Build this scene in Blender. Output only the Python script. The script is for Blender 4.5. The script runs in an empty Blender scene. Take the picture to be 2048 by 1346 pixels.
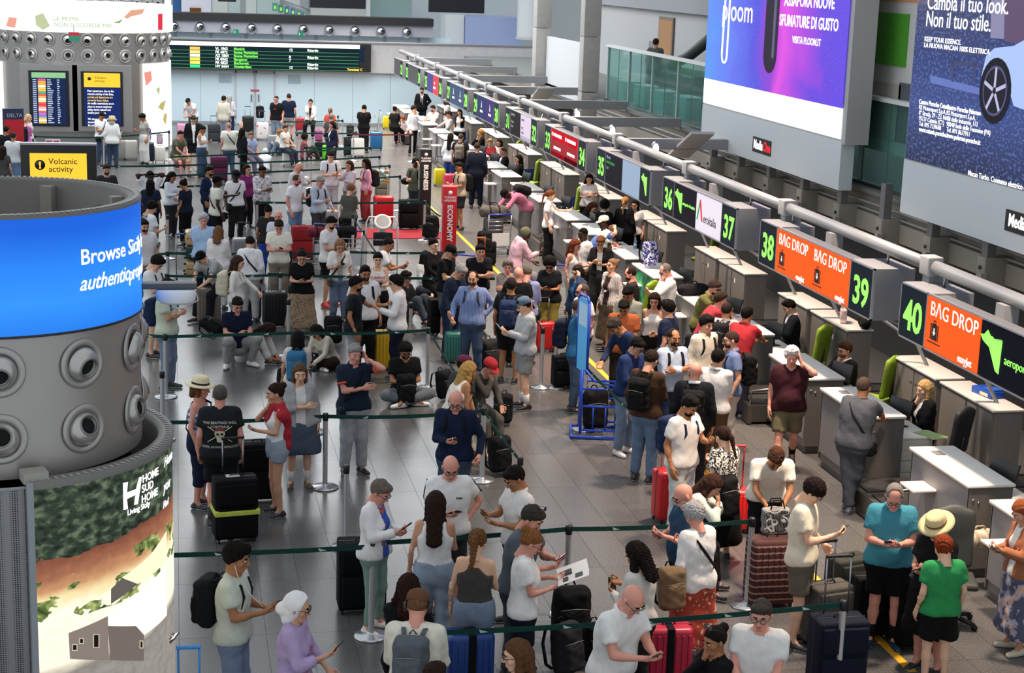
import bpy, bmesh, math, random
import numpy as np
from math import sin, cos, pi, radians, sqrt, atan2, hypot
from mathutils import Vector, Matrix, Quaternion
from mathutils.bvhtree import BVHTree

SC = bpy.context.scene
COL = SC.collection
# ---------------------------------------------------------------- camera
FPX, PITCH, YAW, ROLL, CAMH = 3296.0, 0.2182, 0.2043, 0.0323, 6.6
cy_, sy_, cp_, sp_ = cos(YAW), sin(YAW), cos(PITCH), sin(PITCH)
CF = Vector((sy_*cp_, cy_*cp_, -sp_)); _r = Vector((cy_, -sy_, 0)); _u = _r.cross(CF)
CR = _r*cos(ROLL) + _u*sin(ROLL); CU = _u*cos(ROLL) - _r*sin(ROLL)
cam = bpy.data.objects.new('camera', bpy.data.cameras.new('camera')); COL.objects.link(cam)
cam.data.sensor_width = 36.0; cam.data.lens = FPX*36.0/2048
cam.data.clip_end = 400
mw = Matrix(((CR.x, CU.x, -CF.x, 0), (CR.y, CU.y, -CF.y, 0), (CR.z, CU.z, -CF.z, CAMH), (0, 0, 0, 1)))
cam.matrix_world = mw
SC.camera = cam
# ---------------------------------------------------------------- light
W = bpy.data.worlds.new('hall daylight'); SC.world = W; W.use_nodes = True
W.node_tree.nodes['Background'].inputs[0].default_value = (0.86, 0.93, 1.0, 1)
W.node_tree.nodes['Background'].inputs[1].default_value = 0.68
def area(name, loc, rot, sx, sy, power, col):
    l = bpy.data.lights.new(name, 'AREA'); l.shape = 'RECTANGLE'; l.size = sx; l.size_y = sy
    l.energy = power; l.color = col
    o = bpy.data.objects.new(name, l); o.location = loc; o.rotation_euler = rot; COL.objects.link(o)
    return o
area('hall_overhead_fill', (0, 36, 15), (0, 0, 0), 14, 50, 600, (.90, .95, 1))  # added soft area light overhead, standing in for the unbuilt roof
area('far_overhead_fill', (1, 60, 11), (0, 0, 0), 20, 26, 5600, (.95, .98, 1))  # added area light that brightens the far floor and wall
for k_ in range(12):
    l_ = bpy.data.lights.new('counter_downlight', 'SPOT'); l_.energy = 4200; l_.color = (1, .76, .58); l_.spot_size = radians(78); l_.spot_blend = .8; l_.shadow_soft_size = .35
    o_ = bpy.data.objects.new('counter_downlight', l_); o_.location = (7.8, 15+k_*4.95, 8.0); COL.objects.link(o_)
area('left_side_fill', (-10, 30, 7), (0, radians(-65), 0), 6, 50, 700, (.85, .93, 1))  # added cool fill light from the left, no window is built there
SC.view_settings.view_transform = 'Standard'; SC.view_settings.look = 'None'
SC.view_settings.gamma = 1; SC.view_settings.use_curve_mapping = False
SC.view_settings.exposure = 0.1
# ---------------------------------------------------------------- pixel -> world
def ray(x, y): return CF + CR*((x-1024)/FPX) - CU*((y-673)/FPX)
O_ = Vector((0, 0, CAMH))
def at(x, y, z=0.0):
    d = ray(x, y); return O_ + d*((z-CAMH)/d.z)
def onX(x, y, X):
    d = ray(x, y); return O_ + d*(X/d.x)
def onY(x, y, Y):
    d = ray(x, y); return O_ + d*(Y/d.y)
def pxm(p): return FPX/max(1, (Vector((p[0], p[1], p[2] if len(p) > 2 else 0))-O_).dot(CF))
# ---------------------------------------------------------------- materials
def lin(c):
    if isinstance(c, str):
        c = c.lstrip('#'); c = tuple(int(c[i:i+2], 16)/255 for i in (0, 2, 4))
    return tuple(((v/12.92) if v <= .04045 else ((v+.055)/1.055)**2.4) for v in c)
MATS = {}
def nt(name):
    m = bpy.data.materials.new(name); m.use_nodes = True
    return m, m.node_tree.nodes, m.node_tree.links, m.node_tree.nodes['Principled BSDF']
def mat(kind, col, rough=None, metal=0.0):
    key = (kind, col if isinstance(col, str) else tuple(col), rough, metal)
    if key in MATS: return MATS[key]
    m, N, L, B = nt('%s_%s' % (kind, str(col).strip('#')))
    c = lin(col)
    if kind == 'cloth':
        l_ = .3*c[0]+.5*c[1]+.2*c[2]; c = tuple((v*.86+l_*.14)*.92 for v in c)
    B.inputs['Base Color'].default_value = (*c, 1)
    B.inputs['Metallic'].default_value = metal
    B.inputs['Roughness'].default_value = .6 if rough is None else rough
    def noise_bump(scale, strength, stretch=None, dist=.004):
        tc = N.new('ShaderNodeTexCoord'); no = N.new('ShaderNodeTexNoise'); bu = N.new('ShaderNodeBump')
        no.inputs['Scale'].default_value = scale; no.inputs['Detail'].default_value = 3
        bu.inputs['Strength'].default_value = strength; bu.inputs['Distance'].default_value = dist
        src = tc.outputs['Object']
        if stretch:
            mp = N.new('ShaderNodeMapping'); mp.inputs['Scale'].default_value = stretch
            L.new(src, mp.inputs['Vector']); src = mp.outputs['Vector']
        L.new(src, no.inputs['Vector']); L.new(no.outputs['Fac'], bu.inputs['Height']); L.new(bu.outputs['Normal'], B.inputs['Normal'])
        return no
    def vary(no, a, b):
        mx = N.new('ShaderNodeMix'); mx.data_type = 'RGBA'
        mx.inputs[6].default_value = (*[min(1, v*a) for v in c], 1); mx.inputs[7].default_value = (*[min(1, v*b) for v in c], 1)
        L.new(no.outputs['Fac'], mx.inputs[0]); L.new(mx.outputs[2], B.inputs['Base Color'])
    if kind == 'cloth':
        B.inputs['Roughness'].default_value = .9; B.inputs['Specular IOR Level'].default_value = .2
        n = noise_bump(22, .6, (1, 1, .55), .012); vary(n, .84, 1.1)
    elif kind == 'hair':
        B.inputs['Roughness'].default_value = .5; B.inputs['Roughness'].default_value = .8; B.inputs['Specular IOR Level'].default_value = .12; n = noise_bump(70, 1.0, (1, 1, .22), .012); vary(n, .35, 1.5)
    elif kind == 'skin':
        B.inputs['Roughness'].default_value = .55; B.inputs['Specular IOR Level'].default_value = .35
        n = noise_bump(9, .05); vary(n, .9, 1.08)
    elif kind == 'emit':
        B.inputs['Base Color'].default_value = (*[v*.08 for v in c], 1); B.inputs['Specular IOR Level'].default_value = .06
        B.inputs['Emission Color'].default_value = (*c, 1); B.inputs['Emission Strength'].default_value = 1.0 if rough is None else rough
        B.inputs['Roughness'].default_value = .4
    elif kind == 'metal':
        B.inputs['Metallic'].default_value = 1; B.inputs['Roughness'].default_value = .28 if rough is None else rough
        noise_bump(30, .08, (1, 1, .05))
    elif kind == 'concrete':
        n = noise_bump(6, .25); n.inputs['Detail'].default_value = 8; vary(n, .82, 1.12)
    elif kind == 'laminate':
        B.inputs['Roughness'].default_value = .45 if rough is None else rough; n = noise_bump(140, .05); vary(n, .93, 1.06)
    elif kind == 'glass':
        B.inputs['Roughness'].default_value = .06; B.inputs['Transmission Weight'].default_value = .85 if rough is None else rough
        B.inputs['IOR'].default_value = 1.08
    elif kind == 'pattern':   # printed cloth, col = base, rough = second colour
        pass
    MATS[key] = m; return m
def pattern(c1, c2, scale=30, kind='voronoi', thr=.5, c3=None):
    key = ('pat', c1, c2, scale, kind, c3)
    if key in MATS: return MATS[key]
    m, N, L, B = nt('printed_cloth'); B.inputs['Roughness'].default_value = .85
    tc = N.new('ShaderNodeTexCoord'); ra = N.new('ShaderNodeValToRGB'); ra.color_ramp.interpolation = 'CONSTANT'
    ra.color_ramp.elements[0].color = (*lin(c1), 1); ra.color_ramp.elements[1].color = (*lin(c2), 1); ra.color_ramp.elements[1].position = thr
    if c3:
        e = ra.color_ramp.elements.new(min(.98, thr+.08)); e.color = (*lin(c3), 1)
    if kind == 'voronoi':
        t = N.new('ShaderNodeTexVoronoi'); t.inputs['Scale'].default_value = scale; o = t.outputs['Distance']
    elif kind == 'noise':
        t = N.new('ShaderNodeTexNoise'); t.inputs['Scale'].default_value = scale; t.inputs['Detail'].default_value = 2; o = t.outputs['Fac']
    elif kind == 'check':
        t = N.new('ShaderNodeTexBrick'); t.inputs['Scale'].default_value = scale; t.inputs['Mortar Size'].default_value = .04
        t.inputs['Color1'].default_value = (1, 1, 1, 1); t.inputs['Color2'].default_value = (1, 1, 1, 1); t.inputs['Mortar'].default_value = (0, 0, 0, 1); o = t.outputs['Color']
    else:
        t = N.new('ShaderNodeTexWave'); t.inputs['Scale'].default_value = scale; t.inputs['Distortion'].default_value = .5; o = t.outputs['Fac']
        if kind == 'hstripe': t.bands_direction = 'Z'
    L.new(tc.outputs['Object'], t.inputs['Vector'])
    if kind == 'hstripe': t.inputs['Distortion'].default_value = 0
    L.new(o, ra.inputs['Fac']); L.new(ra.outputs['Color'], B.inputs['Base Color'])
    MATS[key] = m; return m
# ---------------------------------------------------------------- object helpers
def tag(o, label=None, cat=None, group=None, kind=None):
    if label: o['label'] = label
    if cat: o['category'] = cat
    if group: o['group'] = group
    if kind: o['kind'] = kind
    return o
def empty(name, loc=(0, 0, 0), rz=0.0, label=None, cat=None, group=None):
    o = bpy.data.objects.new(name, None); o.empty_display_size = .1; COL.objects.link(o)
    o.location = loc; o.rotation_euler = (0, 0, rz)
    return tag(o, label, cat, group)
def link(name, me, mats=None, parent=None, M=None, smooth=None):
    if mats is not None:
        if not isinstance(mats, (list, tuple)): mats = [mats]
        if len(me.materials) == 0:
            for m in mats: me.materials.append(m)
            o = bpy.data.objects.new(name, me)
        else:
            o = bpy.data.objects.new(name, me)
            for i, m in enumerate(mats):
                o.material_slots[i].link = 'OBJECT'; o.material_slots[i].material = m
    else: o = bpy.data.objects.new(name, me)
    COL.objects.link(o)
    if parent: o.parent = parent
    if M is not None: o.matrix_local = M
    if smooth: me.polygons.foreach_set('use_smooth', [True]*len(me.polygons))
    return o
class MB:
    """collects simple solids; build() links them as one mesh object"""
    def __init__(s): s.v = []; s.f = []; s.m = []; s.mi = 0; s.sm = []
    def add(s, vs, fs, M=None, smooth=False):
        b = len(s.v)
        s.v += [tuple(M @ Vector(v)) if M is not None else tuple(v) for v in vs]
        for f in fs: s.f.append([b+i for i in f]); s.m.append(s.mi); s.sm.append(smooth)
        return s
    def box(s, a, b, M=None, bev=0.0):
        x0, y0, z0 = a; x1, y1, z1 = b
        if x0 > x1: x0, x1 = x1, x0
        if y0 > y1: y0, y1 = y1, y0
        if z0 > z1: z0, z1 = z1, z0
        if bev <= 0:
            vs = [(x0,y0,z0),(x1,y0,z0),(x1,y1,z0),(x0,y1,z0),(x0,y0,z1),(x1,y0,z1),(x1,y1,z1),(x0,y1,z1)]
            fs = [(0,3,2,1),(4,5,6,7),(0,1,5,4),(1,2,6,5),(2,3,7,6),(3,0,4,7)]
            return s.add(vs, fs, M)
        bm = bmesh.new(); bmesh.ops.create_cube(bm, size=1)
        for v in bm.verts: v.co = Vector(((x0+x1)/2+v.co.x*(x1-x0), (y0+y1)/2+v.co.y*(y1-y0), (z0+z1)/2+v.co.z*(z1-z0)))
        bmesh.ops.bevel(bm, geom=bm.edges[:], offset=min(bev, .49*min(x1-x0, y1-y0, z1-z0)), segments=2, affect='EDGES', profile=.6)
        bm.verts.index_update()
        s.add([v.co[:] for v in bm.verts], [[v.index for v in f.verts] for f in bm.faces], M, True); bm.free(); return s
    def tube(s, pts, r, n=8, M=None, caps=True, flat=None, up=None):
        pts = [Vector(p) for p in pts]; k = len(pts); rs = r if isinstance(r, (list, tuple)) else [r]*k
        vs = []; prev = None
        for i, p in enumerate(pts):
            t = (pts[min(i+1, k-1)] - pts[max(i-1, 0)]).normalized()
            if up is not None: a = t.cross(Vector(up))
            elif prev is None: a = t.cross(Vector((0, 0, 1)) if abs(t.z) < .95 else Vector((1, 0, 0)))
            else: a = prev - t*prev.dot(t)
            if a.length < 1e-5: a = t.cross(Vector((1, 0, .1)))
            a.normalize(); prev = a; b = t.cross(a)
            for j in range(n):
                g = 2*pi*j/n; vs.append(p + a*cos(g)*rs[i] + b*sin(g)*rs[i]*(flat if flat else 1))
        fs = [(i*n+j, i*n+(j+1) % n, (i+1)*n+(j+1) % n, (i+1)*n+j) for i in range(k-1) for j in range(n)]
        if caps: fs += [tuple(range(n-1, -1, -1)), tuple((k-1)*n+j for j in range(n))]
        return s.add(vs, fs, M, True)
    def lathe(s, prof, n=24, M=None, a0=0.0, a1=2*pi):
        full = abs(a1-a0-2*pi) < 1e-6; nn = n if full else n+1; vs = []
        for r, z in prof:
            for j in range(nn):
                g = a0+(a1-a0)*j/n; vs.append((r*cos(g), r*sin(g), z))
        fs = []
        for i in range(len(prof)-1):
            for j in range(n):
                j2 = (j+1) % nn; fs.append((i*nn+j, i*nn+j2, (i+1)*nn+j2, (i+1)*nn+j))
        return s.add(vs, fs, M, True)
    def poly(s, pts, th=0.0, nrm=None, M=None):
        """flat polygon, extruded by th along nrm"""
        n = len(pts); P = [Vector(p) for p in pts]
        if not th: return s.add(P, [tuple(range(n))], M)
        nv = Vector(nrm)*th
        vs = P + [p+nv for p in P]
        return s.add(vs, [tuple(range(n-1, -1, -1)), tuple(range(n, 2*n))] + [(i, (i+1) % n, n+(i+1) % n, n+i) for i in range(n)], M)
    def mesh(s, name):
        me = bpy.data.meshes.new(name); me.from_pydata([tuple(v) for v in s.v], [], s.f)
        me.polygons.foreach_set('material_index', s.m); me.polygons.foreach_set('use_smooth', s.sm); me.update(); return me
    def build(s, name, mats, parent=None, M=None): return link(name, s.mesh(name), mats, parent, M)
def autosharp(me, ang=40):
    try: me.set_sharp_from_angle(angle=radians(ang))
    except Exception: pass
# text as flat raised mesh ------------------------------------------------------
TXT = {}
def text_mesh(s, size=1.0, bold=0.0, align='LEFT', ext=.002, spacing=1.0, shear=0.0):
    key = (s, size, bold, align, ext, spacing, shear)
    if key in TXT: return TXT[key]
    cu = bpy.data.curves.new('lettering', 'FONT'); cu.body = s; cu.size = size; cu.align_x = align
    cu.offset = bold; cu.extrude = ext; cu.resolution_u = 3; cu.space_character = spacing; cu.shear = shear
    o = bpy.data.objects.new('tmp', cu); COL.objects.link(o)
    dg = bpy.context.evaluated_depsgraph_get(); dg.update()
    me = bpy.data.meshes.new_from_object(o.evaluated_get(dg)); me.name = 'lettering'
    bpy.data.objects.remove(o); bpy.data.curves.remove(cu)
    TXT[key] = me; return me
def frame(o, x, z):
    """matrix with local X along x, local Y along z (for lettering lying on a plane)"""
    x = Vector(x).normalized(); y = Vector(z).normalized(); n = x.cross(y)
    return Matrix(((x.x, y.x, n.x, o[0]), (x.y, y.y, n.y, o[1]), (x.z, y.z, n.z, o[2]), (0, 0, 0, 1)))
def pw(o): return (pw(o.parent) if o.parent else Matrix()) @ o.matrix_basis
def letter(s, M, size, m, parent=None, bold=0.0, align='LEFT', name='lettering', sx=1.0, **k):
    me = text_mesh(s, size, bold, align, **k).copy(); me.materials.clear()
    if sx != 1: M = M @ Matrix.Diagonal((sx, 1, 1, 1))
    if parent is not None: M = pw(parent).inverted() @ M
    return link(name, me, m, parent, M)
# ================================================================ people
def snets(V, org, h):
    """surface nets of a scalar grid -> verts, quads"""
    s = V < 0
    c = [s[i:s.shape[0]-1+i, j:s.shape[1]-1+j, k:s.shape[2]-1+k] for i in (0, 1) for j in (0, 1) for k in (0, 1)]
    cnt = sum(x.astype(np.int8) for x in c)
    act = (cnt > 0) & (cnt < 8)
    I = np.argwhere(act)
    if len(I) == 0: return np.zeros((0, 3), np.float32), np.zeros((0, 4), np.int32)
    offs = np.array([(i, j, k) for i in (0, 1) for j in (0, 1) for k in (0, 1)])
    vals = np.stack([V[I[:, 0]+o[0], I[:, 1]+o[1], I[:, 2]+o[2]] for o in offs], 1)
    P = np.zeros((len(I), 3)); C = np.zeros(len(I))
    for a in range(8):
        for b in range(a+1, 8):
            if np.abs(offs[a]-offs[b]).sum() != 1: continue
            va, vb = vals[:, a], vals[:, b]; m = (va < 0) != (vb < 0)
            t = np.where(m, va/np.where(m, va-vb, 1), 0)
            P += m[:, None]*(offs[a]+t[:, None]*(offs[b]-offs[a])); C += m
    P = (P/C[:, None]+I)*h+org
    ID = np.full(act.shape, -1, np.int32); ID[act] = np.arange(len(I))
    Q = []
    for ax in range(3):
        sl0 = [slice(None)]*3; sl1 = [slice(None)]*3; sl0[ax] = slice(0, -1); sl1[ax] = slice(1, None)
        a, b = s[tuple(sl0)], s[tuple(sl1)]
        E_ = np.argwhere(a != b)
        u, w = (ax+1) % 3, (ax+2) % 3
        ok = (E_[:, u] > 0) & (E_[:, w] > 0) & (E_[:, u] < act.shape[u]) & (E_[:, w] < act.shape[w])
        E_ = E_[ok]; ins = a[E_[:, 0], E_[:, 1], E_[:, 2]]
        q = []
        for du, dw in ((-1, -1), (0, -1), (0, 0), (-1, 0)):
            F_ = E_.copy(); F_[:, u] += du; F_[:, w] += dw; q.append(ID[F_[:, 0], F_[:, 1], F_[:, 2]])
        q = np.stack(q, 1); q[~ins] = q[~ins][:, ::-1]; Q.append(q)
    Q = np.concatenate(Q); return P.astype(np.float32), Q[(Q >= 0).all(1)]
class G:
    """signed-distance grid"""
    def __init__(s, lo, hi, h):
        s.h = h; s.lo = np.array(lo, float)-2*h; n = np.ceil((np.array(hi)+2*h-s.lo)/h).astype(int)+1
        s.ax = [s.lo[i]+h*np.arange(n[i]) for i in range(3)]; s.V = np.full(n, .4, np.float32)
    def _sl(s, lo, hi):
        r = []
        for i in range(3):
            a = max(0, int((lo[i]-s.lo[i])/s.h)-1); b = min(len(s.ax[i]), int((hi[i]-s.lo[i])/s.h)+3)
            if b <= a: return None
            r.append(slice(a, b))
        return tuple(r)
    def comb(s, sl, d, k, sub=False):
        v = s.V[sl]
        if sub: s.V[sl] = np.maximum(v, -d); return
        if k > 0:
            t = np.clip(.5+.5*(v-d)/k, 0, 1); s.V[sl] = v*(1-t)+d*t-k*t*(1-t)
        else: s.V[sl] = np.minimum(v, d)
    def xyz(s, sl): return (s.ax[0][sl[0]][:, None, None], s.ax[1][sl[1]][None, :, None], s.ax[2][sl[2]][None, None, :])
    def cone(s, a, b, ra, rb, k=.03, cuts=(), sub=False, noise=0):
        a = np.array(a, float); b = np.array(b, float); m = max(ra, rb)+k+3*s.h
        sl = s._sl(np.minimum(a, b)-m, np.maximum(a, b)+m)
        if sl is None: return s
        X, Y, Z = s.xyz(sl); d = b-a; dd = max(1e-9, d@d)
        t = np.clip(((X-a[0])*d[0]+(Y-a[1])*d[1]+(Z-a[2])*d[2])/dd, 0, 1)
        D = np.sqrt((X-a[0]-t*d[0])**2+(Y-a[1]-t*d[1])**2+(Z-a[2]-t*d[2])**2)-(ra+(rb-ra)*t)
        for p, n in cuts: D = np.maximum(D, (X-p[0])*n[0]+(Y-p[1])*n[1]+(Z-p[2])*n[2])
        s.comb(sl, D, k, sub); return s
    def ell(s, c, r, k=.02, sub=False, cuts=()):
        c = np.array(c, float); r = np.array(r, float); m = r.max()+k+3*s.h
        sl = s._sl(c-m, c+m)
        if sl is None: return s
        X, Y, Z = s.xyz(sl); x, y, z = (X-c[0]), (Y-c[1]), (Z-c[2])
        k0 = np.sqrt((x/r[0])**2+(y/r[1])**2+(z/r[2])**2); k1 = np.sqrt((x/r[0]**2)**2+(y/r[1]**2)**2+(z/r[2]**2)**2)
        D = k0*(k0-1)/np.maximum(k1, 1e-6)
        for p, n in cuts: D = np.maximum(D, (X-p[0])*n[0]+(Y-p[1])*n[1]+(Z-p[2])*n[2])
        s.comb(sl, D, k, sub); return s
    def rbox(s, c, r, rad, k=0, sub=False, M=None):
        X, Y, Z = s.xyz((slice(None),)*3)
        qx, qy, qz = abs(X-c[0])-r[0]+rad, abs(Y-c[1])-r[1]+rad, abs(Z-c[2])-r[2]+rad
        D = np.sqrt(np.maximum(qx, 0)**2+np.maximum(qy, 0)**2+np.maximum(qz, 0)**2)+np.minimum(np.maximum(qx, np.maximum(qy, qz)), 0)-rad
        s.comb((slice(None),)*3, D, k, sub); return s
    def cut(s, p, n):
        X, Y, Z = s.xyz((slice(None),)*3); s.V = np.maximum(s.V, (X-p[0])*n[0]+(Y-p[1])*n[1]+(Z-p[2])*n[2]).astype(np.float32); return s
    def wrinkle(s, amp, f=26, seed=0):
        X, Y, Z = s.xyz((slice(None),)*3); r = random.Random(seed)
        p = [r.uniform(0, 6) for _ in range(6)]
        w = np.sin(X*f+p[0]+2*np.sin(Z*f*.6+p[1]))*np.sin(Z*f*.9+Y*f*.7+p[2]+1.5*np.sin(X*f*.5+p[3]))+.6*np.sin(Z*f*1.9+X*f*1.1+p[4]+2*np.sin(Y*f*.8+p[5]))
        s.V = (s.V+amp*w).astype(np.float32); return s
    def out(s): return snets(s.V, s.lo, s.h)
def npmesh(name, V, Q, mi=None, extra=None):
    me = bpy.data.meshes.new(name); n = len(Q)
    me.vertices.add(len(V)); me.vertices.foreach_set('co', np.asarray(V, np.float32).ravel())
    me.loops.add(n*4); me.loops.foreach_set('vertex_index', np.asarray(Q, np.int32).ravel())
    me.polygons.add(n); me.polygons.foreach_set('loop_start', np.arange(0, n*4, 4, dtype=np.int32))
    me.polygons.foreach_set('use_smooth', np.ones(n, bool))
    if mi is not None: me.polygons.foreach_set('material_index', np.asarray(mi, np.int32))
    me.update(calc_edges=True); return me
def join(parts):
    """[(V,Q,mi)] -> one"""
    Vs, Qs, Ms = [], [], []; b = 0
    for V, Q, m in parts:
        if len(V) == 0: continue
        Vs.append(V); Qs.append(Q+b); Ms.append(np.full(len(Q), m) if np.isscalar(m) else m); b += len(V)
    return np.concatenate(Vs), np.concatenate(Qs), np.concatenate(Ms)
def xf(V, M):
    M = np.array(M); return V@M[:3, :3].T+M[:3, 3]
def uvsphere(c, r, n=8, m=6):
    V = []; Q = []
    for i in range(m+1):
        a = pi*i/m
        for j in range(n): g = 2*pi*j/n; V.append((c[0]+r[0]*sin(a)*cos(g), c[1]+r[1]*sin(a)*sin(g), c[2]+r[2]*cos(a)))
    for i in range(m):
        for j in range(n): Q.append((i*n+j, (i+1)*n+j, (i+1)*n+(j+1) % n, i*n+(j+1) % n))
    return np.array(V, np.float32), np.array(Q, np.int32)
HEADS = {}
def head_tpl(h, fem):
    if (h, fem) in HEADS: return HEADS[(h, fem)]
    j = .9 if fem else 1.0
    g = G((-.1, -.12, -.15), (.1, .13, .14), h)
    g.ell((0, -.012, .028), (.074, .092, .088), 0)
    g.ell((0, .022, -.045), (.054*j, .060, .068), .03)
    g.cone((-.02*j, .052, -.095), (.02*j, .052, -.095), .018, .018, .02)           # chin
    g.cone((-.03, .072, .026), (.03, .072, .026), .013, .013, .02)                 # brow ridge
    for sx in (-1, 1):
        g.ell((sx*.031, .098, .008), (.019, .017, .013), .012, sub=True)
        g.ell((sx*.044, .052, -.022), (.020, .022, .022), .02)                     # cheek
        g.ell((sx*.079, -.006, -.002), (.009, .018, .031), .006)                   # ear
    g.cone((0, .083, .012), (0, .104, -.026), .008, .0125, .010)                   # nose
    g.ell((0, .093, -.032), (.019, .012, .009), .008)
    g.ell((0, .082, -.058), (.024, .012, .0065), .006); g.ell((0, .080, -.069), (.020, .012, .0065), .006)
    g.cone((0, -.02, -.04), (0, -.03, -.17), .052*j, .054*j, .03)                  # neck root
    V, Q = g.out(); c = V[Q].mean(1)
    mi = np.zeros(len(Q), int)
    mi[(abs(c[:, 0]) < .024) & (c[:, 1] > .082) & (c[:, 2] < -.051) & (c[:, 2] > -.076)] = 1
    parts = [(V, Q, mi)]
    for sx in (-1, 1):
        if h < .014:
            parts.append((*uvsphere((sx*.031, .080, .008), (.0135, .009, .0075)), 2)); parts.append((*uvsphere((sx*.031, .0865, .008), (.006, .004, .006), 6, 4), 3))
        else: parts.append((*uvsphere((sx*.031, .083, .008), (.012, .008, .007), 6, 4), 3))
        b = [(sx*.016, .092, .026), (sx*.032, .092, .031), (sx*.047, .083, .026)]
        V2 = []; Q2 = []
        for p in b:
            for dy, dz in ((-.008, -.0035), (.003, -.0035), (.003, .0035), (-.008, .0035)): V2.append((p[0], p[1]+dy, p[2]+dz))
        for i in range(2):
            for k in range(4): Q2.append((i*4+k, i*4+(k+1) % 4, i*4+4+(k+1) % 4, i*4+4+k))
        parts.append((np.array(V2, np.float32), np.array(Q2, np.int32), 4))
    HEADS[(h, fem)] = join(parts); return HEADS[(h, fem)]
HANDS = {}
def hand_tpl(h, pose):
    """right hand; origin wrist, +Z along hand, +Y palm side, thumb on -X"""
    if (h, pose) in HANDS: return HANDS[(h, pose)]
    curl = dict(relax=.45, hold=.95, flat=.12, fist=1.35)[pose]
    g = G((-.08, -.05, -.06), (.06, .10, .20), h)
    rr = max(.0085, h*.95)
    g.cone((0, 0, -.05), (0, 0, .01), .025, .024, 0)
    for i, x in enumerate((-.030, -.010, .011, .030)):
        g.cone((x*.5, 0, .015), (x, 0, .082), .019, .013, .012)
        L = (.038, .044, .041, .032)[i]; a = curl*.6; p = Vector((x*1.05, 0, .088)); d = Vector((x*.12, sin(a), cos(a))).normalized()
        q = p+d*L; a2 = curl*1.5; d2 = Vector((0, sin(a2), cos(a2))); q2 = q+d2*L*.62; a3 = curl*2.1; q3 = q2+Vector((0, sin(a3), cos(a3)))*L*.5
        g.cone(p, q, rr*1.12, rr, .004); g.cone(q, q2, rr, rr*.95, .003); g.cone(q2, q3, rr*.95, rr*.85, .003)
    t0 = Vector((-.022, .006, .022)); t1 = Vector((-.052, .020, .052)); t2 = t1+Vector((-.008+.02*curl, .016*curl+.004, .034)); t3 = t2+Vector((.010*curl, .014*curl, .024))
    g.cone(t0, t1, .017, .0125, .010); g.cone(t1, t2, rr*1.25, rr*1.1, .004); g.cone(t2, t3, rr*1.1, rr*.95, .003)
    HANDS[(h, pose)] = g.out(); return HANDS[(h, pose)]
HAIR = {}
SLANT = ((0, 0, .006), (0, .62, -.785))
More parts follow.
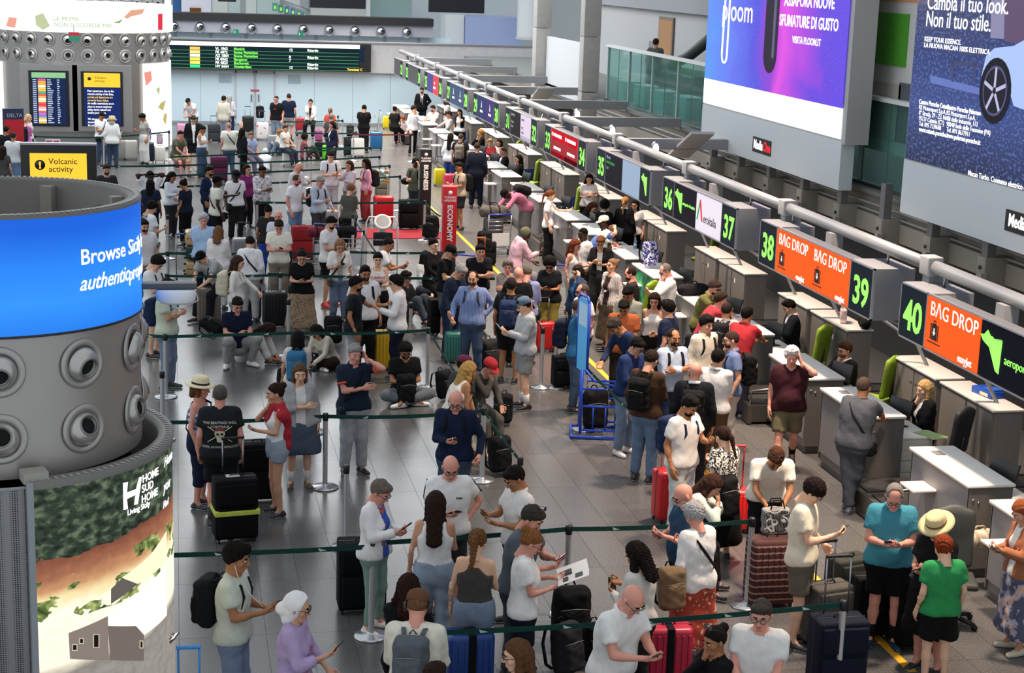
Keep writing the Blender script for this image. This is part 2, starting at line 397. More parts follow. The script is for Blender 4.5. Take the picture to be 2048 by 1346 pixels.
def hair_tpl(style, lod):
    key = (style, lod)
    if key in HAIR: return HAIR[key]
    h = (.0085, .012, .017)[lod]
    lo, hi = (-.16, -.22, -.42), (.16, .14, .20)
    if style in ('short', 'buzz', 'fringe', 'quiff', 'thin'): lo, hi = (-.1, -.13, -.09), (.1, .12, .16)
    g = G(lo, hi, h); c0 = (0, -.014, .030)
    cut = [SLANT]
    if style == 'buzz': g.ell(c0, (.079, .097, .094), 0, cuts=cut)
    elif style == 'short': g.ell((0, -.016, .036), (.084, .101, .100), 0, cuts=cut); g.ell((0, .05, .085), (.06, .045, .035), .02); g.wrinkle(.0045, 95, 1)
    elif style == 'quiff':
        g.ell((0, -.016, .034), (.083, .100, .098), 0, cuts=cut); g.ell((0, .045, .105), (.055, .05, .03), .02); g.ell((0, 0, .11), (.06, .07, .03), .02); g.wrinkle(.004, 90, 2)
    elif style == 'fringe':
        g.ell((0, -.016, .03), (.082, .099, .09), 0, cuts=cut); g.ell((0, .02, .10), (.07, .10, .058), 0, sub=True)
    elif style == 'thin':
        g.ell((0, -.016, .032), (.081, .099, .095), 0, cuts=cut); g.ell((0, .065, .10), (.075, .062, .055), 0, sub=True)
    elif style == 'curly':
        g.ell((0, -.014, .042), (.098, .110, .108), 0, cuts=[((0, .012, .004), (0, .66, -.75))]); g.ell((0, .05, .10), (.07, .05, .04), .02); g.wrinkle(.007, 120, 3)
    elif style == 'afro':
        g.ell((0, -.02, .05), (.118, .122, .118), 0, cuts=[((0, .03, .0), (0, .75, -.66))]); g.wrinkle(.006, 130, 3)
    elif style == 'bowl':
        g.ell((0, -.010, .040), (.090, .110, .104), 0, cuts=[((0, .03, -.004), (0, .52, -.85))]); g.wrinkle(.004, 80, 5)
    elif style in ('bob', 'long', 'longcurly', 'vlong'):
        g.ell((0, -.016, .036), (.087, .104, .101), 0, cuts=cut)
        zb = dict(bob=-.085, long=-.21, longcurly=-.22, vlong=-.34)[style]; w = .115 if style == 'longcurly' else .088
        for sx in (-1, 1):
            g.cone((sx*.066, -.015, .03), (sx*w*.85, -.005, min(-.07, zb*.5)), .030, .028, .03)
            if style != 'bob': g.cone((sx*w*.85, -.005, zb*.45), (sx*w*.75, .02, zb), .030, .017, .03)
        g.cone((-.03, -.075, .0), (-.045, -.095, zb), .045, .030, .04); g.cone((.03, -.075, .0), (.045, -.095, zb), .045, .030, .04)
        g.cone((0, -.08, .0), (0, -.10, zb-.02), .045, .03, .04)
        g.ell((0, .085, -.035), (.052, .05, .095), 0, sub=True)
        g.wrinkle(.0065 if style == 'longcurly' else .0025, 110 if style == 'longcurly' else 60, 4)
    elif style in ('pony', 'ponycurly'):
        g.ell((0, -.016, .034), (.082, .100, .098), 0, cuts=cut)
        r = .038 if style == 'ponycurly' else .026
        g.cone((0, -.10, .055), (0, -.145, -.02), .026, r, .02); g.cone((0, -.145, -.02), (.01, -.15, -.25), r, r*.5, .02); g.wrinkle(.007 if style == 'ponycurly' else .002, 100, 6)
    elif style == 'bun':
        g.ell((0, -.016, .034), (.083, .101, .098), 0, cuts=cut); g.ell((0, -.105, .085), (.042, .042, .04), .012); g.wrinkle(.003, 90, 7)
    elif style == 'hijab':
        g.ell((0, -.016, .034), (.090, .106, .104), 0, cuts=[((0, .035, 0), (0, .96, -.28))]); g.ell((0, -.115, -.035), (.060, .055, .055), .03)
        g.cone((0, -.04, -.05), (0, -.05, -.10), .07, .062, .03, cuts=[((0, .02, 0), (0, 1, 0))]); g.wrinkle(.002, 50, 8)
    elif style == 'hood':
        g.ell((0, -.02, .03), (.092, .108, .106), 0, cuts=[((0, .035, 0), (0, .96, -.28))]); g.wrinkle(.002, 50, 8)
    elif style == 'beard':
        g.ell((0, .024, -.047), (.059, .066, .070), 0, cuts=[((0, .02, 0), (0, -1, 0)), ((0, 0, -.022), (0, 0, 1))])
        g.ell((0, .092, -.050), (.022, .03, .012), 0, sub=True); g.ell((0, .06, -.0), (.07, .07, .03), 0, sub=True)
        g.cone((-.022, .090, -.046), (.022, .090, -.046), .006, .006, .004)
    V, Q = g.out(); me = npmesh('hair', V, Q); HAIR[key] = me; return me
def hat_tpl(style):
    key = ('hat', style)
    if key in HAIR: return HAIR[key]
    mb = MB()
    if style in ('cap', 'capback'):
        T = Matrix.Translation((0, -.012, .045)) @ (Matrix.Rotation(pi, 4, 'Z') if style == 'capback' else Matrix())
        mb.lathe([(.087+.006, 0), (.096, .02), (.090, .055), (.070, .080), (.035, .094), (.006, .097), (.001, .103)], 20, T @ Matrix.Diagonal((.93, 1.08, 1, 1)))
        pts = [(.075*cos(a), .085+.075*sin(a), -.012-.02*sin(a)) for a in np.linspace(0, pi, 12)]
        mb.poly([T @ Vector(p) for p in [(.078, .05, .004)]+pts+[(-.078, .05, .004)]], .006, (0, 0, 1))
    elif style == 'straw':
        T = Matrix.Translation((0, -.012, .05))
        mb.lathe([(.17, -.012), (.175, -.006), (.13, .006), (.098, .004), (.096, .05), (.088, .085), (.06, .105), (.02, .098), (.001, .095)], 28, T @ Matrix.Diagonal((.95, 1.05, 1, 1)))
        mb.mi = 1; mb.lathe([(.099, .006), (.101, .008), (.100, .028), (.096, .03)], 28, T @ Matrix.Diagonal((.95, 1.05, 1, 1))); mb.mi = 0
    elif style == 'bucket':
        T = Matrix.Translation((0, -.012, .04))
        mb.lathe([(.145, -.045), (.148, -.042), (.100, .02), (.088, .075), (.06, .088), (.001, .09)], 20, T)
    elif style == 'beanie':
        T = Matrix.Translation((0, -.014, .03))
        mb.lathe([(.086, -.005), (.093, 0), (.092, .04), (.075, .08), (.04, .102), (.001, .108)], 20, T @ Matrix.Diagonal((.93, 1.1, 1, 1)))
    elif style == 'glasses':
        for sx in (-1, 1):
            mb.tube([(sx*.033+.023*cos(a), .100, .006+.018*sin(a)) for a in np.linspace(0, 2*pi, 11)], .0026, 5, caps=False)
            mb.tube([(sx*.056, .098, .01), (sx*.079, .05, .012), (sx*.083, -.01, .006)], .0026, 5)
        mb.tube([(-.011, .102, .01), (.011, .102, .01)], .0026, 5)
        mb.mi = 1
        for sx in (-1, 1): mb.poly([(sx*.033+.021*cos(a), .100, .006+.016*sin(a)) for a in np.linspace(0, 2*pi, 11)[:-1]], .001, (0, 1, 0))
    elif style == 'headset':
        mb.tube([(.092*cos(a), -.012, .02+.105*sin(a)) for a in np.linspace(0, pi, 14)], .010, 6, flat=.5)
        for sx in (-1, 1): mb.lathe([(.001, 0), (.034, 0), (.038, .01), (.034, .026), (.001, .028)], 14, Matrix.Translation((sx*.078, -.005, 0)) @ Matrix.Rotation(sx*pi/2, 4, 'Y'))
    me = mb.mesh(style); HAIR[key] = me; return me
ARMS = dict(  # wrist target rel. to shoulder centre (x outward), pole, hand pose, palm dir (x outward)
    d=((.25, .05, -.51), (.3, -1, 0), 'relax', (-1, 0, 0)), p=((.055, .28, -.25), (.5, -.25, -1), 'hold', (-.3, -.2, 1)),
    q=((.09, .31, -.20), (.6, -.25, -1), 'hold', (-.2, -.4, 1)),
    e=((.125, .075, .10), (1, .3, -1), 'hold', (-1, 0, 0)), h=((.19, .03, -.40), (1, -.7, .1), 'fist', (-1, 0, 0)),
    c=((-.07, .19, -.22), (.8, .0, -1), 'relax', (0, -1, 0)), o=((.12, .44, -.28), (1, -.2, -.4), 'relax', (0, 0, -1)),
    x=((.035, .17, .02), (.6, .5, -1), 'hold', (0, -1, 0)), b=((.10, -.16, -.44), (.8, -1, 0), 'relax', (0, -1, 0)),
    a=((.46, .18, .18), (.3, -.5, -1), 'flat', (0, 0, -1)), k=((.29, .16, -.44), (.6, -1, 0), 'fist', (-1, 0, 0)),
    g=((.09, .05, .24), (1, .2, 0), 'flat', (-.2, 0, -1)), n=((.08, -.08, .19), (1, .3, .1), 'relax', (-1, 0, 0)),
    w=((.12, .46, -.14), (.6, 0, -1), 'hold', (0, 0, 1)), j=((.07, .30, -.40), (.6, -.2, -.6), 'relax', (-.4, 0, 1)),
    f=((.16, .40, -.38), (.4, -.2, -.6), 'fist', (0, 0, -1)), s=((.30, .20, -.30), (1, -.5, -.3), 'relax', (0, 0, -1)))
def skel(H, fem, legs, arms, lean, hp, hy, hroll=0.0, spread=1.0):
    s = H/1.75; S = {}
    V3 = lambda *a: np.array(a, float)*s
    hw = .095 if fem else .088
    if legs == 'stand': P = V3(0, 0, .93); K = [V3(x*.10*spread, .03, .49) for x in (1, -1)]; A = [V3(x*.115*spread, -.01, .085) for x in (1, -1)]; ft = [(.25, 1), (-.25, 1)]
    elif legs == 'relax': P = V3(-.02, 0, .925); K = [V3(.13, .09, .50), V3(-.09, .0, .49)]; A = [V3(.19, .05, .085), V3(-.10, -.02, .085)]; ft = [(.5, 1), (-.15, 1)]
    elif legs == 'stride': P = V3(0, 0, .91); K = [V3(.10, .17, .50), V3(-.10, -.03, .48)]; A = [V3(.11, .26, .10), V3(-.10, -.27, .16)]; ft = [(.1, 1), (-.1, 1)]
    elif legs == 'cross': P = V3(0, 0, .925); K = [V3(.04, .05, .49), V3(-.05, .0, .49)]; A = [V3(-.07, .10, .085), V3(.03, -.03, .085)]; ft = [(.0, 1), (0, 1)]
    elif legs == 'sit': P = V3(0, 0, .54); K = [V3(x*.13, .43, .53) for x in (1, -1)]; A = [V3(x*.13, .42, .10) for x in (1, -1)]; ft = [(.15, 1), (-.15, 1)]
    elif legs == 'high': P = V3(0, 0, .72); K = [V3(x*.15, .36, .52) for x in (1, -1)]; A = [V3(x*.16, .42, .10) for x in (1, -1)]; ft = [(.2, 1), (-.2, 1)]
    elif legs == 'floor': P = V3(0, 0, .13); K = [V3(x*.34, .27, .17) for x in (1, -1)]; A = [V3(-.13, .34, .08), V3(.13, .42, .09)]; ft = [(-1, .2), (1, .2)]
    elif legs == 'knees': P = V3(0, 0, .13); K = [V3(x*.13, .34, .45) for x in (1, -1)]; A = [V3(x*.13, .52, .09) for x in (1, -1)]; ft = [(.1, 1), (-.1, 1)]
    elif legs == 'squat': P = V3(0, -.06, .34); K = [V3(.24, .28, .50), V3(-.24, .28, .50)]; A = [V3(.20, .06, .09), V3(-.20, .06, .09)]; ft = [(.5, 1), (-.5, 1)]
    S['s'] = s; S['P'] = P; S['K'] = K; S['A'] = A; S['ft'] = ft
    S['Hp'] = [P+V3(hw, 0, -.02), P+V3(-hw, 0, -.02)]
    def spine(d):   # point at distance d above pelvis, bending
        n = 12; p = P.copy(); st = d*s/n
        for i in range(n):
            a = lean*(.55+.9*min(1, (i+.5)/n*d/.5)); p = p+np.array((0, sin(a), cos(a)))*st
        return p
    up = lambda a: np.array((0, sin(a), cos(a)))
    S['sp'] = spine; S['up'] = up(lean*1.2); S['fw'] = np.array((0, cos(lean*1.2), -sin(lean*1.2)))
    sh = spine(.475); S['sh'] = sh; sw = (.158 if fem else .178)*s
    S['S'] = [sh+np.array((sw, 0, 0)), sh-np.array((sw, 0, 0))]
    nb = spine(.535); S['nb'] = nb
    ha = hp*.6+lean*.4; hc = nb+np.array((0, sin(ha), cos(ha)))*.135*s+np.array((0, cos(hp), -sin(hp)))*.022*s
    S['hc'] = hc
    S['HM'] = Matrix.Translation(hc) @ Matrix.Rotation(-hy, 4, 'Z') @ Matrix.Rotation(-hp, 4, 'X') @ Matrix.Rotation(hroll, 4, 'Y') @ Matrix.Scale(1.07*s**.5, 4)
    S['top'] = hc+np.array((0, sin(hp), cos(hp)))*.127*s**.5
    S['E'] = []; S['Wr'] = []; S['hp'] = []; S['pl'] = []
    for i, sd in enumerate((1, -1)):
        tgt, pole, hpz, pal = ARMS[arms[i]]
        T = sh+np.array((tgt[0]*sd, tgt[1], tgt[2]))*s
        if arms[i] in 'exgn': T = hc+np.array((tgt[0]*sd, tgt[1], tgt[2]-.145))*s if arms[i] != 'x' else hc+np.array((.03*sd, .075, -.155))*s
        if arms[i] in 'ocpq' and lean > .15: T = T+np.array((0, .04, 0))
        a, b = .285*s, .255*s; d = T-S['S'][i]; L = np.linalg.norm(d); L2 = min(L, (a+b)*.995); d = d/L; T = S['S'][i]+d*L2
        x = (a*a-b*b+L2*L2)/(2*L2); hgt = sqrt(max(0, a*a-x*x)); pv = np.array((pole[0]*sd, pole[1], pole[2])); pv = pv-d*(pv@d); pv /= np.linalg.norm(pv)
        S['E'].append(S['S'][i]+d*x+pv*hgt); S['Wr'].append(T); S['hp'].append(hpz); S['pl'].append(np.array((pal[0]*sd, pal[1], pal[2]), float))
    return S
def torso_prims(g, S, w, fem, infl, k=.07, belly=0.0):
    s = S['s']; sp = S['sp']
    rows = ((-.06, .078, .112), (.03, .078, .108), (.13, .062, .098), (.23, .072, .103), (.33, .088, .110), (.42, .105, .085)) if not fem else \
           ((-.06, .088, .112), (.03, .080, .106), (.13, .052, .088), (.23, .060, .093), (.33, .076, .098), (.41, .090, .076))
    for d, hx, r in rows:
        c = sp(d); hx = hx*w*s; r = r*(.5+.5*w)*s+infl
        g.cone(c-np.array((hx, 0, 0)), c+np.array((hx, 0, 0)), r, r, k)
    c = sp(.475); q = (.135 if fem else .150)*s; g.cone(c-np.array((q, 0, 0)), c+np.array((q, 0, 0)), .052*s+infl, .052*s+infl, .05)
    g.cone(sp(.44), S['nb'], .075*s+infl*.6, .058*s+infl*.4, .05)
    if fem:
        for sx in (-1, 1): g.ell(sp(.31)+S['fw']*.085*s+np.array((sx*.065*s, 0, 0)), np.array((.062, .058, .062))*s+infl, .04)
    if belly > 0: g.ell(sp(.10)+S['fw']*(.05+.04*belly)*s, (.12+.03*belly+infl, .10+.05*belly+infl, .13+.02*belly+infl), .06)
BODY = {}
def lerp(a, b, t): return a+(b-a)*t
def person(name, pos, face, H=1.75, fem=False, w=1.0, belly=0.0, legs='stand', arms='dd', lean=0.0, hp=0.0, hy=0.0,
           top=('tee', '#ffffff'), bot=('jeans', '#3a5a86'), hair=('short', '#2a1c14'), skin='#c99a7c', shoes='#2a2a2c', sole='#d8d8d4',
           label='', head_px=None, hat=None, beard=None, glasses=None, inner=None, socks=None, group=None, extra=()):
    """pos: floor point, or None with head_px=(x,y): placed so that the top of the head falls on that ray"""
    S = skel(H, fem, legs, arms, lean, hp, hy); s = S['s']
    if head_px:
        p0 = at(head_px[0], head_px[1], S['top'][2])
        tocam = atan2(-p0.y, -p0.x)         # direction from person to camera in the ground plane
        rz = tocam-pi/2+radians(face)       # local +Y points to the camera at face=0, to image right at 90
        off = Matrix.Rotation(rz, 3, 'Z') @ Vector((S['top'][0], S['top'][1], 0)); pos = Vector((p0.x-off.x, p0.y-off.y, 0))
    else:
        tocam = atan2(-pos[1], -pos[0]); rz = tocam-pi/2+radians(face)
    sc = pxm(pos); lod = 0 if sc > 138 else (1 if sc > 84 else 2)
    hb, hc_, hh, hhd = ((.029, .0235, .0097, .0082), (.034, .030, .0145, .0125), (.040, .036, .020, .018))[lod]
    root = empty(name, pos, rz, label, 'person', group)
    allp = np.array([S['P'], *S['K'], *S['A'], *S['S'], *S['E'], *S['Wr'], S['hc'], S['nb']])
    lo = allp.min(0)-.17; hi = allp.max(0)+.17; lo[2] = max(lo[2], -.01)
    # ---- body
    g = G(lo, hi, hb)
    torso_prims(g, S, w*.97, fem, -.006, belly=belly*.9)
    tk = .084*(.6+.4*w)*s
    for i in (0, 1):
        g.cone(S['Hp'][i], S['K'][i], tk, .055*s, .03); g.cone(S['K'][i], lerp(S['K'][i], S['A'][i], .35), .052*s, .053*s, .02)
        g.cone(lerp(S['K'][i], S['A'][i], .3), S['A'][i], .054*s, .036*s, .02); g.cone(S['A'][i], S['A'][i]+np.array((S['ft'][i][0]*.06, .06, -.03))*s, .038*s, .03*s, .02)
        aw = (.85 if fem else 1.0)*(.6+.4*w)*s
        g.cone(S['S'][i], S['E'][i], .050*aw, .037*aw, .03); g.cone(S['E'][i], lerp(S['E'][i], S['Wr'][i], .3), .037*aw, .038*aw, .015); g.cone(lerp(S['E'][i], S['Wr'][i], .25), S['Wr'][i], .038*aw, .026*s, .015)
    nk = (.048 if fem else .055)*s
    g.cone(S['sp'](.47), lerp(S['nb'], S['hc'], .75), nk*1.15, nk, .03)
    V, Q = g.out(); parts = [(V, Q, 0)]
    HV, HQ, HMi = head_tpl(hh, fem); parts.append((xf(HV, S['HM']), HQ, HMi))
    hands = []
    for i, sd in enumerate((1, -1)):
        f = S['Wr'][i]-S['E'][i]; f = f/np.linalg.norm(f)
        if arms[i] in 'e': f = f*.6+np.array((0, -.1, .9))
        if arms[i] in 'x': f = f*.7+np.array((0, 0, .6))
        if arms[i] in 'o': f = np.array((f[0]*.6-.25*sd, f[1]+.3, min(f[2], 0)*.2))
        f = f/np.linalg.norm(f); pl = S['pl'][i]; pl = pl-f*(pl@f); pl = pl/np.linalg.norm(pl); xx = np.cross(pl, f)
        hs = .92*s if fem else s
        M = np.eye(4); M[:3, 0] = xx*hs; M[:3, 1] = pl*hs; M[:3, 2] = f*hs; M[:3, 3] = S['Wr'][i]-f*.004
        hv, hq = hand_tpl(hhd, S['hp'][i]); hv = hv.copy(); 
        if sd < 0: hv[:, 0] *= -1; hq = hq[:, ::-1]
        parts.append((xf(hv, M), hq, 0)); hands.append((Vector(S['Wr'][i]), Vector(f), Vector(pl), Vector(xx)))
    V, Q, mi = join(parts); me = npmesh('body', V, Q, mi)
    skm = mat('skin', skin); br = mat('hair', hair[1] if hair[0] not in ('hijab', 'hood') else '#2b1d14')
    dark = sum(lin(skin)) < .35
    lip = mat('skin', '#6a3a34' if dark else '#b8695c')
    link('body', me, [skm, lip, mat('plain', '#e6e2dc', .3), mat('plain', '#1d1512', .2), br], root)
    # ---- clothes
    def cloth(nm, g, m, wr=.0035, seed=1, f=26):
        if lod < 2 and wr: g.wrinkle(wr, f, seed)
        V, Q = g.out()
        if len(Q): return link(nm, npmesh(nm, V, Q), m, root)
    seed = int(abs(pos[0]*37+pos[1]*91)) % 97
    def as_mat(c): return c if not isinstance(c, str) else mat('cloth', c)
    def make_top(kind, c, infl=.010, nm='shirt'):
        long_ = kind in ('long', 'hoodie', 'jacket', 'suit', 'cardigan', 'polo_long', 'loose'); less = kind in ('tank', 'strap')
        L = 1.0 if long_ else (.0 if less else .62)
        if kind == 'short_cardigan': L = .9
        inf = infl+(.010 if kind in ('hoodie', 'loose') else .008 if kind in ('jacket', 'suit', 'cardigan') else 0)
        if kind == 'tee': inf += .006
        lo2 = lo.copy(); lo2[2] = max(lo[2], S['P'][2]-.30)
        g = G(lo2, hi, hc_); torso_prims(g, S, w, fem, inf, belly=belly)
        if kind in ('tee', 'long', 'hoodie', 'loose', 'polo_long', 'cardigan', 'jacket', 'suit', 'polo'):
            c0 = S['sp'](-.02); r = (.118+inf)*s; g.cone(c0-np.array((.085*w*s, 0, 0)), c0+np.array((.085*w*s, 0, 0)), r, r, .06)
        hem = -.06 if kind not in ('crop', 'tank', 'strap') else (.09 if kind == 'crop' else .06)
        if kind in ('tank', 'strap', 'crop'): inf -= .004
        if kind in ('jacket', 'suit', 'loose'): hem = -.12
        if legs not in ('stand', 'relax', 'stride', 'cross'): hem = max(hem, -.03)
        hpnt = S['sp'](0.0)+up_*hem*s if False else S['P']+np.array((0, 0, hem*s))
        g.cut(hpnt, (0, 0, -1)) if legs in ('stand', 'relax', 'stride', 'cross') else g.cut(S['sp'](0)+np.array((0, sin(lean*.5), cos(lean*.5)))*hem*s, tuple(-np.array((0, sin(lean*.5), cos(lean*.5)))))
        for i in (0, 1):
            aw = (.85 if fem else 1.0)*(.6+.4*w)*s; loose = .012 if kind in ('tee', 'hoodie', 'loose', 'polo') else .004
            if less: continue
            e = S['E'][i]; sh_ = S['S'][i]; d = (e-sh_)/np.linalg.norm(e-sh_)
            if L < 1:
                q = lerp(sh_, e, L+.25); ct = lerp(sh_, e, L+.02); g.cone(sh_, q, .052*aw+inf, .048*aw+inf+loose, .03, cuts=[(ct, d)])
            else:
                g.cone(sh_, e, .052*aw+inf, .042*aw+inf, .03); wv = S['Wr'][i]; d2 = (wv-e)/np.linalg.norm(wv-e)
                g.cone(e, wv, .042*aw+inf, .031*s+inf, .02, cuts=[(lerp(e, wv, .93 if kind != 'loose' else .6), d2)])
        # neck opening
        up3 = S['up']; nr = .062*s if kind not in ('tank', 'strap') else .085*s
        g.cone(S['nb']-up3*.02*s+S['fw']*.012, S['nb']+up3*.14*s+S['fw']*.05, nr, nr+.03, 0, sub=True)
        if less:
            for i in (0, 1):
                o = np.array((S['S'][i][0]*1.0, S['S'][i][1], S['S'][i][2])); g.ell(o+np.array(((.012 if kind == 'tank' else -.02)*(1, -1)[i], 0, 0)), np.array((.065 if kind == 'tank' else .085, .14, .12))*s, 0, sub=True)
            if kind == 'strap': g.ell(S['nb']+up3*.0, np.array((.095, .16, .105))*s, 0, sub=True)
        if kind in ('jacket', 'suit', 'cardigan', 'short_cardigan', 'vest'):
            wd = .045 if kind != 'cardigan' else .06
            X, Y, Z = g.xyz((slice(None),)*3); P_, f3, u3 = S['sp'](.12), S['fw'], S['up']
            fy = (Y-P_[1])*f3[1]+(Z-P_[2])*f3[2]; uz = (Y-P_[1])*u3[1]+(Z-P_[2])*u3[2]
            tt = np.clip(uz/(.40*s), -.6, 1); half = (wd*s*(.25+.9*np.maximum(tt, 0))) if kind in ('suit', 'jacket') else (wd*s+0*tt)
            if kind in ('suit',): half = np.where(uz < .0, -.01+0*tt, half)
            g.V = np.maximum(g.V, -np.maximum(abs(X)-half, -(fy-.02))).astype(np.float32)
        if kind in ('hoodie',):
            hbk = S['nb']-S['fw']*.075*s; g.cone(hbk+np.array((-.07*s, .02, .0)), hbk+np.array((.07*s, .02, .0)), .045*s, .045*s, .04); g.ell(hbk-S['up']*.05*s, np.array((.10, .05, .07))*s, .04)
        o = cloth(nm, g, as_mat(c), .004 if kind in ('hoodie', 'loose', 'jacket') else .0032, seed)
        if kind in ('polo', 'polo_long', 'suit') and lod < 2:      # collar
            mb = MB(); r = .066*s; cM = Matrix.Translation(Vector(S['nb'])) @ Matrix.Rotation(-(lean*1.2+.25), 4, 'X')
            mb.lathe([(r, -.005), (r+.004, .022), (r+.017, .014), (r+.025, -.016), (r+.020, -.018)], 18, cM, radians(118), radians(422))
            mb.build('collar', as_mat(c) if kind != 'suit' else as_mat(inner or '#f0f0f0'), root)
        return o
    up_ = S['up']
    if inner: make_top('tank' if top[0] in ('short_cardigan',) else 'tee', inner, .003, 'undershirt')
    shirt = make_top(top[0], top[1], .013 if inner else .010, {'suit': 'jacket', 'jacket': 'jacket', 'cardigan': 'cardigan', 'short_cardigan': 'cardigan', 'hoodie': 'hoodie', 'vest': 'vest'}.get(top[0], 'shirt'))
    if top[0] == 'suit' and len(top) > 2:
        mb = MB(); a = S['nb']+S['fw']*.075*s-S['up']*.03; b = S['sp'](.12)+S['fw']*(.125+.03*belly)*s
        m_ = lerp(a, b, .45)+S['fw']*.035*s
        mb.tube([a, m_, b], [.012, .020, .024], 6, flat=.3, up=(0, 1, 0)); mb.build('tie', mat('cloth', top[2]), root)
    bk, bc = bot[0], bot[1]
    if bk in ('jeans', 'hot', 'mini') and isinstance(bc, str):
        q_ = [int(bc[i:i+2], 16) for i in (1, 3, 5)]; g_ = sum(q_)/3; bc = '#%02x%02x%02x' % tuple(int(v*.62+g_*.38) for v in q_)
    g = G(lo, np.array((hi[0], hi[1], min(hi[2], S['P'][2]+.45))), hc_)
    inf = .010 if bk in ('leggings',) else .018
    if bk in ('shorts', 'wide'): inf = .024
    for d, hx, r in (((-.06, .080, .114), (.03, .080, .109), (.10, .068, .10)) if not fem else ((-.06, .090, .114), (.03, .082, .107), (.10, .062, .095))):
        c = S['sp'](d); hx *= w*s; r = r*(.5+.5*w)*s+inf-.006-(.016 if d > 0 and top[0] not in ('tank', 'strap', 'crop') else 0); g.cone(c-np.array((hx, 0, 0)), c+np.array((hx, 0, 0)), r, r, .05)
    if belly > 0: g.ell(S['sp'](.02)+S['fw']*(.02+.03*belly)*s, (.12+.02*belly, .08+.04*belly, .08), .05)
    g.cut(S['sp'](.11), tuple(S['up']*.0+np.array((0, sin(lean*.6), cos(lean*.6)))))
    if bk in ('skirt', 'mini', 'dress'):
        if legs in ('stand', 'relax', 'cross', 'stride'):
            zb = dict(skirt=.22, mini=.50, dress=.42)[bk]*s; zt = S['P'][2]; fl = .05 if bk != 'skirt' else .07
            for t in np.linspace(.08, 1, 6):
                z = lerp(zt, zb, t); hx = (.085+fl*t)*s; r = (.115+.045*t)*s; g.cone((-hx, 0, z), (hx, 0, z), r, r, .09)
            g.cut((0, 0, zb), (0, 0, -1))
        else:
            for i in (0, 1): g.cone(S['Hp'][i], S['K'][i], tk+.03, .09*s, .08)
    else:
        end = dict(shorts=(.82, None), hot=(.42, None), capri=(1, .45)).get(bk, (1, .97))
        for i in (0, 1):
            hpn, kn, an = S['Hp'][i], S['K'][i], S['A'][i]; d1 = (kn-hpn)/np.linalg.norm(kn-hpn); d2 = (an-kn)/np.linalg.norm(an-kn)
            if end[1] is None: g.cone(hpn, lerp(hpn, kn, end[0]+.2), tk+inf, (.076 if bk == 'shorts' else .082)*s+inf, .03, cuts=[(lerp(hpn, kn, end[0]), d1)])
            else:
                wd = dict(leggings=0, jeans=.012, trousers=.018, wide=.045, capri=.012).get(bk, .014)
                g.cone(hpn, kn, tk+inf, .060*s+inf+wd*.6, .03); g.cone(kn, an, .058*s+inf*.8+wd*.7, .042*s+inf*.6+wd, .025, cuts=[(lerp(kn, an, end[1]), d2)])
    cloth({'skirt': 'skirt', 'mini': 'skirt', 'dress': 'skirt', 'shorts': 'shorts', 'hot': 'shorts'}.get(bk, 'trousers'), g, as_mat(bc), .004, seed+5, 20)
    # ---- shoes
    for i in (0, 1):
        fx, fy = S['ft'][i]; a = atan2(fx, fy)*-1.0
        M = Matrix.Translation(Vector((S['A'][i][0], S['A'][i][1], max(0.0, S['A'][i][2]-.085*s)))) @ Matrix.Rotation(a, 4, 'Z') @ Matrix.Scale(s*(.92 if fem else 1), 4)
        if legs == 'stride' and i == 1: M = M @ Matrix.Rotation(radians(-25), 4, 'X')
        link('shoe', shoe_tpl(lod), [mat('laminate', shoes), mat('plain', sole, .6)], root, M)
    if socks:
        for i in (0, 1):
            mb = MB(); a, k_ = Vector(S['A'][i]), Vector(S['K'][i]); mb.tube([a, a.lerp(k_, .18), a.lerp(k_, .40)], [.042*s, .044*s, .056*s], 10)
            mb.build('sock', mat('cloth', socks), root)
    # ---- hair, hats
    if hair[0] != 'bald': link({'hijab': 'headscarf', 'hood': 'hood'}.get(hair[0], 'hair'), hair_tpl(hair[0], lod), mat('hair' if hair[0] not in ('hijab', 'hood') else 'cloth', hair[1]), root, S['HM'])
    if beard: link('beard', hair_tpl('beard', min(1, lod)), mat('hair', beard), root, S['HM'])
    if hat: link({'cap': 'cap', 'capback': 'cap', 'headset': 'headphones'}.get(hat[0], 'hat'), hat_tpl(hat[0]), [mat('cloth', hat[1]), mat('cloth', hat[2] if len(hat) > 2 else '#5a3a20')], root, S['HM'])
    if glasses:
        gm = [mat('plain', '#15151a', .25), mat('plain', '#20242c', .1) if glasses != 'clear' else mat('glass', '#ffffff', .96)]
        M = S['HM'] @ (Matrix.Translation((0, -.035, .088)) @ Matrix.Rotation(radians(30), 4, 'X') if glasses == 'up' else Matrix())
        link('glasses', hat_tpl('glasses'), gm, root, M)
    R = dict(root=root, S=S, hands=hands, lod=lod, s=s, pos=Vector(pos), rz=rz, shirt=shirt, W=Matrix.Translation(Vector(pos)) @ Matrix.Rotation(rz, 4, 'Z'))
    return R
def shoe_tpl(lod):
    key = ('shoe', lod)
    if key in HAIR: return HAIR[key]
    h = (.011, .015, .020)[lod]; g = G((-.06, -.10, 0), (.06, .22, .13), h)
    g.cone((0, -.055, .035), (0, .06, .035), .036, .042, 0); g.cone((0, .06, .035), (0, .155, .028), .042, .034, .02)
    g.cone((0, -.02, .05), (0, -.01, .10), .044, .042, .03); g.cut((0, 0, 0.0), (0, 0, -1)); g.cut((0, 0, .105), (0, 0, 1))
    V, Q = g.out(); mi = (V[Q].mean(1)[:, 2] < .022).astype(int); me = npmesh('shoe', V, Q, mi); HAIR[key] = me; return me
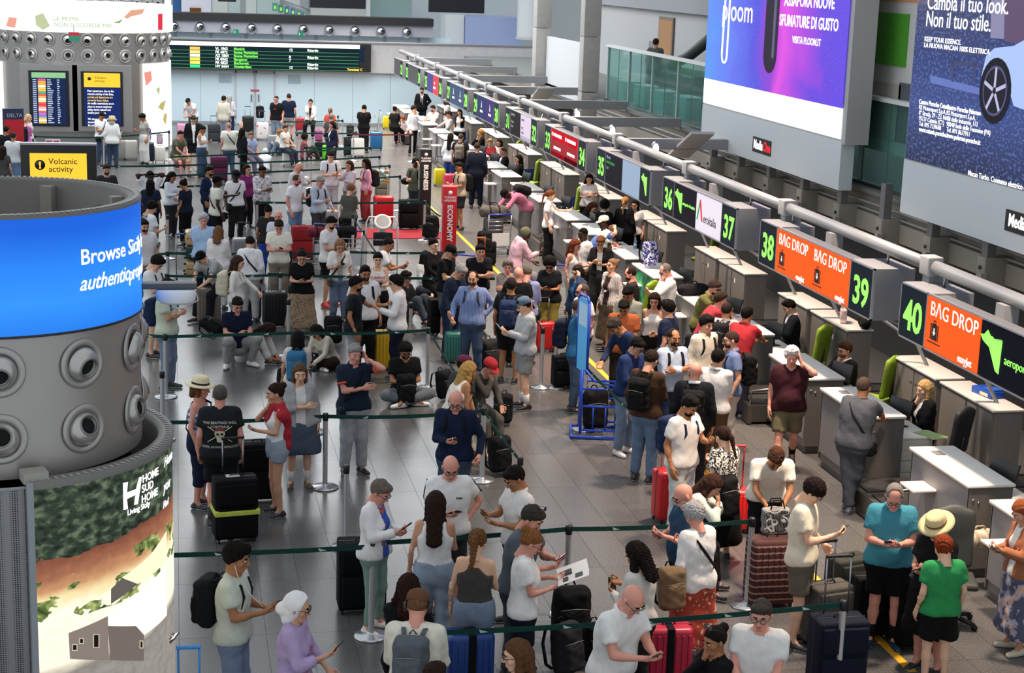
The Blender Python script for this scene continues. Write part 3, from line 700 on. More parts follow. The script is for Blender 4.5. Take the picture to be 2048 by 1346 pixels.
# ================================================================ things people carry
def soft(name, key, fn, h):
    """cached sdf mesh"""
    if key in HAIR: return HAIR[key]
    V, Q = fn(h).out(); HAIR[key] = npmesh(name, V, Q); return HAIR[key]
def bp_fn(h):
    g = G((-.17, -.26, -.26), (.17, .02, .27), h)
    g.rbox((0, -.095, -.0), (.145, .085, .225), .07); g.rbox((0, -.18, -.07), (.105, .055, .13), .045, k=.015)
    g.rbox((0, -.165, .12), (.11, .04, .07), .035, k=.015)
    g.wrinkle(.004, 30, 3); return g
def backpack_worn(R, col, label, logo=None, scale=1.0, low=0.0, strap=None, side=0):
    S, s = R['S'], R['s']; up = Vector(S['up']); fw = Vector(S['fw']); c = Vector(S['sp'](.27-low))-fw*.125*s
    M = Matrix(((1, fw.x, up.x, c.x), (0, fw.y, up.y, c.y), (0, fw.z, up.z, c.z), (0, 0, 0, 1)))
    M[0][0], M[0][1], M[0][2] = 1, 0, 0
    root = empty('backpack', (0, 0, 0), 0, label, 'backpack'); root.matrix_world = R['W'] @ M
    lod = R['lod']; link('bag_body', soft('bag_body', ('bp', lod), bp_fn, (.014, .02, .028)[lod]), mat('cloth', col), root, Matrix.Scale(scale, 4))
    sm = mat('cloth', strap or col); rad = .125
    for sx in (-1, 1):
        if side and sx != side: continue
        mb = MB(); y0 = .0
        pts = [(sx*.07, -.04, .20), (sx*.085, .03, .245), (sx*.10, .13, .255), (sx*.105, .225, .19), (sx*.11, .255, .09), (sx*.125, .235, .0), (sx*.155, .14, -.09), (sx*.13, .02, -.13), (sx*.11, -.03, -.12)]
        pts = [(x*s, y*s+.005, z*s+low) for x, y, z in pts]
        mb.tube(pts, .006, 6, flat=3.6, up=(1, 0, 0)); mb.build('strap', sm, root)
    mb = MB(); mb.tube([(-.03, -.03, .22*scale), (0, -.03, .255*scale), (.03, -.03, .22*scale)], .008, 6); mb.build('handle', sm, root)
    if lod < 2:
        mb = MB(); mb.tube([(-.11, -.20, .055), (0, -.238, .075), (.11, -.20, .055)], .004, 5); mb.build('zip', mat('plain', '#777777', .4), root, Matrix.Scale(scale, 4))
    return root
def backpack_ground(p, rz, col, label, scale=1.0, tilt=-.12, z=0.0, name='backpack', mat_=None, group=None):
    root = empty(name, (p[0], p[1], z), rz, label, 'backpack', group)
    lod = 0 if pxm(p) > 138 else 1
    M = Matrix.Translation((0, .1, .25*scale)) @ Matrix.Rotation(tilt, 4, 'X') @ Matrix.Scale(scale, 4)
    m = mat_ or mat('cloth', col); link('bag_body', soft('bag_body', ('bp', lod), bp_fn, .014 if lod == 0 else .02), m, root, M)
    for sx in (-1, 1):
        mb = MB(); mb.tube([(sx*.07, -.02, .20), (sx*.09, .06, .17), (sx*.10, .10, .02), (sx*.11, .06, -.16), (sx*.10, -.01, -.19)], .006, 6, flat=3.4, up=(1, 0, 0)); mb.build('strap', mat('cloth', '#141416'), root, M)
    mb = MB(); mb.tube([(-.04, -.03, .215), (-.02, -.03, .255), (.02, -.03, .255), (.04, -.03, .215)], .008, 6); mb.build('handle', mat('cloth', '#141416'), root, M)
    mb = MB(); mb.tube([(-.11, -.20, .055), (0, -.238, .075), (.11, -.20, .055)], .004, 5); mb.build('zip', mat('plain', '#777777', .4), root, M)
    return root
def phone(R, i=0, col='#101014', lit=None, label='dark phone', both=False):
    w, f, pl, xx = R['hands'][i]
    c = w+f*.095+pl*.030
    if both: c = (c+R['hands'][1-i][0]+R['hands'][1-i][1]*.095+R['hands'][1-i][2]*.03)/2
    hc = Vector(R['S']['hc']); n = (hc-c).normalized(); e_ = R['S']['hc'][2]-c.z
    if e_ < .12: n = (c-hc).normalized(); n = Vector((n.x, n.y, 0)).normalized()
    y = (f-n*f.dot(n)).normalized(); x = y.cross(n)
    M = Matrix(((x.x, y.x, n.x, c.x), (x.y, y.y, n.y, c.y), (x.z, y.z, n.z, c.z), (0, 0, 0, 1)))
    root = empty('phone', (0, 0, 0), 0, label, 'phone'); root.matrix_world = R['W'] @ M
    mb = MB(); mb.box((-.039, -.080, -.005), (.039, .080, .005), bev=.004); mb.build('case', mat('laminate', col, .3), root)
    mb = MB(); mb.box((-.035, -.075, .005), (.035, .075, .0062)); mb.build('screen', mat('emit', lit, 1.0) if lit else mat('plain', '#08090c', .1), root)
    return root
def crossbody(R, col, bag, label, side=1, front=.3, size=(.12, .05, .09), low=-.02, cat='bag'):
    S, s = R['S'], R['s']; P = lambda d, x, y: Vector(S['sp'](d))+Vector(S['fw'])*y*s+Vector((x*s*side, 0, 0))
    root = empty('shoulder_bag', R['pos'], R['rz'], label, cat)
    mb = MB(); lo = low+.06
    mb.tube([P(.50, -.10, .02), P(.46, -.09, .13), P(.32, .0, .168), P(.16, .11, .160), P(lo, .185, .07), P(lo, .195, -.02), P(.16, .14, -.13), P(.32, 0, -.155), P(.45, -.09, -.11), P(.50, -.10, .02)], .006, 6, flat=3, caps=False, up=(0, 0, 1))
    mb.build('strap', mat('cloth', col) if isinstance(col, str) else col, root)
    c = P(low-.04, .20, front*.35)
    def fn(h):
        g = G(-np.array(size)-.02, np.array(size)+.02, h); g.rbox((0, 0, 0), size, .035); g.wrinkle(.004, 35, 2); return g
    link('bag_body', soft('bag_body', ('cb', size), fn, .015), mat('cloth', bag), root, Matrix.Translation(c) @ Matrix.Rotation(pi/2 if front < .5 else .5, 4, 'Z'))
    return root
# ---------------------------------------------------------------- luggage
SUIT = {}
def case_meshes(w, d, h, hard):
    key = (w, d, h, hard)
    if key in SUIT: return SUIT[key]
    z0 = .045
    mb = MB(); mb.box((-w/2, -d/2, z0), (w/2, d/2, z0+h), bev=.045 if hard else .03)
    if hard:
        n = 7
        for i in range(n):
            x = -w/2+w*(i+.75)/(n+.5)
            for sy in (-1, 1): mb.box((x-.014, sy*d/2, z0+.06), (x+.014, sy*(d/2+.008), z0+h-.06), bev=.004)
    else:
        mb.box((-w/2+.03, -d/2-.04, z0+.04), (w/2-.03, -d/2+.01, z0+h*.52), bev=.02); mb.box((-w/2+.03, -d/2-.03, z0+h*.58), (w/2-.03, -d/2+.01, z0+h-.05), bev=.015)
    body = mb.mesh('shell')
    mb = MB(); mb.box((-w/2-.002, -.008, z0+.02), (w/2+.002, .008, z0+h+.002), bev=.003); seam = mb.mesh('zip')
    mb = MB(); mb.lathe([(.001, -.012), (.024, -.012), (.024, .012), (.001, .012)], 10, Matrix.Translation((0, 0, .025)) @ Matrix.Rotation(pi/2, 4, 'Y')); mb.box((-.016, -.014, .035), (.016, .014, z0+.01))
    wheels = mb.mesh('wheels')
    mb = MB(); mb.tube([(-.06, 0, z0+h), (-.05, 0, z0+h+.03), (.05, 0, z0+h+.03), (.06, 0, z0+h)], .009, 6); grip = mb.mesh('carry_handle')
    SUIT[key] = (body, seam, wheels, grip, z0); return SUIT[key]
def suitcase(p, rz, col, label, size='m', hard=True, handle=0.0, hcol='#9a9da2', trim='#141416', z=0.0, group=None, mat_=None, band=None, tag_=None):
    w, d, h = dict(s=(.36, .23, .50), m=(.44, .28, .62), l=(.50, .31, .72))[size]
    root = empty('suitcase', (p[0], p[1], z), rz, label, 'suitcase', group)
    b, sm, wh, gr, z0 = case_meshes(w, d, h, hard)
    link('shell', b, mat_ or mat('laminate' if hard else 'cloth', col, .38 if hard else None), root)
    link('zip', sm, mat('plain', trim, .5), root); [link('wheel', wh, mat('plain', '#18181a', .5), root, Matrix.Translation((sx*(w/2-.04), sy*(d/2-.035), 0))) for sx in (-1, 1) for sy in (-1, 1)]; link('carry_handle', gr, mat('plain', trim, .5), root)
    if handle > 0:
        mb = MB()
        for sx in (-1, 1): mb.tube([(sx*w*.24, d*.36, z0+h-.01), (sx*w*.24, d*.36, z0+h+handle)], .009, 6)
        mb.build('telescopic_handle', mat('metal', hcol), root)
        mb = MB(); mb.box((-w*.24-.015, d*.36-.014, z0+h+handle), (w*.24+.015, d*.36+.014, z0+h+handle+.03), bev=.01); mb.build('handle_grip', mat('plain', trim if hcol == '#9a9da2' else hcol, .5), root)
    if band:
        mb = MB(); zz = z0+h*band[1]
        mb.box((-w/2-.012, -d/2-.045, zz), (w/2+.012, d/2+.012, zz+.06), bev=.008) if band[2] == 'h' else mb.box((-.035, -d/2-.014, z0-.003), (.035, d/2+.012, z0+h+.008), bev=.006)
        mb.build('luggage_strap', mat('cloth', band[0]), root)
    if tag_:
        mb = MB(); mb.box((-.10, -.03, z0+h), (.06, .06, z0+h+.015), bev=.005); mb.build('luggage_tag', mat('laminate', tag_), root)
    return root
def duffel_fn(h):
    g = G((-.36, -.20, -.02), (.36, .20, .36), h); g.cone((-.22, 0, .15), (.22, 0, .15), .145, .145, 0); g.cut((0, 0, .005), (0, 0, -1)); g.wrinkle(.008, 18, 5); return g
def duffel(p, rz, col, label, z=0.0, scale=1.0, name='duffel_bag', strap='#17181a', sz=1.0, mat_=None, group=None):
    root = empty(name, (p[0], p[1], z), rz, label, 'bag', group)
    link('bag_body', soft('bag_body', 'duffel', duffel_fn, .02), mat_ or mat('cloth', col), root, Matrix.Diagonal((scale, scale, scale*sz, 1)))
    for sx in (-1, 1):
        mb = MB(); r = .152*scale; a = np.linspace(-.25*pi, 1.25*pi, 14); mb.tube([(sx*.11*scale, r*cos(t), .15*scale*sz+r*sz*sin(t)) for t in a], .006, 6, flat=3.2, up=(1, 0, 0)); mb.build('strap', mat('cloth', strap), root)
    mb = MB(); mb.tube([(-.11*scale, 0, .30*scale*sz), (-.06*scale, 0, .36*scale*sz), (.06*scale, 0, .36*scale*sz), (.11*scale, 0, .30*scale*sz)], .010, 6); mb.build('carry_handle', mat('cloth', strap), root)
    return root
def tote_fn(h):
    g = G((-.2, -.1, -.02), (.2, .1, .36), h); g.rbox((0, 0, .16), (.17, .07, .16), .04); g.wrinkle(.006, 25, 8); return g
def tote(p, rz, m, label, z=0.0, scale=1.0, strap='#17181a', name='tote_bag', cat='bag'):
    root = empty(name, (p[0], p[1], z), rz, label, cat)
    link('bag_body', soft('bag_body', 'tote', tote_fn, .018), m if not isinstance(m, str) else mat('cloth', m), root, Matrix.Scale(scale, 4))
    for sy in (-1, 1):
        mb = MB(); mb.tube([(-.09*scale, sy*.05*scale, .30*scale), (-.06*scale, sy*.04*scale, .42*scale), (.06*scale, sy*.04*scale, .42*scale), (.09*scale, sy*.05*scale, .30*scale)], .008, 6); mb.build('carry_handle', mat('cloth', strap), root)
    return root
def trolley(p, rz, label, panel='#c9cccc'):
    """airport luggage trolley: local +y is the pushing direction"""
    root = empty('luggage_trolley', (p[0], p[1], 0), rz, label, 'luggage trolley', 'airport luggage trolleys')
    st = mat('metal', '#a8abb0', .35)
    mb = MB()
    for sx in (-1, 1):
        mb.tube([(sx*.27, -.42, .14), (sx*.27, .10, .16), (sx*.16, .52, .16)], .014, 8); mb.tube([(sx*.27, -.42, .14), (sx*.28, -.46, .55), (sx*.28, -.50, .98)], .014, 8)
    for y in (-.42, -.2, .1, .35): mb.tube([(-.25+max(0, y)*.2, y, .155), (.25-max(0, y)*.2, y, .155)], .008, 6)
    mb.build('frame', st, root)
    mb = MB()
    for z in (.62, .72, .82): mb.tube([(-.27, -.46-(z-.55)*.09, z), (.27, -.46-(z-.55)*.09, z)], .007, 6)
    for sx in (-1, 1): mb.tube([(sx*.26, -.48, .82), (sx*.24, -.30, .84), (sx*.2, -.28, .70)], .007, 6)
    mb.build('basket', st, root)
    mb = MB(); mb.tube([(-.28, -.50, .99), (.28, -.50, .99)], .018, 8); mb.build('push_bar', mat('plain', '#2030a0', .4), root)
    mb = MB(); mb.box((-.25, -.475, .24), (.25, -.465, .54)); mb.build('advert_panel', mat('laminate', panel), root)
    for x, y in ((-.26, -.38), (.26, -.38), (-.15, .46), (.15, .46)):
        mb = MB(); mb.lathe([(.001, -.016), (.055, -.016), (.055, .016), (.001, .016)], 14, Matrix.Translation((x, y, .055)) @ Matrix.Rotation(pi/2, 4, 'Y')); mb.box((x-.02, y-.015, .06), (x+.02, y+.015, .14)); mb.build('wheel', mat('plain', '#1c1c1e', .6), root)
    return root
def bottle(p, z, label, col='#9fc4dc', cap='#e8e8e8', h=.22):
    root = empty('water_bottle', (p[0], p[1], z), 0, label, 'bottle')
    mb = MB(); mb.lathe([(.001, 0), (.031, 0), (.033, .02), (.033, h*.62), (.028, h*.72), (.013, h*.88), (.013, h*.93)], 14); mb.build('bottle_body', mat('glass', col, .6), root)
    mb = MB(); mb.lathe([(.015, h*.92), (.015, h), (.001, h)], 12); mb.build('cap', mat('plain', cap, .4), root)
    mb = MB(); mb.lathe([(.0338, h*.28), (.0338, h*.52)], 14); mb.build('label', mat('plain', '#cfe0ee', .5), root)
    return root
# ================================================================ setting
def struct(name, mb, m, **k): return tag(mb.build(name, m) if isinstance(mb, MB) else mb, kind='structure', **k)
def floor_mat(name, c, rough):
    m, N, L, B = nt(name); ge = N.new('ShaderNodeNewGeometry'); n1 = N.new('ShaderNodeTexNoise'); n2 = N.new('ShaderNodeTexVoronoi'); n3 = N.new('ShaderNodeTexNoise')
    n1.inputs['Scale'].default_value = 55; n1.inputs['Detail'].default_value = 4; n2.inputs['Scale'].default_value = 26; n3.inputs['Scale'].default_value = .6
    for n in (n1, n2, n3): L.new(ge.outputs['Position'], n.inputs['Vector'])
    ra = N.new('ShaderNodeValToRGB'); b = lin(c)
    ra.color_ramp.elements[0].position = .34; ra.color_ramp.elements[0].color = (*[v*.62 for v in b], 1)
    ra.color_ramp.elements[1].position = .62; ra.color_ramp.elements[1].color = (*[min(1, v*1.18) for v in b], 1)
    L.new(n1.outputs['Fac'], ra.inputs['Fac'])
    lt = N.new('ShaderNodeMath'); lt.operation = 'LESS_THAN'; lt.inputs[1].default_value = .13; L.new(n2.outputs['Distance'], lt.inputs[0])
    mx = N.new('ShaderNodeMix'); mx.data_type = 'RGBA'; mx.inputs[7].default_value = (*[min(1, v*1.45) for v in b], 1)
    ml = N.new('ShaderNodeMath'); ml.operation = 'MULTIPLY'; ml.inputs[1].default_value = .18; L.new(lt.outputs[0], ml.inputs[0]); L.new(ml.outputs[0], mx.inputs[0]); L.new(ra.outputs['Color'], mx.inputs[6])
    oi = N.new('ShaderNodeObjectInfo'); hv = N.new('ShaderNodeHueSaturation'); mr = N.new('ShaderNodeMapRange'); mr.inputs[3].default_value = .93; mr.inputs[4].default_value = 1.07
    L.new(oi.outputs['Random'], mr.inputs[0]); L.new(mr.outputs[0], hv.inputs['Value']); L.new(mx.outputs[2], hv.inputs['Color']); L.new(hv.outputs['Color'], B.inputs['Base Color'])
    mr2 = N.new('ShaderNodeMapRange'); mr2.inputs[3].default_value = rough*.75; mr2.inputs[4].default_value = rough*1.3; L.new(n3.outputs['Fac'], mr2.inputs[0]); L.new(mr2.outputs[0], B.inputs['Roughness'])
    B.inputs['Specular IOR Level'].default_value = .5
    return m
FLOORC = '#595857'
fm = floor_mat('granite_tile', FLOORC, .26)
floor = struct('floor', MB().box((-12, 9, -.2), (20, 72, -.006)), mat('plain', '#4c4a48', .6))
TX, TY, TX0, TY0 = .43, 1.49, -.035, 15.69
tiles = []
for i in range(-26, 44):
    for j in range(-4, 38):
        x, y = TX0+i*TX, TY0+j*TY
        if x < -11.5 or x > 15.5: continue
        c = Vector((x+TX/2, y+TY/2, 0)); d = c-O_; z = d.dot(CF); px = 1024+FPX*d.dot(CR)/z; py = 673-FPX*d.dot(CU)/z
        vis = -80 < px < 2130 and -50 < py < 1460 and x < 9
        tiles.append((0 if vis else 1, z, x, y))
tiles.sort()
mb = MB(); g_ = .002
mb.box((g_, g_, -.02), (TX-g_, TY-g_, 0)); tile_me = mb.mesh('tile')
for k, (v, z, x, y) in enumerate(tiles[:300]): link('tile', tile_me, fm, floor, Matrix.Translation((x, y, 0)))
mb = MB()
for v, z, x, y in tiles[300:]: mb.add([(x+g_, y+g_, 0), (x+TX-g_, y+g_, 0), (x+TX-g_, y+TY-g_, 0), (x+g_, y+TY-g_, 0), (x+g_, y+g_, -.01), (x+TX-g_, y+g_, -.01), (x+TX-g_, y+TY-g_, -.01), (x+g_, y+TY-g_, -.01)], [(0, 1, 2, 3), (4, 5, 1, 0), (7, 4, 0, 3), (5, 6, 2, 1)])
o = mb.build('tile', fm, floor); o['kind'] = 'stuff'
YL = at(1640, 1165).x
mb = MB()
mb.box((YL-.045, 14, 0), (YL+.045, 52, .003)); struct('trim_1', mb, mat('plain', '#e8a81c', .5))
# far wall ------------------------------------------------------------
YW = 70.0
frost = mat('plain', '#c9dce4', .35); frame_m = mat('laminate', '#b9b7bd', .5); conc = mat('concrete', '#b3b1b2', .8)
w = struct('wall_far', MB().box((-12, YW, 0), (16, YW+.3, 2.22)), mat('plain', '#d3dde2', .5))
panel = lambda x0, x1, z0, z1, y: MB().box((x0, y, z0), (x1, y+.02, z1))
xs = [-11.9, -10, -8, -6, -4, -2, -.42, 1.0, 2.35]
for a, b in zip(xs, xs[1:]): panel(a+.01, b-.01, .1, 2.17, YW-.03).build('panel', frost, w)
xs = [4.12, 5.7, 7.3, 8.9]+[10.5, 12.1, 13.7, 15.5]
for a, b in zip(xs, xs[1:]): panel(a+.01, b-.01, .1, 2.17, YW-.03).build('panel', frost, w)
panel(-11.9, 15.5, 0, .09, YW-.04).build('skirting', mat('laminate', '#8f9296'), w)
for d, (a, b) in enumerate(((2.42, 3.2), (3.26, 4.04))):
    dr = empty('door_%d' % (d+1), (a, YW-.06, 0)); dr['kind'] = 'structure'
    MB().box((.05, 0, .02), (b-a-.05, .03, 2.12)).build('door_leaf', mat('plain', '#c4d6de', .3), dr)
    mb = MB(); mb.box((0, -.02, 0), (.05, .05, 2.2)); mb.box((b-a-.05, -.02, 0), (b-a, .05, 2.2)); mb.box((0, -.02, 2.13), (b-a, .05, 2.2)); mb.build('door_frame', frame_m, dr)
    MB().box((b-a-.14 if d == 0 else .1, -.05, .95), (b-a-.10 if d == 0 else .14, -.02, 1.25)).build('door_handle', mat('metal', '#888888'), dr)
for x in (1.75, 4.6):
    mb = MB()
    for k in range(7): mb.box((x, YW-.06, 1.72+k*.05), (x+.52, YW-.03, 1.75+k*.05))
    v = mb.build('air_grille', mat('laminate', '#a9bcc4')); tag(v, 'pale slatted air grille %s the glazed double door' % ('left of' if x < 3 else 'right of'), 'vent')
MB().box((3.05, YW-.10, 1.38), (3.4, YW-.07, 1.44)).build('door_sign', mat('plain', '#b04048'), None)
tag(bpy.data.objects['door_sign'], 'small red strip sign on the far double door', 'sign')
mb = MB(); mb.box((-12, YW-.25, 2.22), (16.2, YW+.3, 3.44)); struct('wall_far_upper', mb, conc)
MB().box((-12, YW-.30, 3.44), (16.2, YW+.1, 3.50)).build('trim_2', mat('plain', '#77777c'))['kind'] = 'structure'
# mezzanine beyond
zt = lambda y, Y=73: onY(600, y, Y).z
Y2 = 73.0
z_ws0, z_ws1 = zt(86), zt(68); z_so = zt(45); z_bk = zt(30)
w2 = struct('wall_mezzanine', MB().box((-12, Y2, 3.3), (11.2, Y2+.3, z_ws1)), mat('laminate', '#aeb7bd'))
x = -1.5
k = 0
while x < 11:
    MB().box((x+.08, Y2-.02, z_ws0), (x+1.42, Y2, z_ws1-.02)).build('pane', mat('plain', '#c6d8de', .15), w2); x += 1.5
w3 = struct('trim_3', MB().box((-12, Y2-.6, z_ws1), (onY(862, 50, Y2).x, Y2+.5, z_so)), mat('laminate', '#9a9aa2', .6))
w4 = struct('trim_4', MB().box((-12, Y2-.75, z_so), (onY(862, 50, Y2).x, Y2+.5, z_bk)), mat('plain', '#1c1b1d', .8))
ball = MB(); ball.lathe([(.001, -.23), (.10, -.20), (.19, -.12), (.225, 0), (.19, .12), (.10, .2), (.001, .23)], 16)
ball_me = ball.mesh('dome'); hole_me = MB().lathe([(.001, 0), (.085, 0), (.09, -.03), (.10, -.03), (.10, .02), (.085, .02), (.001, .01)], 14).mesh('nozzle_opening')
for i in range(10):
    px = 348+i*51.7; py = 53.5+i*1.35; p = onY(px, py, Y2-.62)
    r = empty('air_nozzle', p, 0, 'round steel air nozzle in the grey soffit band, %s from the left' % ['first', 'second', 'third', 'fourth', 'fifth', 'sixth', 'seventh', 'eighth', 'ninth', 'tenth'][i], 'nozzle', 'jet nozzles along the far soffit')
    link('dome', ball_me, mat('metal', '#b9bbc0'), r); link('nozzle_opening', hole_me, mat('plain', '#0a0a0b', .8), r, Matrix.Translation((.06, -.20, .02)) @ Matrix.Rotation(pi/2, 4, 'X'))
# departures board
a, b = onY(322, 76, 69.5), onY(742, 142, 69.5); zb0, zb1 = 2.28, 3.42
brd = empty('departures_board', (0, 69.45, 0), 0, 'long dark departures board with green route lines on the far wall', 'board')
x0, x1 = -.6, onY(742, 100, 69.5).x
MB().box((x0, 0, zb0), (x1, .2, zb1)).build('housing', mat('plain', '#0d0e10', .5), brd)
MB().box((x0+.05, -.012, zb0+.03), (x1-.48, 0, zb1-.22)).build('screen', mat('emit', '#14262f', 1.0), brd)
MB().box((x1-.48, -.012, zb0+.4), (x1-.27, 0, zb1-.12)).build('side_screen', mat('emit', '#1d2f45', .8), brd)
MB().box((x0, -.014, zb1-.19), (x1-.48, 0, zb1-.03)).build('header', mat('emit', '#ffffff', 1.6), brd)
rows = [('VL 1863', 'Munich', '12', 'Ritardo', '#ffb85c'), ('FR 4872', 'Roma Fiumicino', '', '', '#ffd07a'), ('AZ 1884', 'Roma Fiumicino', '8', 'Ritardo', '#f4f4f0'), ('FR 8362', 'Bergamo', '7', '', '#ffd04c'), ('FR 4823', 'Bucharest', '', 'Ritardo', '#ffd868'), ('HV 5664', 'Amsterdam', '13', 'Ritardo', '#3fd08c')]
rh = (zb1-.24-zb0-.04)/6
for i, (fl, ct, gt, st_, cc) in enumerate(rows):
    z = zb1-.24-rh*(i+1)
    MB().box((x0+.05, -.018, z-.008), (x1-.5, -.012, z+.010)).build('divider', mat('emit', '#4f9c60', 1.0), brd)
    MB().box((2.9*0+.18+x0+1.0, -.02, z+.02), (x0+1.58, -.012, z+rh-.01)).build('time_field', mat('emit', cc, 1.3), brd)
    for s_, xx, c in ((fl, x0+2.2, '#ffffff'), (ct, x0+2.95, '#7cf25a'), (gt, x0+5.2, '#ffffff'), (st_, x0+5.95, '#ffffff')):
        if s_: letter(s_, frame((xx, 69.45-.022, z+.035), (1, 0, 0), (0, 0, 1)), .15, mat('emit', c, 1.5), brd, .004)
letter('Terminal C', frame((x1-1.0, 69.45-.022, zb0+.045), (1, 0, 0), (0, 0, 1)), .14, mat('emit', '#ffd24a', 1.5), brd, .004)
for nm, px, py in (('left', 472, 64), ('right', 601, 68)):
    p = onY(px, py, Y2-.8); r = empty('exit_sign', p, 0, 'green exit sign under the %s part of the soffit' % nm, 'sign')
    MB().box((-.11, 0, -.11), (.11, .04, .11)).build('sign_body', mat('emit', '#2f8f72', .8), r)
    mb = MB(); mb.box((-.06, -.004, -.05), (-.03, 0, .05)); mb.build('pictogram', mat('emit', '#e8f4ee', 1), r)
# background beyond mezzanine
Y3 = 88.0
P3 = lambda x, y, Y=Y3: onY(x, y, Y)
def plate(name, x0, y0, x1, y1, Y, m, depth=.4, label=None, cat=None, kind=None):
    a, b = onY(x0, y1, Y), onY(x1, y0, Y); o = MB().box((a.x, Y, a.z), (b.x, Y+depth, b.z)).build(name, m); return tag(o, label, cat, None, kind)
plate('wall_back', -200, -200, 1300, 130, 100, mat('plain', '#a8adac', .8), .3, kind='structure')
plate('shop_front', 363, -30, 422, 27, 86, mat('laminate', '#dcd9e2'), 2, 'white shop unit with a small lit brown window beyond the mezzanine', 'shop')
plate('shop_window', 380, 16, 402, 26, 85.9, mat('emit', '#6e4424', .8), .1, 'small brown lit display window in the white shop unit', 'window')
plate('pale_panel', 346, -30, 362, 27, 87, mat('plain', '#2b5f9a'), 1, 'narrow blue panel left of the white shop unit', 'panel')
for i, (x0, x1) in enumerate(((425, 455), (457, 480), (492, 512), (514, 560), (562, 600))):
    plate('pane', x0, -30, x1, 27, 95, mat('plain', '#b9c9c6' if i % 2 else '#cfd4cc', .3), .2, 'pale glazed wall panel beyond the mezzanine, %s from the left' % ['first', 'second', 'third', 'fourth', 'fifth'][i], 'panel')
plate('flat_screen', 436, -30, 472, 3, 84, mat('plain', '#101214', .3), .2, 'dark flat screen hanging beyond the mezzanine rail', 'screen')
plate('dark_gallery', 620, -30, 732, 18, 90, mat('plain', '#23282c', .3), 1, 'dark glazed gallery band beyond the mezzanine', 'gallery')
plate('gallery_slab', 622, 19, 735, 33, 89, mat('laminate', '#b9b9b6'), 1, 'pale slab edge under the dark gallery', 'slab')
plate('pillar', 733, -30, 741, 38, 88, mat('plain', '#c9cccc'), .4, 'slim pale pillar right of the dark gallery', 'pillar')
plate('green_glass', 741, -5, 822, 40, 92, mat('plain', '#8fa8a4', .2), .3, 'greenish glass screen beyond the mezzanine', 'glass screen')
plate('back_wall_panel', 823, -30, 1048, 96, 95, mat('plain', '#b5bcc0'), .3, kind='structure')
plate('service_booth', 930, 36, 1045, 93, 80, mat('laminate', '#93a0c4'), 3, 'lilac blue booth wall standing on the mezzanine', 'booth')
plate('booth_return', 890, 30, 929, 90, 80.2, mat('laminate', '#c3c7c8'), 1.5, 'pale side wall of the mezzanine booth', 'panel')
plate('hanging_screen', 858, -30, 970, 24, 86, mat('plain', '#101418', .35), .3, 'large black screen hanging over the mezzanine booth', 'screen')
r = empty('round_column', (P3(1057, 40, 79).x, 79, 3.4), 0, 'round white column on the far mezzanine beside the lilac booth', 'column')
MB().lathe([(.55, 0), (.55, 6)], 24).build('shaft', mat('plain', '#cfd3d2', .6), r); MB().lathe([(.6, 0), (.6, .1), (.55, .12)], 24).build('base', mat('plain', '#b9bcbb'), r)
# hanging sign beams in the distance (green / blue row)
for i in range(6):
    p = onY(550+i*12, 14+i*3.2, 93); r = empty('distant_sign', p, 0, 'distant hanging desk sign beyond the mezzanine, %s in its row' % ['first', 'second', 'third', 'fourth', 'fifth', 'sixth'][i], 'sign', 'distant hanging signs')
    MB().box((-.14, 0, -.22), (.14, .15, .22)).build('sign_body', mat('laminate', ['#5c9f86', '#3f8f6c', '#4a7aa0', '#4a7aa0', '#5c8aa8', '#5c8aa8'][i]), r)
    MB().box((-.06, -.01, -.12), (.06, 0, .06)).build('number_field', mat('emit', '#9af06c', .9), r)
mb = MB(); a, b = onY(560, 2, 90), onY(645, 34, 90); mb.tube([a, b], .12, 8); tag(mb.build('steel_beam', mat('metal', '#a8abad', .5)), 'sloping steel beam above the distant hanging signs', 'beam')
# right side: concrete columns, panel, upper facade ---------------------
XF = 12.0
def quadX(name, pts, X, m, th=.08, label=None, cat=None, kind=None, parent=None):
    P = [onX(px, py, X) for px, py in pts]
    o = MB().poly(P, th, (1, 0, 0)).build(name, m, parent); return tag(o, label, cat, None, kind)
colm = mat('concrete', '#a9a6a2', .85)
for n_, (px, wd) in enumerate(((1087, .55), (1184, .5))):
    p = onX(px, 150, XF); r = empty('concrete_column', (XF-.1, p.y, 0), 0, 'square concrete column %s the white wall panel' % ('left of' if n_ == 0 else 'right of'), 'column'); 
    for q in range(6): MB().box((-.25, -wd/2, q*1.6+.012), (.25, wd/2, q*1.6+1.588), bev=.01).build('block', colm, r)
Pn = [onX(1094, 72, XF).y, onX(1180, 92, XF).y]
r = empty('wall_panel', (XF, 0, 0), 0, 'large plain white panel between the two concrete columns', 'panel')
MB().box((0, Pn[1], onX(1170, 208, XF).z), (.1, Pn[0], onX(1094, 72, XF).z)).build('board', mat('plain', '#cfd1d4', .5), r); MB().box((-.02, Pn[1], onX(1170, 208, XF).z-.08), (.12, Pn[0], onX(1170, 208, XF).z)).build('edge_strip', mat('metal', '#9a9ca0'), r)
YB0, YB1 = onX(1200, 92, XF).y, 12.0
zg0, zg1 = 3.0, onX(1300, 113, XF).z
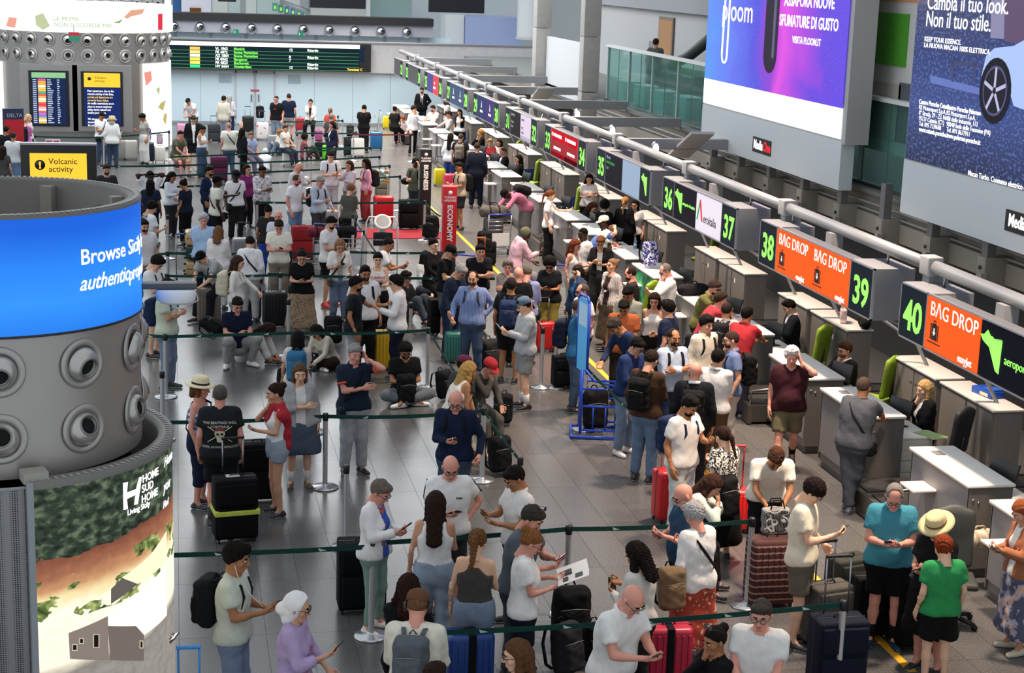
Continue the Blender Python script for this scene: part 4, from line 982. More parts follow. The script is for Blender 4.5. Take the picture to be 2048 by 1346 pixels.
# slab + lower wall + glazing
struct('wall_right', MB().box((XF+.6, 9, 0), (XF+.9, 72, 2.5)), mat('plain', '#3b3a3a', .8))
struct('trim_5', MB().box((XF+.1, 9, 2.45), (XF+.6, 72, 2.95)), mat('concrete', '#8c857a', .9))
struct('trim_6', MB().box((XF-.02, 9, 2.30), (XF+.1, YB0, 2.62)), mat('plain', '#959086', .6))
mb = MB()
for z in (2.68, 2.80): mb.tube([(XF, 10, z), (XF, YB0, z)], .022, 6)
tag(mb.build('cable_conduit', mat('plain', '#8f8f8c', .5)), 'pair of grey conduits along the concrete edge behind the signs', 'conduit')
struct('trim_7', MB().box((XF, 9, 2.95), (XF+6, 72, 3.02)), mat('plain', '#70726f', .6))
zr = zg1
glass = mat('glass', '#a9d4ce', .9)
wi = 0
y = YB0-.1
gl = empty('window_1', (XF+.25, 0, 0)); gl['kind'] = 'structure'
while y > 12:
    y2 = y-1.15
    MB().box((0, y2+.02, 3.02), (.02, y-.02, zr)).build('pane', glass, gl)
    if wi % 2 == 0: MB().box((-.03, y-.04, 3.02), (.05, y+.02, zr)).build('mullion', mat('plain', '#9fb5b2', .4), gl)
    y = y2; wi += 1
MB().box((-.08, 12, zr), (.1, YB0, zr+.07)).build('top_rail', mat('plain', '#d8dadb', .5), gl)
MB().box((-.06, 12, 3.02), (.08, YB0, 3.08)).build('bottom_rail', mat('metal', '#8a8d8e'), gl)
struct('wall_upper_right', MB().box((XF+3.4, 9, 3.0), (XF+3.6, 60, 12)), mat('plain', '#a7a7a8', .7))
struct('trim_8', MB().box((XF+3.2, 9, onX(1300, 18, XF+3.4).z), (XF+3.4, 60, onX(1300, 18, XF+3.4).z+.5)), mat('plain', '#8c8d92', .6))
p = onX(1308, 92, XF+3.35); tag(MB().box((p.x-.05, p.y-.45, p.z-.14), (p.x, p.y+.45, p.z+.14)).build('air_grille', mat('plain', '#7c7d7f')), 'small grey air grille high on the upper right wall', 'vent')
# counters of upper floor seen through glass
for i, (px, py) in enumerate(((1255, 222), (1290, 235), (1330, 250), (1372, 268))):
    p = onX(px, py, XF+.9); r = empty('low_cabinet', (p.x, p.y, 3.02), 0, 'pale green cabinet behind the upper glass wall, %s from the left' % ['first', 'second', 'third', 'fourth'][i], 'cabinet', 'cabinets behind the upper glass')
    MB().box((-.2, -.55, 0), (.2, .55, .55), bev=.01).build('body', mat('laminate', '#9dc0bb'), r); MB().box((-.22, -.57, .55), (.22, .57, .58)).build('top', mat('plain', '#c9dcd8'), r)
p = onX(1298, 200, XF+2.9); r = empty('doorway', (XF+3.38, p.y, 3.02), 0, 'lit doorway with warm light behind the upper glass wall', 'door')
MB().box((-.05, -.8, 0), (0, .8, 2.3)).build('frame', mat('plain', '#70665a'), r); MB().box((-.07, -.7, 0), (-.04, .7, 2.2)).build('lit_opening', mat('emit', '#a98564', .8), r)
p = onX(1370, 200, XF+2.5); r = empty('machine', (p.x, p.y, 3.02), 0, 'dark bulky machine behind the upper glass wall', 'machine')
MB().box((-.6, -2.5, 0), (.6, 2.2, .9), bev=.05).build('body', mat('plain', '#2c2e30', .5), r); MB().tube([(0, 2, .9), (0, 0, 1.3), (0, -2.3, 2.0)], .16, 8).build('arm', mat('plain', '#3a3d3f', .5), r)
# between ads: green square panels
r = empty('wall_cladding', (XF+.4, 0, 0), 0, 'white wall cladding with green and beige squares between the billboards', 'cladding')
def cl(nm, a, b, c, m): P = [onX(*a, XF+.4), onX(*b, XF+.4)]; MB().box((c, P[1].y, P[1].z), (0, P[0].y, P[0].z)).build(nm, m, r)
MB().box((0, 18, onX(1750, 300, XF+.4).z), (.1, onX(1690, 150, XF+.4).y, 12)).build('white_board', mat('plain', '#cfcfcc', .6), r)
cl('green_panel', (1706, 20), (1812, 135), -.03, mat('plain', '#4f9e2e', .5))
cl('beige_panel', (1700, 152), (1796, 285), -.03, mat('plain', '#b3ada2', .6))
cl('grey_panel', (1802, 165), (1860, 300), -.03, mat('plain', '#5c6066', .6))
cl('orange_panel', (1710, -60), (1850, 5), -.03, mat('plain', '#d98a54', .6))
# steel posts under the billboards
for i in range(13):
    y = 35.2-i*1.86
    if y < 12: break
    r = empty('steel_post', (XF-.25, y, 2.2), 0, 'grey steel post with bolted bracket under the billboards, %s from the far end' % ['first', 'second', 'third', 'fourth', 'fifth', 'sixth', 'seventh', 'eighth', 'ninth', 'tenth', 'eleventh', 'twelfth', 'thirteenth'][i], 'post', 'billboard posts')
    MB().box((-.07, -.09, .4), (.07, .09, 1.1)).build('post', mat('plain', '#6a6b6c', .5), r); MB().box((-.11, -.13, 0), (.36, .13, .5), bev=.01).build('bracket', mat('plain', '#87837b', .6), r)
    MB().lathe([(.001, 0), (.03, 0), (.03, .02), (.001, .02)], 8, Matrix.Translation((-.12, 0, .34)) @ Matrix.Rotation(-pi/2, 4, 'Y')).build('bolt', mat('plain', '#2c2c2c'), r)
    MB().box((-.2, -.2, .05), (-.1, -.14, .28)).build('clip', mat('plain', '#8d8a84'), r)
# ---------------------------------------------------------------- queue stanchions
POST = {}
def stanchion(p, label, old=False, hook=True):
    r = empty('queue_post', (p[0], p[1], 0), 0, label, 'queue post', 'belt barrier posts')
    if not POST:
        POST['b'] = MB().lathe([(.001, 0), (.175, 0), (.178, .012), (.16, .026), (.05, .04), (.034, .055), (.034, .06)], 26).mesh('base')
        POST['p'] = MB().lathe([(.032, .05), (.032, .90)], 16).mesh('post'); POST['h'] = MB().lathe([(.034, .90), (.037, .905), (.037, .985), (.030, 1.0), (.001, 1.0)], 16).mesh('belt_head')
    link('base', POST['b'], mat('brushed', '#b9bbbe', .25, .8), r); link('post', POST['p'], mat('brushed', '#d4d6d9', .28, .75), r); link('belt_head', POST['h'], mat('plain', '#141516', .4), r)
    return r
TAPEM = mat('cloth', '#12463f')
def belt(parent, a, b, sag=.02, m=None, z=.955):
    a, b = Vector((a[0], a[1], z)), Vector((b[0], b[1], z)); n = 10; h = .025; d = (b-a).normalized(); s = Vector((-d.y, d.x, 0))*.0016
    vs = []; fs = []
    for i in range(n+1):
        t = i/n; p = a.lerp(b, t); p.z -= sag*4*t*(1-t); vs += [p+Vector((0, 0, h))+s, p-Vector((0, 0, h))+s, p-Vector((0, 0, h))-s, p+Vector((0, 0, h))-s]
    for i in range(n):
        for k in range(4): fs.append((i*4+k, i*4+(k+1) % 4, i*4+4+(k+1) % 4, i*4+4+k))
    mb = MB().add(vs, fs); o = mb.build('belt', m or TAPEM, parent, parent.matrix_world.inverted() if False else Matrix.Translation(-Vector(parent.location)))
    L_ = (b-a).length
    if pxm(a) > 70:
        k = max(1, int(L_/.75)); mk = MB()
        for i in range(k):
            c = a.lerp(b, (i+.5)/k); c.z -= sag*4*((i+.5)/k)*(1-(i+.5)/k)
            for sg in (1, -1): mk.poly([c+s*1.6*sg+Vector(v[0]*d+Vector((0, 0, v[1]))) for v in ((-.05, -.012), (.02, -.017), (.035, .017))] if sg > 0 else [c+s*1.6*sg+Vector(v[0]*d+Vector((0, 0, v[1]))) for v in ((.035, .017), (.02, -.017), (-.05, -.012))])
        t_ = mk.build('belt_print', mat('plain', '#b9cfc8', .7), o)
        t_['kind'] = 'stuff'
    return o
# (name, px, py of the head)   -- heads are 1 m above the floor
PO = {}
def post(k, x, y, label): p = at(x, y, 1.0); PO[k] = (stanchion(p, label), p)
def run(a, b, sag=.02): belt(PO[a][0], PO[a][1], PO[b][1] if isinstance(b, str) else b, sag)
post('a1', 1688, 1200, 'steel queue post at the lower right beside the tall luggage handle')
post('a2', 745, 1085, 'steel queue post right beside the black suitcase and the woman in the white cardigan')
post('b1', 1505, 1035, 'steel queue post between the leaning girl and the striped brown suitcase')
post('b2', 1138, 1050, 'steel queue post right of the man in the grey blue t-shirt')
post('c1', 693, 930, 'steel queue post in front of the man on the phone with orange collar')
post('d1', 651, 826, 'steel queue post left of the orange collared man, belt head turned left')
post('d0', 628, 730, 'steel queue post standing behind the girl with long brown hair')
post('e1', 968, 815, 'steel queue post behind the bald man in the navy shirt')
post('e2', 1041, 914, 'steel queue post ending the slanted belt beside the black backpack')
post('f1', 857, 655, 'steel queue post right of the seated man in the black t-shirt')
post('f2', 1086, 655, 'steel queue post right of the man in the grey hoodie')
post('f3', 1114, 655, 'second steel queue post right of the man in the grey hoodie')
post('g1', 330, 668, 'steel queue post at the left before the man in the pale green t-shirt')
post('g2', 324, 742, 'lower steel queue post in front of the pale green t-shirt')
post('h1', 577, 598, 'steel queue post left of the woman in the leopard skirt')
post('h2', 822, 605, 'dark steel queue post behind the boy in the navy and white hoodie')
post('i1', 333, 547, 'steel queue post behind the drum arm at the left')
post('i2', 561, 545, 'steel queue post behind the suitcases left of the black clad woman')
post('j1', 335, 502, 'steel queue post beside the loaded luggage trolley at the left')
post('j2', 335, 430, 'dark steel queue post just right of the man with the black backpack straps')
post('k1', 514, 401, 'steel queue post left of the seated woman with the dark ponytail')
post('k2', 850, 401, 'steel queue post at the right end of the belt above the red carpet')
post('k3', 888, 432, 'steel queue post hidden beside the red economy totem')
post('k4', 727, 460, 'steel queue post beside the white luggage scale')
post('k5', 706, 428, 'steel queue post left of the big red suitcase')
for i, (x, y) in enumerate(((800, 350), (779, 329), (759, 311), (740, 293), (707, 264), (685, 239), (676, 231))):
    post('r%d' % i, x, y, 'steel queue post in the slanting right-hand row, %s from the front' % ['first', 'second', 'third', 'fourth', 'fifth', 'sixth', 'seventh'][i])
for i, (x, y) in enumerate(((622, 311), (610, 292), (594, 266), (569, 241))):
    post('s%d' % i, x, y, 'bright queue post in the middle row before the far wall, %s from the front' % ['first', 'second', 'third', 'fourth'][i])
for i, (x, y) in enumerate(((478, 309), (349, 327), (338, 261), (505, 260), (207, 272), (70, 270))):
    post('l%d' % i, x, y, 'queue post among the far left travellers, %s from the front' % ['second', 'first', 'fourth', 'fifth', 'third', 'sixth'][i])
post('m1', 825, 266, 'queue post holding a purple belt before the first desks')
A_ = lambda x, y: at(x, y, 1.0)
run('a1', A_(880, 1256), .03); run('b1', 'b2'); run('b2', A_(745, 1078), .01); run('a2', A_(330, 1102), .01); run('d1', A_(335, 838)); run('d1', 'e1', .04); run('e1', 'e2', .03); run('f1', 'e1', .05)
run('f1', A_(600, 660), .03); run('g1', A_(600, 660), .0); run('g1', A_(270, 664), 0); run('i1', 'i2'); run('j1', A_(700, 502)); run('i2', A_(990, 553)); run('j1', A_(300, 502)); belt(PO['k3'][0], A_(700, 500), A_(930, 500)); run('k1', 'k2'); run('k2', 'k3', .05); run('k5', 'k4', .05); run('k4', A_(752, 500), .03)
run('f2', A_(1040, 575), .03)
ys = [350, 330, 312, 293]
run('r0', A_(300, 372)); run('r1', A_(290, 350)); run('r2', A_(290, 330)); run('r3', A_(340, 311)); run('r4', A_(590, 263)); run('r5', 's3'); run('s1', A_(740, 293)); run('l2', 'l4'); run('l4', 'l5'); run('l1', A_(200, 329))
belt(PO['m1'][0], PO['m1'][1], A_(700, 266), .02, mat('cloth', '#6a2440'))
# slanted belt in front of the blue rack
q0, q1 = A_(1172, 728), A_(1262, 815)
PO['z'] = (stanchion(q0, 'queue post hidden behind the blue baggage rack'), q0); run('z', q1, .02)
# ================================================================ check-in desks
lam = mat('laminate', '#716d69', .45); lam_side = mat('laminate', '#66635f', .45); white = mat('plain', '#f4efe6', .35); edge = mat('plain', '#5c5a57', .5)
ORD = ['first', 'second', 'third', 'fourth', 'fifth', 'sixth', 'seventh', 'eighth', 'ninth', 'tenth', 'eleventh', 'twelfth', 'thirteenth', 'fourteenth', 'fifteenth', 'sixteenth', 'seventeenth', 'eighteenth', 'nineteenth', 'twentieth', 'twenty-first', 'twenty-second', 'twenty-third', 'twenty-fourth']
DX0, DX1, DZ = 8.7, 9.24, 1.12
PAIRS = [14.3, 19.25, 24.15, 29.05, 34.15, 39.17, 44.0, 48.85, 53.9, 58.8, 63.8]
dn = 0
def dbox(nm, a, b, m, r, bev=0): return MB().box(a, b, bev=bev).build(nm, m, r)
def desk(y0, y1, ledge=True, green=False, extra=''):
    global dn
    r = empty('check_in_desk', (DX0, y0, 0), 0, 'grey check-in desk with white worktop%s, %s desk from the lower right' % (extra, ORD[dn]), 'desk', 'check-in desks'); dn += 1
    L = y1-y0; W_ = DX1-DX0
    dbox('carcass', (.02, .02, .10), (W_-.02, L-.02, DZ-.035), lam, r)
    dbox('front_panel', (0, .0, .22), (.02, L, DZ-.04), mat('laminate', '#7b7b7e', .5) if not green else mat('plain', '#2f7d55', .5), r)
    dbox('end_panel', (.0, -.012, .12), (W_-.01, .018, DZ-.04), lam_side, r)
    dbox('end_panel', (.0, L-.018, .12), (W_-.01, L+.012, DZ-.04), lam_side, r)
    dbox('kick_plate', (.05, .04, 0), (W_-.05, L-.04, .13), mat('plain', '#5a5856', .5), r)
    dbox('worktop', (-.03, -.03, DZ-.035), (W_+.01, L+.03, DZ), white, r, .008)
    dbox('edge_band', (-.034, -.026, DZ-.046), (W_+.006, L+.026, DZ-.034), edge, r)
    if ledge: dbox('ledge', (-.30, L-.72, .78), (.0, L-.36, .81), white, r, .006)
    for k in (0, 1): MB().lathe([(.001, 0), (.014, 0), (.014, .01), (.001, .012)], 8, Matrix.Translation((.05+.07*k, -.012, DZ-.18-.03*k)) @ Matrix.Rotation(pi/2, 4, 'X')).build('knob', mat('metal', '#c9c9c9'), r)
    dbox('card_reader', (.14, L-.36, DZ), (.26, L-.20, DZ+.012), mat('plain', '#6c6c70', .4), r, .003)
    return r
for k, s0 in enumerate(PAIRS):
    desk(s0, s0+1.5, ledge=k != 1); desk(s0+2.05, s0+3.55, ledge=k % 2 == 0, green=(k == 3 and False))
tag(dbox('side_advert', (DX0-.012, 29.1, .25), (DX0-.004, 30.5, 1.05), pattern('#1c6a48', '#2f9c62', 3, 'noise', .5, '#5fc08a'), None), 'green advert sheet stuck on the front of the desk with the flowery backpack', 'advert')
# low desks with drawers behind the worktops
for k, s0 in enumerate(PAIRS[:8]):
    for q, yy in enumerate((s0+.25, s0+2.3)):
        r = empty('drawer_unit', (DX1+.04, yy, 0), 0, 'low white drawer unit behind the %s check-in desk from the lower right' % ORD[2*k+q], 'drawer unit', 'drawer units behind the desks')
        dbox('body', (0, 0, .05), (.5, .95, .72), mat('plain', '#d8d2c6', .5), r); dbox('top', (-.01, -.01, .72), (.52, .97, .745), white, r, .004)
        for z in (.12, .28, .44, .58): dbox('drawer', (.04, -.012, z), (.46, .0, z+.12), mat('plain', '#e2dccf', .5), r)
        rr = empty('monitor', (DX1+.30, yy+.55, .745), radians(200), 'thin dark desk monitor behind the %s check-in desk from the lower right' % ORD[2*k+q], 'monitor', 'desk monitors')
        dbox('foot', (-.1, -.08, 0), (.1, .08, .012), mat('plain', '#17181a'), rr); MB().tube([(0, .02, .01), (0, .02, .16)], .014, 6).build('stand', mat('plain', '#17181a'), rr)
        T = Matrix.Translation((0, 0, .26)) @ Matrix.Rotation(radians(90-70*q*0), 4, 'Z') @ Matrix.Rotation(radians(-18), 4, 'X')
        MB().box((-.21, -.012, -.13), (.21, .018, .13), T, .006).build('housing', mat('plain', '#17181a', .4), rr)
# weighing conveyors between the pairs
for k, s0 in enumerate(PAIRS[:-1]):
    y0, y1 = s0+3.62, PAIRS[k+1]-.08
    r = empty('baggage_conveyor', (8.45, y0, 0), 0, 'dark low baggage conveyor between desks, %s gap from the lower right' % ORD[k], 'conveyor', 'baggage conveyors')
    L = y1-y0
    dbox('belt_bed', (0, .02, .04), (3.4, L-.02, .30), mat('plain', '#3b3937', .5), r)
    for j in range(2): dbox('belt', (.06, .06+j*(L/2), .30), (3.3, L/2*(j+1)-.06, .325), mat('plain', '#1f1f1f', .6), r)
    MB().tube([(-.0, .03, .30), (.02, .03, .52), (.5, .03, .56), (1.2, .03, .54)], .022, 8).build('guard_rail', mat('metal', '#7c7a76', .35), r)
    dbox('front_lip', (-.03, .0, .02), (.03, L, .31), mat('metal', '#807c76', .45), r)
# tall printer cabinets
CX0, CX1, CZ = 10.42, 10.84, 1.2
cn = 0
for k, s0 in enumerate(PAIRS):
    for q, (a, b) in enumerate(((s0-.12, s0+1.42), (s0+1.6, s0+2.98))):
        r = empty('back_cabinet', (CX0, a, 0), 0, 'tall grey cabinet with pale top behind the agents, %s from the lower right' % ORD[cn], 'cabinet', 'cabinets behind the agents'); cn += 1
        L = b-a; dbox('carcass', (.02, 0, .06), (CX1-CX0, L, CZ-.03), mat('laminate', '#74706c', .45), r); dbox('top', (-.02, -.02, CZ-.03), (CX1-CX0+.02, L+.02, CZ), mat('plain', '#cdc9c2', .4), r, .006)
        for j in range(2): dbox('door', (0, .02+j*L/2, .1), (.018, L/2*(j+1)-.02, CZ-.06), lam, r)
        for j in range(2): dbox('lock', (-.008, L/2+(-.10 if j == 0 else .06), CZ-.25), (0, L/2+(-.05 if j == 0 else .11), CZ-.235), mat('plain', '#3a3836'), r)
        dbox('socket_plate', (-.006, L/2-.24, CZ-.28), (0, L/2-.18, CZ-.2), mat('plain', '#dcd8d0'), r)
# ---------------------------------------------------------------- overhead signs
SX, SZ0, SZ1 = 8.75, 2.34, 3.02
LIME = mat('emit', '#8df05e', 1.5); NAVY = mat('emit', '#17222b', .9); WHT = mat('emit', '#ffffff', 1.3); alu = mat('metal', '#c3c8cf', .4); grey = mat('plain', '#71747a', .6); greyd = mat('plain', '#55585e', .6)
def pm(y, z, x=SX-.012): return frame((x, y, z), (0, -1, 0), (0, 0, 1))
SICILY = [(0, .80), (.17, .83), (.32, .98), (.36, .84), (.55, .86), (.62, .82), (1.0, .88), (.96, .0), (.80, .04), (.44, .56), (.14, .66)]
def sicily(r, y, z, w, h, m=None):
    x = SX-.014; mb = MB()
    ctr = (.58, .76); n = len(SICILY)
    for i in range(n):
        a, b = SICILY[i], SICILY[(i+1) % n]; c = ctr; k = .96
        q = [(c[0]+(p[0]-c[0])*k, c[1]+(p[1]-c[1])*k) for p in (a, b)]
        q = [(q[0][0]+(q[1][0]-q[0][0])*.03, q[0][1]+(q[1][1]-q[0][1])*.03), (q[1][0]-(q[1][0]-q[0][0])*.03, q[1][1]-(q[1][1]-q[0][1])*.03), c]
        mb.poly([(x, y-u*w, z+v*h) for u, v in q], .003, (-1, 0, 0))
    mb.build('island_logo', m or LIME, r)
def num(r, s, y, z=SZ0+.14, size=.52): letter(s, pm(y, z), size, LIME, r, .012, 'CENTER', name='desk_number', sx=.98)
def field(r, nm, ya, yb, m, z0=SZ0+.03, z1=SZ1-.03): return MB().box((SX-.010, yb, z0), (SX+.02, ya, z1)).build_(nm, m, r)
def fld(r, nm, ya, yb, m, z0=SZ0+.03, z1=SZ1-.03):
    mb = MB(); mb.box((SX-.010, yb, z0), (SX+.02, ya, z1)); return mb.build(nm, m, r, pw(r).inverted())
def gbox(nm, a, b, m, r, bev=0): mb = MB().box(a, b, bev=bev); return mb.build(nm, m, r, pw(r).inverted())
def sign(ya, yb, nl, nr, label):
    r = empty('desk_sign', (SX, (ya+yb)/2, SZ0), 0, label, 'sign', 'overhead desk signs')
    gbox('housing', (SX+.02, yb+.04, SZ0+.02), (SX+.22, ya-.04, SZ1-.02), greyd, r)
    for a, b in (((ya, ya-.78),) if nl else ())+(((yb+.78, yb),) if nr else ()):
        gbox('end_box', (SX+.02, b, SZ0), (SX+.56, a, SZ1), grey, r, .004)
    for z in (SZ0, SZ1-.02): gbox('rim', (SX-.016, yb, z), (SX+.02, ya, z+.02), alu, r)
    for y in (yb, ya-.02)+((ya-.74,) if nl else ())+((yb+.72,) if nr else ()): gbox('rim', (SX-.016, y, SZ0), (SX+.02, y+.02, SZ1), alu, r)
    if nl: fld(r, 'number_panel', ya-.02, ya-.72, NAVY); num(r, nl, ya-.37)
    if nr: fld(r, 'number_panel', yb+.72, yb+.02, NAVY); num(r, nr, yb+.37)
    for y in (ya-.4, yb+.4):
        MB().tube([(SX+.35, y, SZ1), (SX+.35, y, 3.2)], .016, 6).build('hanger_rod', mat('metal', '#9ea0a4'), r, pw(r).inverted())
    gbox('hanger_plate', (SX+.22, (ya+yb)/2-.1, SZ1-.1), (SX+.40, (ya+yb)/2+.1, 3.15), mat('plain', '#808286', .5), r)
    # support struts down to the cabinets
    for y in (yb+.2, (ya+yb)/2+.2):
        MB().tube([(SX+.3, y, SZ0), (SX+1.0, y, 2.0), (SX+1.75, y-.1, 1.5), (SX+2.0, y-.2, 1.0)], .05, 6, flat=.5).build('strut', mat('plain', '#8c8e92', .5), r, pw(r).inverted())
    return r
ORG = mat('emit', '#fa5a1c', 1.05); DARKP = mat('emit', '#0a0f1c', .8); BLK = mat('plain', '#0b0b0e', .4)
def bagicon(r, y, z, s=1.0):
    x = SX-.014; m = BLK; mb = MB()
    B = lambda u0, v0, u1, v1: mb.box((x-.003, y-u1*s, z+v0*s), (x, y-u0*s, z+v1*s))
    B(.05, .0, .19, .20); B(.01, .0, .035, .20); B(.205, .0, .23, .20); B(.085, .20, .155, .212); B(.085, .18, .095, .24); B(.145, .18, .155, .24); B(.085, .235, .155, .25); B(-.05, -.045, .30, -.03)
    mb.build('bag_pictogram', m, r, pw(r).inverted())
    mb = MB(); P_ = lambda u, v: (x-.004, y-u*s, z+v*s)
    mb.poly([P_(.105, .15), P_(.135, .15), P_(.135, .10), P_(.16, .10), P_(.12, .055), P_(.08, .10), P_(.105, .10)], .001, (-1, 0, 0)); mb.build('arrow_pictogram', mat('emit', '#f4f0e0', 1), r, pw(r).inverted())
def bagdrop(r, y, z, size=.17): letter('B\u039bG DROP', pm(y, z), size, WHT, r, -.001, name='lettering', sx=1.0)
# 40 / 41
r = sign(18.61, 14.5, '40', None, 'overhead desk sign 40 with an orange bag drop screen and green island logo')
fld(r, 'orange_screen', 17.87, 16.53, ORG); bagdrop(r, 17.78, SZ0+.44, .245); bagicon(r, 17.74, SZ0+.16, .95); letter('easyJet', pm(17.0, SZ0+.06), .125, WHT, r, .001)
fld(r, 'dark_screen', 16.50, 14.55, DARKP)
sc_ = MB(); sicily_r = r
def sic(r, y, z, w, h):
    x = SX-.014; ctr = (.58, .76); n = len(SICILY)
    for i in range(n):
        a, b = SICILY[i], SICILY[(i+1) % n]
        q = [(a[0]+(b[0]-a[0])*.02, a[1]+(b[1]-a[1])*.02), (b[0]-(b[0]-a[0])*.02, b[1]-(b[1]-a[1])*.02), ctr]
        mb = MB().poly([(x, y-u*w, z+v*h) for u, v in q][::-1], .003, (-1, 0, 0)); mb.build('logo_facet', LIME, r, pw(r).inverted())
sic(r, 16.50, SZ0+.14, .50, .44); letter('aeroporto di catania', pm(15.93, SZ0+.28), .14, LIME, r)
# 38 / 39
r = sign(23.72, 19.46, '38', '39', 'overhead desk sign 38 and 39 with two orange bag drop screens')
fld(r, 'orange_screen', 22.98, 21.61, ORG); fld(r, 'orange_screen', 21.59, 20.2, ORG)
for y in (22.90, 21.50): bagdrop(r, y, SZ0+.44, .235); bagicon(r, y-.06, SZ0+.14, .95)
letter('easyJet', pm(22.13, SZ0+.05), .115, WHT, r, .001); letter('easyJet', pm(20.66, SZ0+.05), .115, WHT, r, .001)
# 36 / 37
r = sign(28.97, 24.83, '36', '37', 'overhead desk sign 36 and 37 with a white airline screen')
fld(r, 'dark_screen', 28.24, 26.96, DARKP); fld(r, 'white_screen', 26.94, 25.58, mat('emit', '#e9e1ee', .95))
sic(r, 28.2, SZ0+.16, .45, .42); letter('aeroporto di catania', pm(27.72, SZ0+.33), .085, LIME, r)
mb = MB(); P_ = lambda u, v: (SX-.014, 26.88-u, SZ0+.2+v)
MB().poly([P_(0, 0), P_(.06, 0), P_(.19, .33), P_(.16, .37), P_(.13, .33)], .002, (-1, 0, 0)).build('green_stroke', mat('emit', '#1f9c4c', 1), r, pw(r).inverted())
MB().poly([P_(.16, .37), P_(.20, .36), P_(.34, 0), P_(.27, 0), P_(.14, .30)], .002, (-1, 0, 0)).build('red_stroke', mat('emit', '#d8303c', 1), r, pw(r).inverted())
letter('eroitalia', pm(26.52, SZ0+.2), .21, mat('plain', '#3a3a40', .5), r, .001)
# 35
r = sign(33.9, 29.8, '35', None, 'overhead desk sign 35 with a blank pale blue panel and a green island logo')
fld(r, 'dark_screen', 33.17, 31.85, DARKP); fld(r, 'blank_panel', 31.83, 30.55, mat('emit', '#9fb4cf', .85)); fld(r, 'logo_panel', 30.53, 29.82, NAVY)
gbox('end_box', (SX+.02, 29.8, SZ0), (SX+.56, 30.55, SZ1), grey, r); sic(r, 30.42, SZ0+.16, .40, .42)
letter('Wizz Air', pm(33.1, SZ1-.14), .09, mat('emit', '#8a8fb4', 1), r); letter('Roma Fiumicino', pm(33.1, SZ0+.44), .10, mat('emit', '#3f8f4a', 1), r); letter('12:30', pm(33.1, SZ0+.32), .08, mat('emit', '#7c7c90', 1), r)
# 33 / 34
r = sign(39.08, 34.87, '33', '34', 'overhead desk sign 33 and 34 with dark red airline screens')
fld(r, 'red_screen', 38.36, 36.99, mat('emit', '#a01c28', .95)); fld(r, 'red_screen', 36.97, 35.6, mat('emit', '#a01c28', .95))
for y in (38.34, 36.95):
    fld(r, 'red_header', y, y-1.33, mat('emit', '#cf2230', 1.1), SZ1-.28, SZ1-.04); letter('TURKISH AIRLINES', pm(y-.22, SZ1-.19), .105, WHT, r, .002); letter('ECONOMY CLASS', pm(y-.3, SZ0+.2), .09, WHT, r, .002)
    MB().lathe([(.001, 0), (.05, 0), (.05, .002), (.001, .002)], 14, pm(y-.12, SZ1-.15)).build('round_emblem', WHT, r, pw(r).inverted())
    fld(r, 'black_strip', y, y-1.33, mat('emit', '#14080c', .8), SZ0+.03, SZ0+.13)
# 31 / 32
r = sign(44.02, 39.92, '31', '32', 'overhead desk sign 31 and 32 with one black and one pale pink screen')
fld(r, 'black_screen', 43.3, 42.0, mat('emit', '#0e0c12', .8)); fld(r, 'pink_screen', 41.98, 40.66, mat('emit', '#d9c9e0', 1.0)); fld(r, 'black_strip', 41.98, 40.66, mat('emit', '#17121c', .8), SZ0+.03, SZ0+.12)
for t, z in (('MALTA AIR', .52), ('Economy', .34), ('Catania', .22)): letter(t, pm(43.2, SZ0+z), .09, mat('emit', '#9a9aa0', 1), r)
for t, z in (('BUSINESS', .50), ('Speedy', .30), ('Bag drop', .18)): letter(t, pm(41.85, SZ0+z), .08, mat('plain', '#4a3a50'), r)
# 29/30, 27/28, 25/26, 23/24, 22
r = sign(49.0, 44.95, '29', '30', 'overhead desk sign 29 and 30 with navy to purple screens')
fld(r, 'navy_screen', 48.3, 47.0, mat('emit', '#222c66', .95)); fld(r, 'purple_screen', 46.98, 45.68, mat('emit', '#38266e', .95))
for y in (47.65, 46.33): letter('GULF AIR', pm(y, SZ0+.2), .1, WHT, r, 0, 'CENTER'); MB().poly([(SX-.016, y+.02, SZ0+.34), (SX-.016, y-.08, SZ0+.34), (SX-.016, y-.03, SZ0+.54)], .002, (-1, 0, 0)).build('bird_emblem', WHT, r, pw(r).inverted())
r = sign(54.05, 50.0, '27', '28', 'overhead desk sign 27 and 28 with slate blue screens')
fld(r, 'blue_screen', 53.33, 52.03, mat('emit', '#3a4c70', .95)); fld(r, 'blue_screen', 52.01, 50.73, mat('emit', '#3a4c70', .95))
for y in (52.7, 51.4): letter('GULF AIR', pm(y, SZ0+.2), .1, WHT, r, 0, 'CENTER'); MB().poly([(SX-.016, y+.02, SZ0+.34), (SX-.016, y-.08, SZ0+.34), (SX-.016, y-.03, SZ0+.54)], .002, (-1, 0, 0)).build('bird_emblem', WHT, r, pw(r).inverted())
r = sign(59.1, 55.05, '25', '26', 'overhead desk sign 25 and 26 with a purple and a red screen')
fld(r, 'purple_screen', 58.4, 57.1, mat('emit', '#4c4790', .95)); fld(r, 'red_screen', 57.08, 55.8, mat('emit', '#d8404e', 1)); letter('ITA', pm(56.8, SZ0+.36), .12, WHT, r); letter('ECONOMY', pm(57.0, SZ0+.2), .11, WHT, r)
r = sign(64.1, 60.1, '23', '24', 'overhead desk sign 23 and 24 with switched off grey screens'); fld(r, 'grey_screen', 63.3, 60.85, mat('emit', '#5e6064', .8))
r = sign(67.6, 65.0, None, '22', 'farthest overhead desk sign with number 22'); fld(r, 'grey_screen', 67.55, 65.75, mat('emit', '#5e6064', .8))
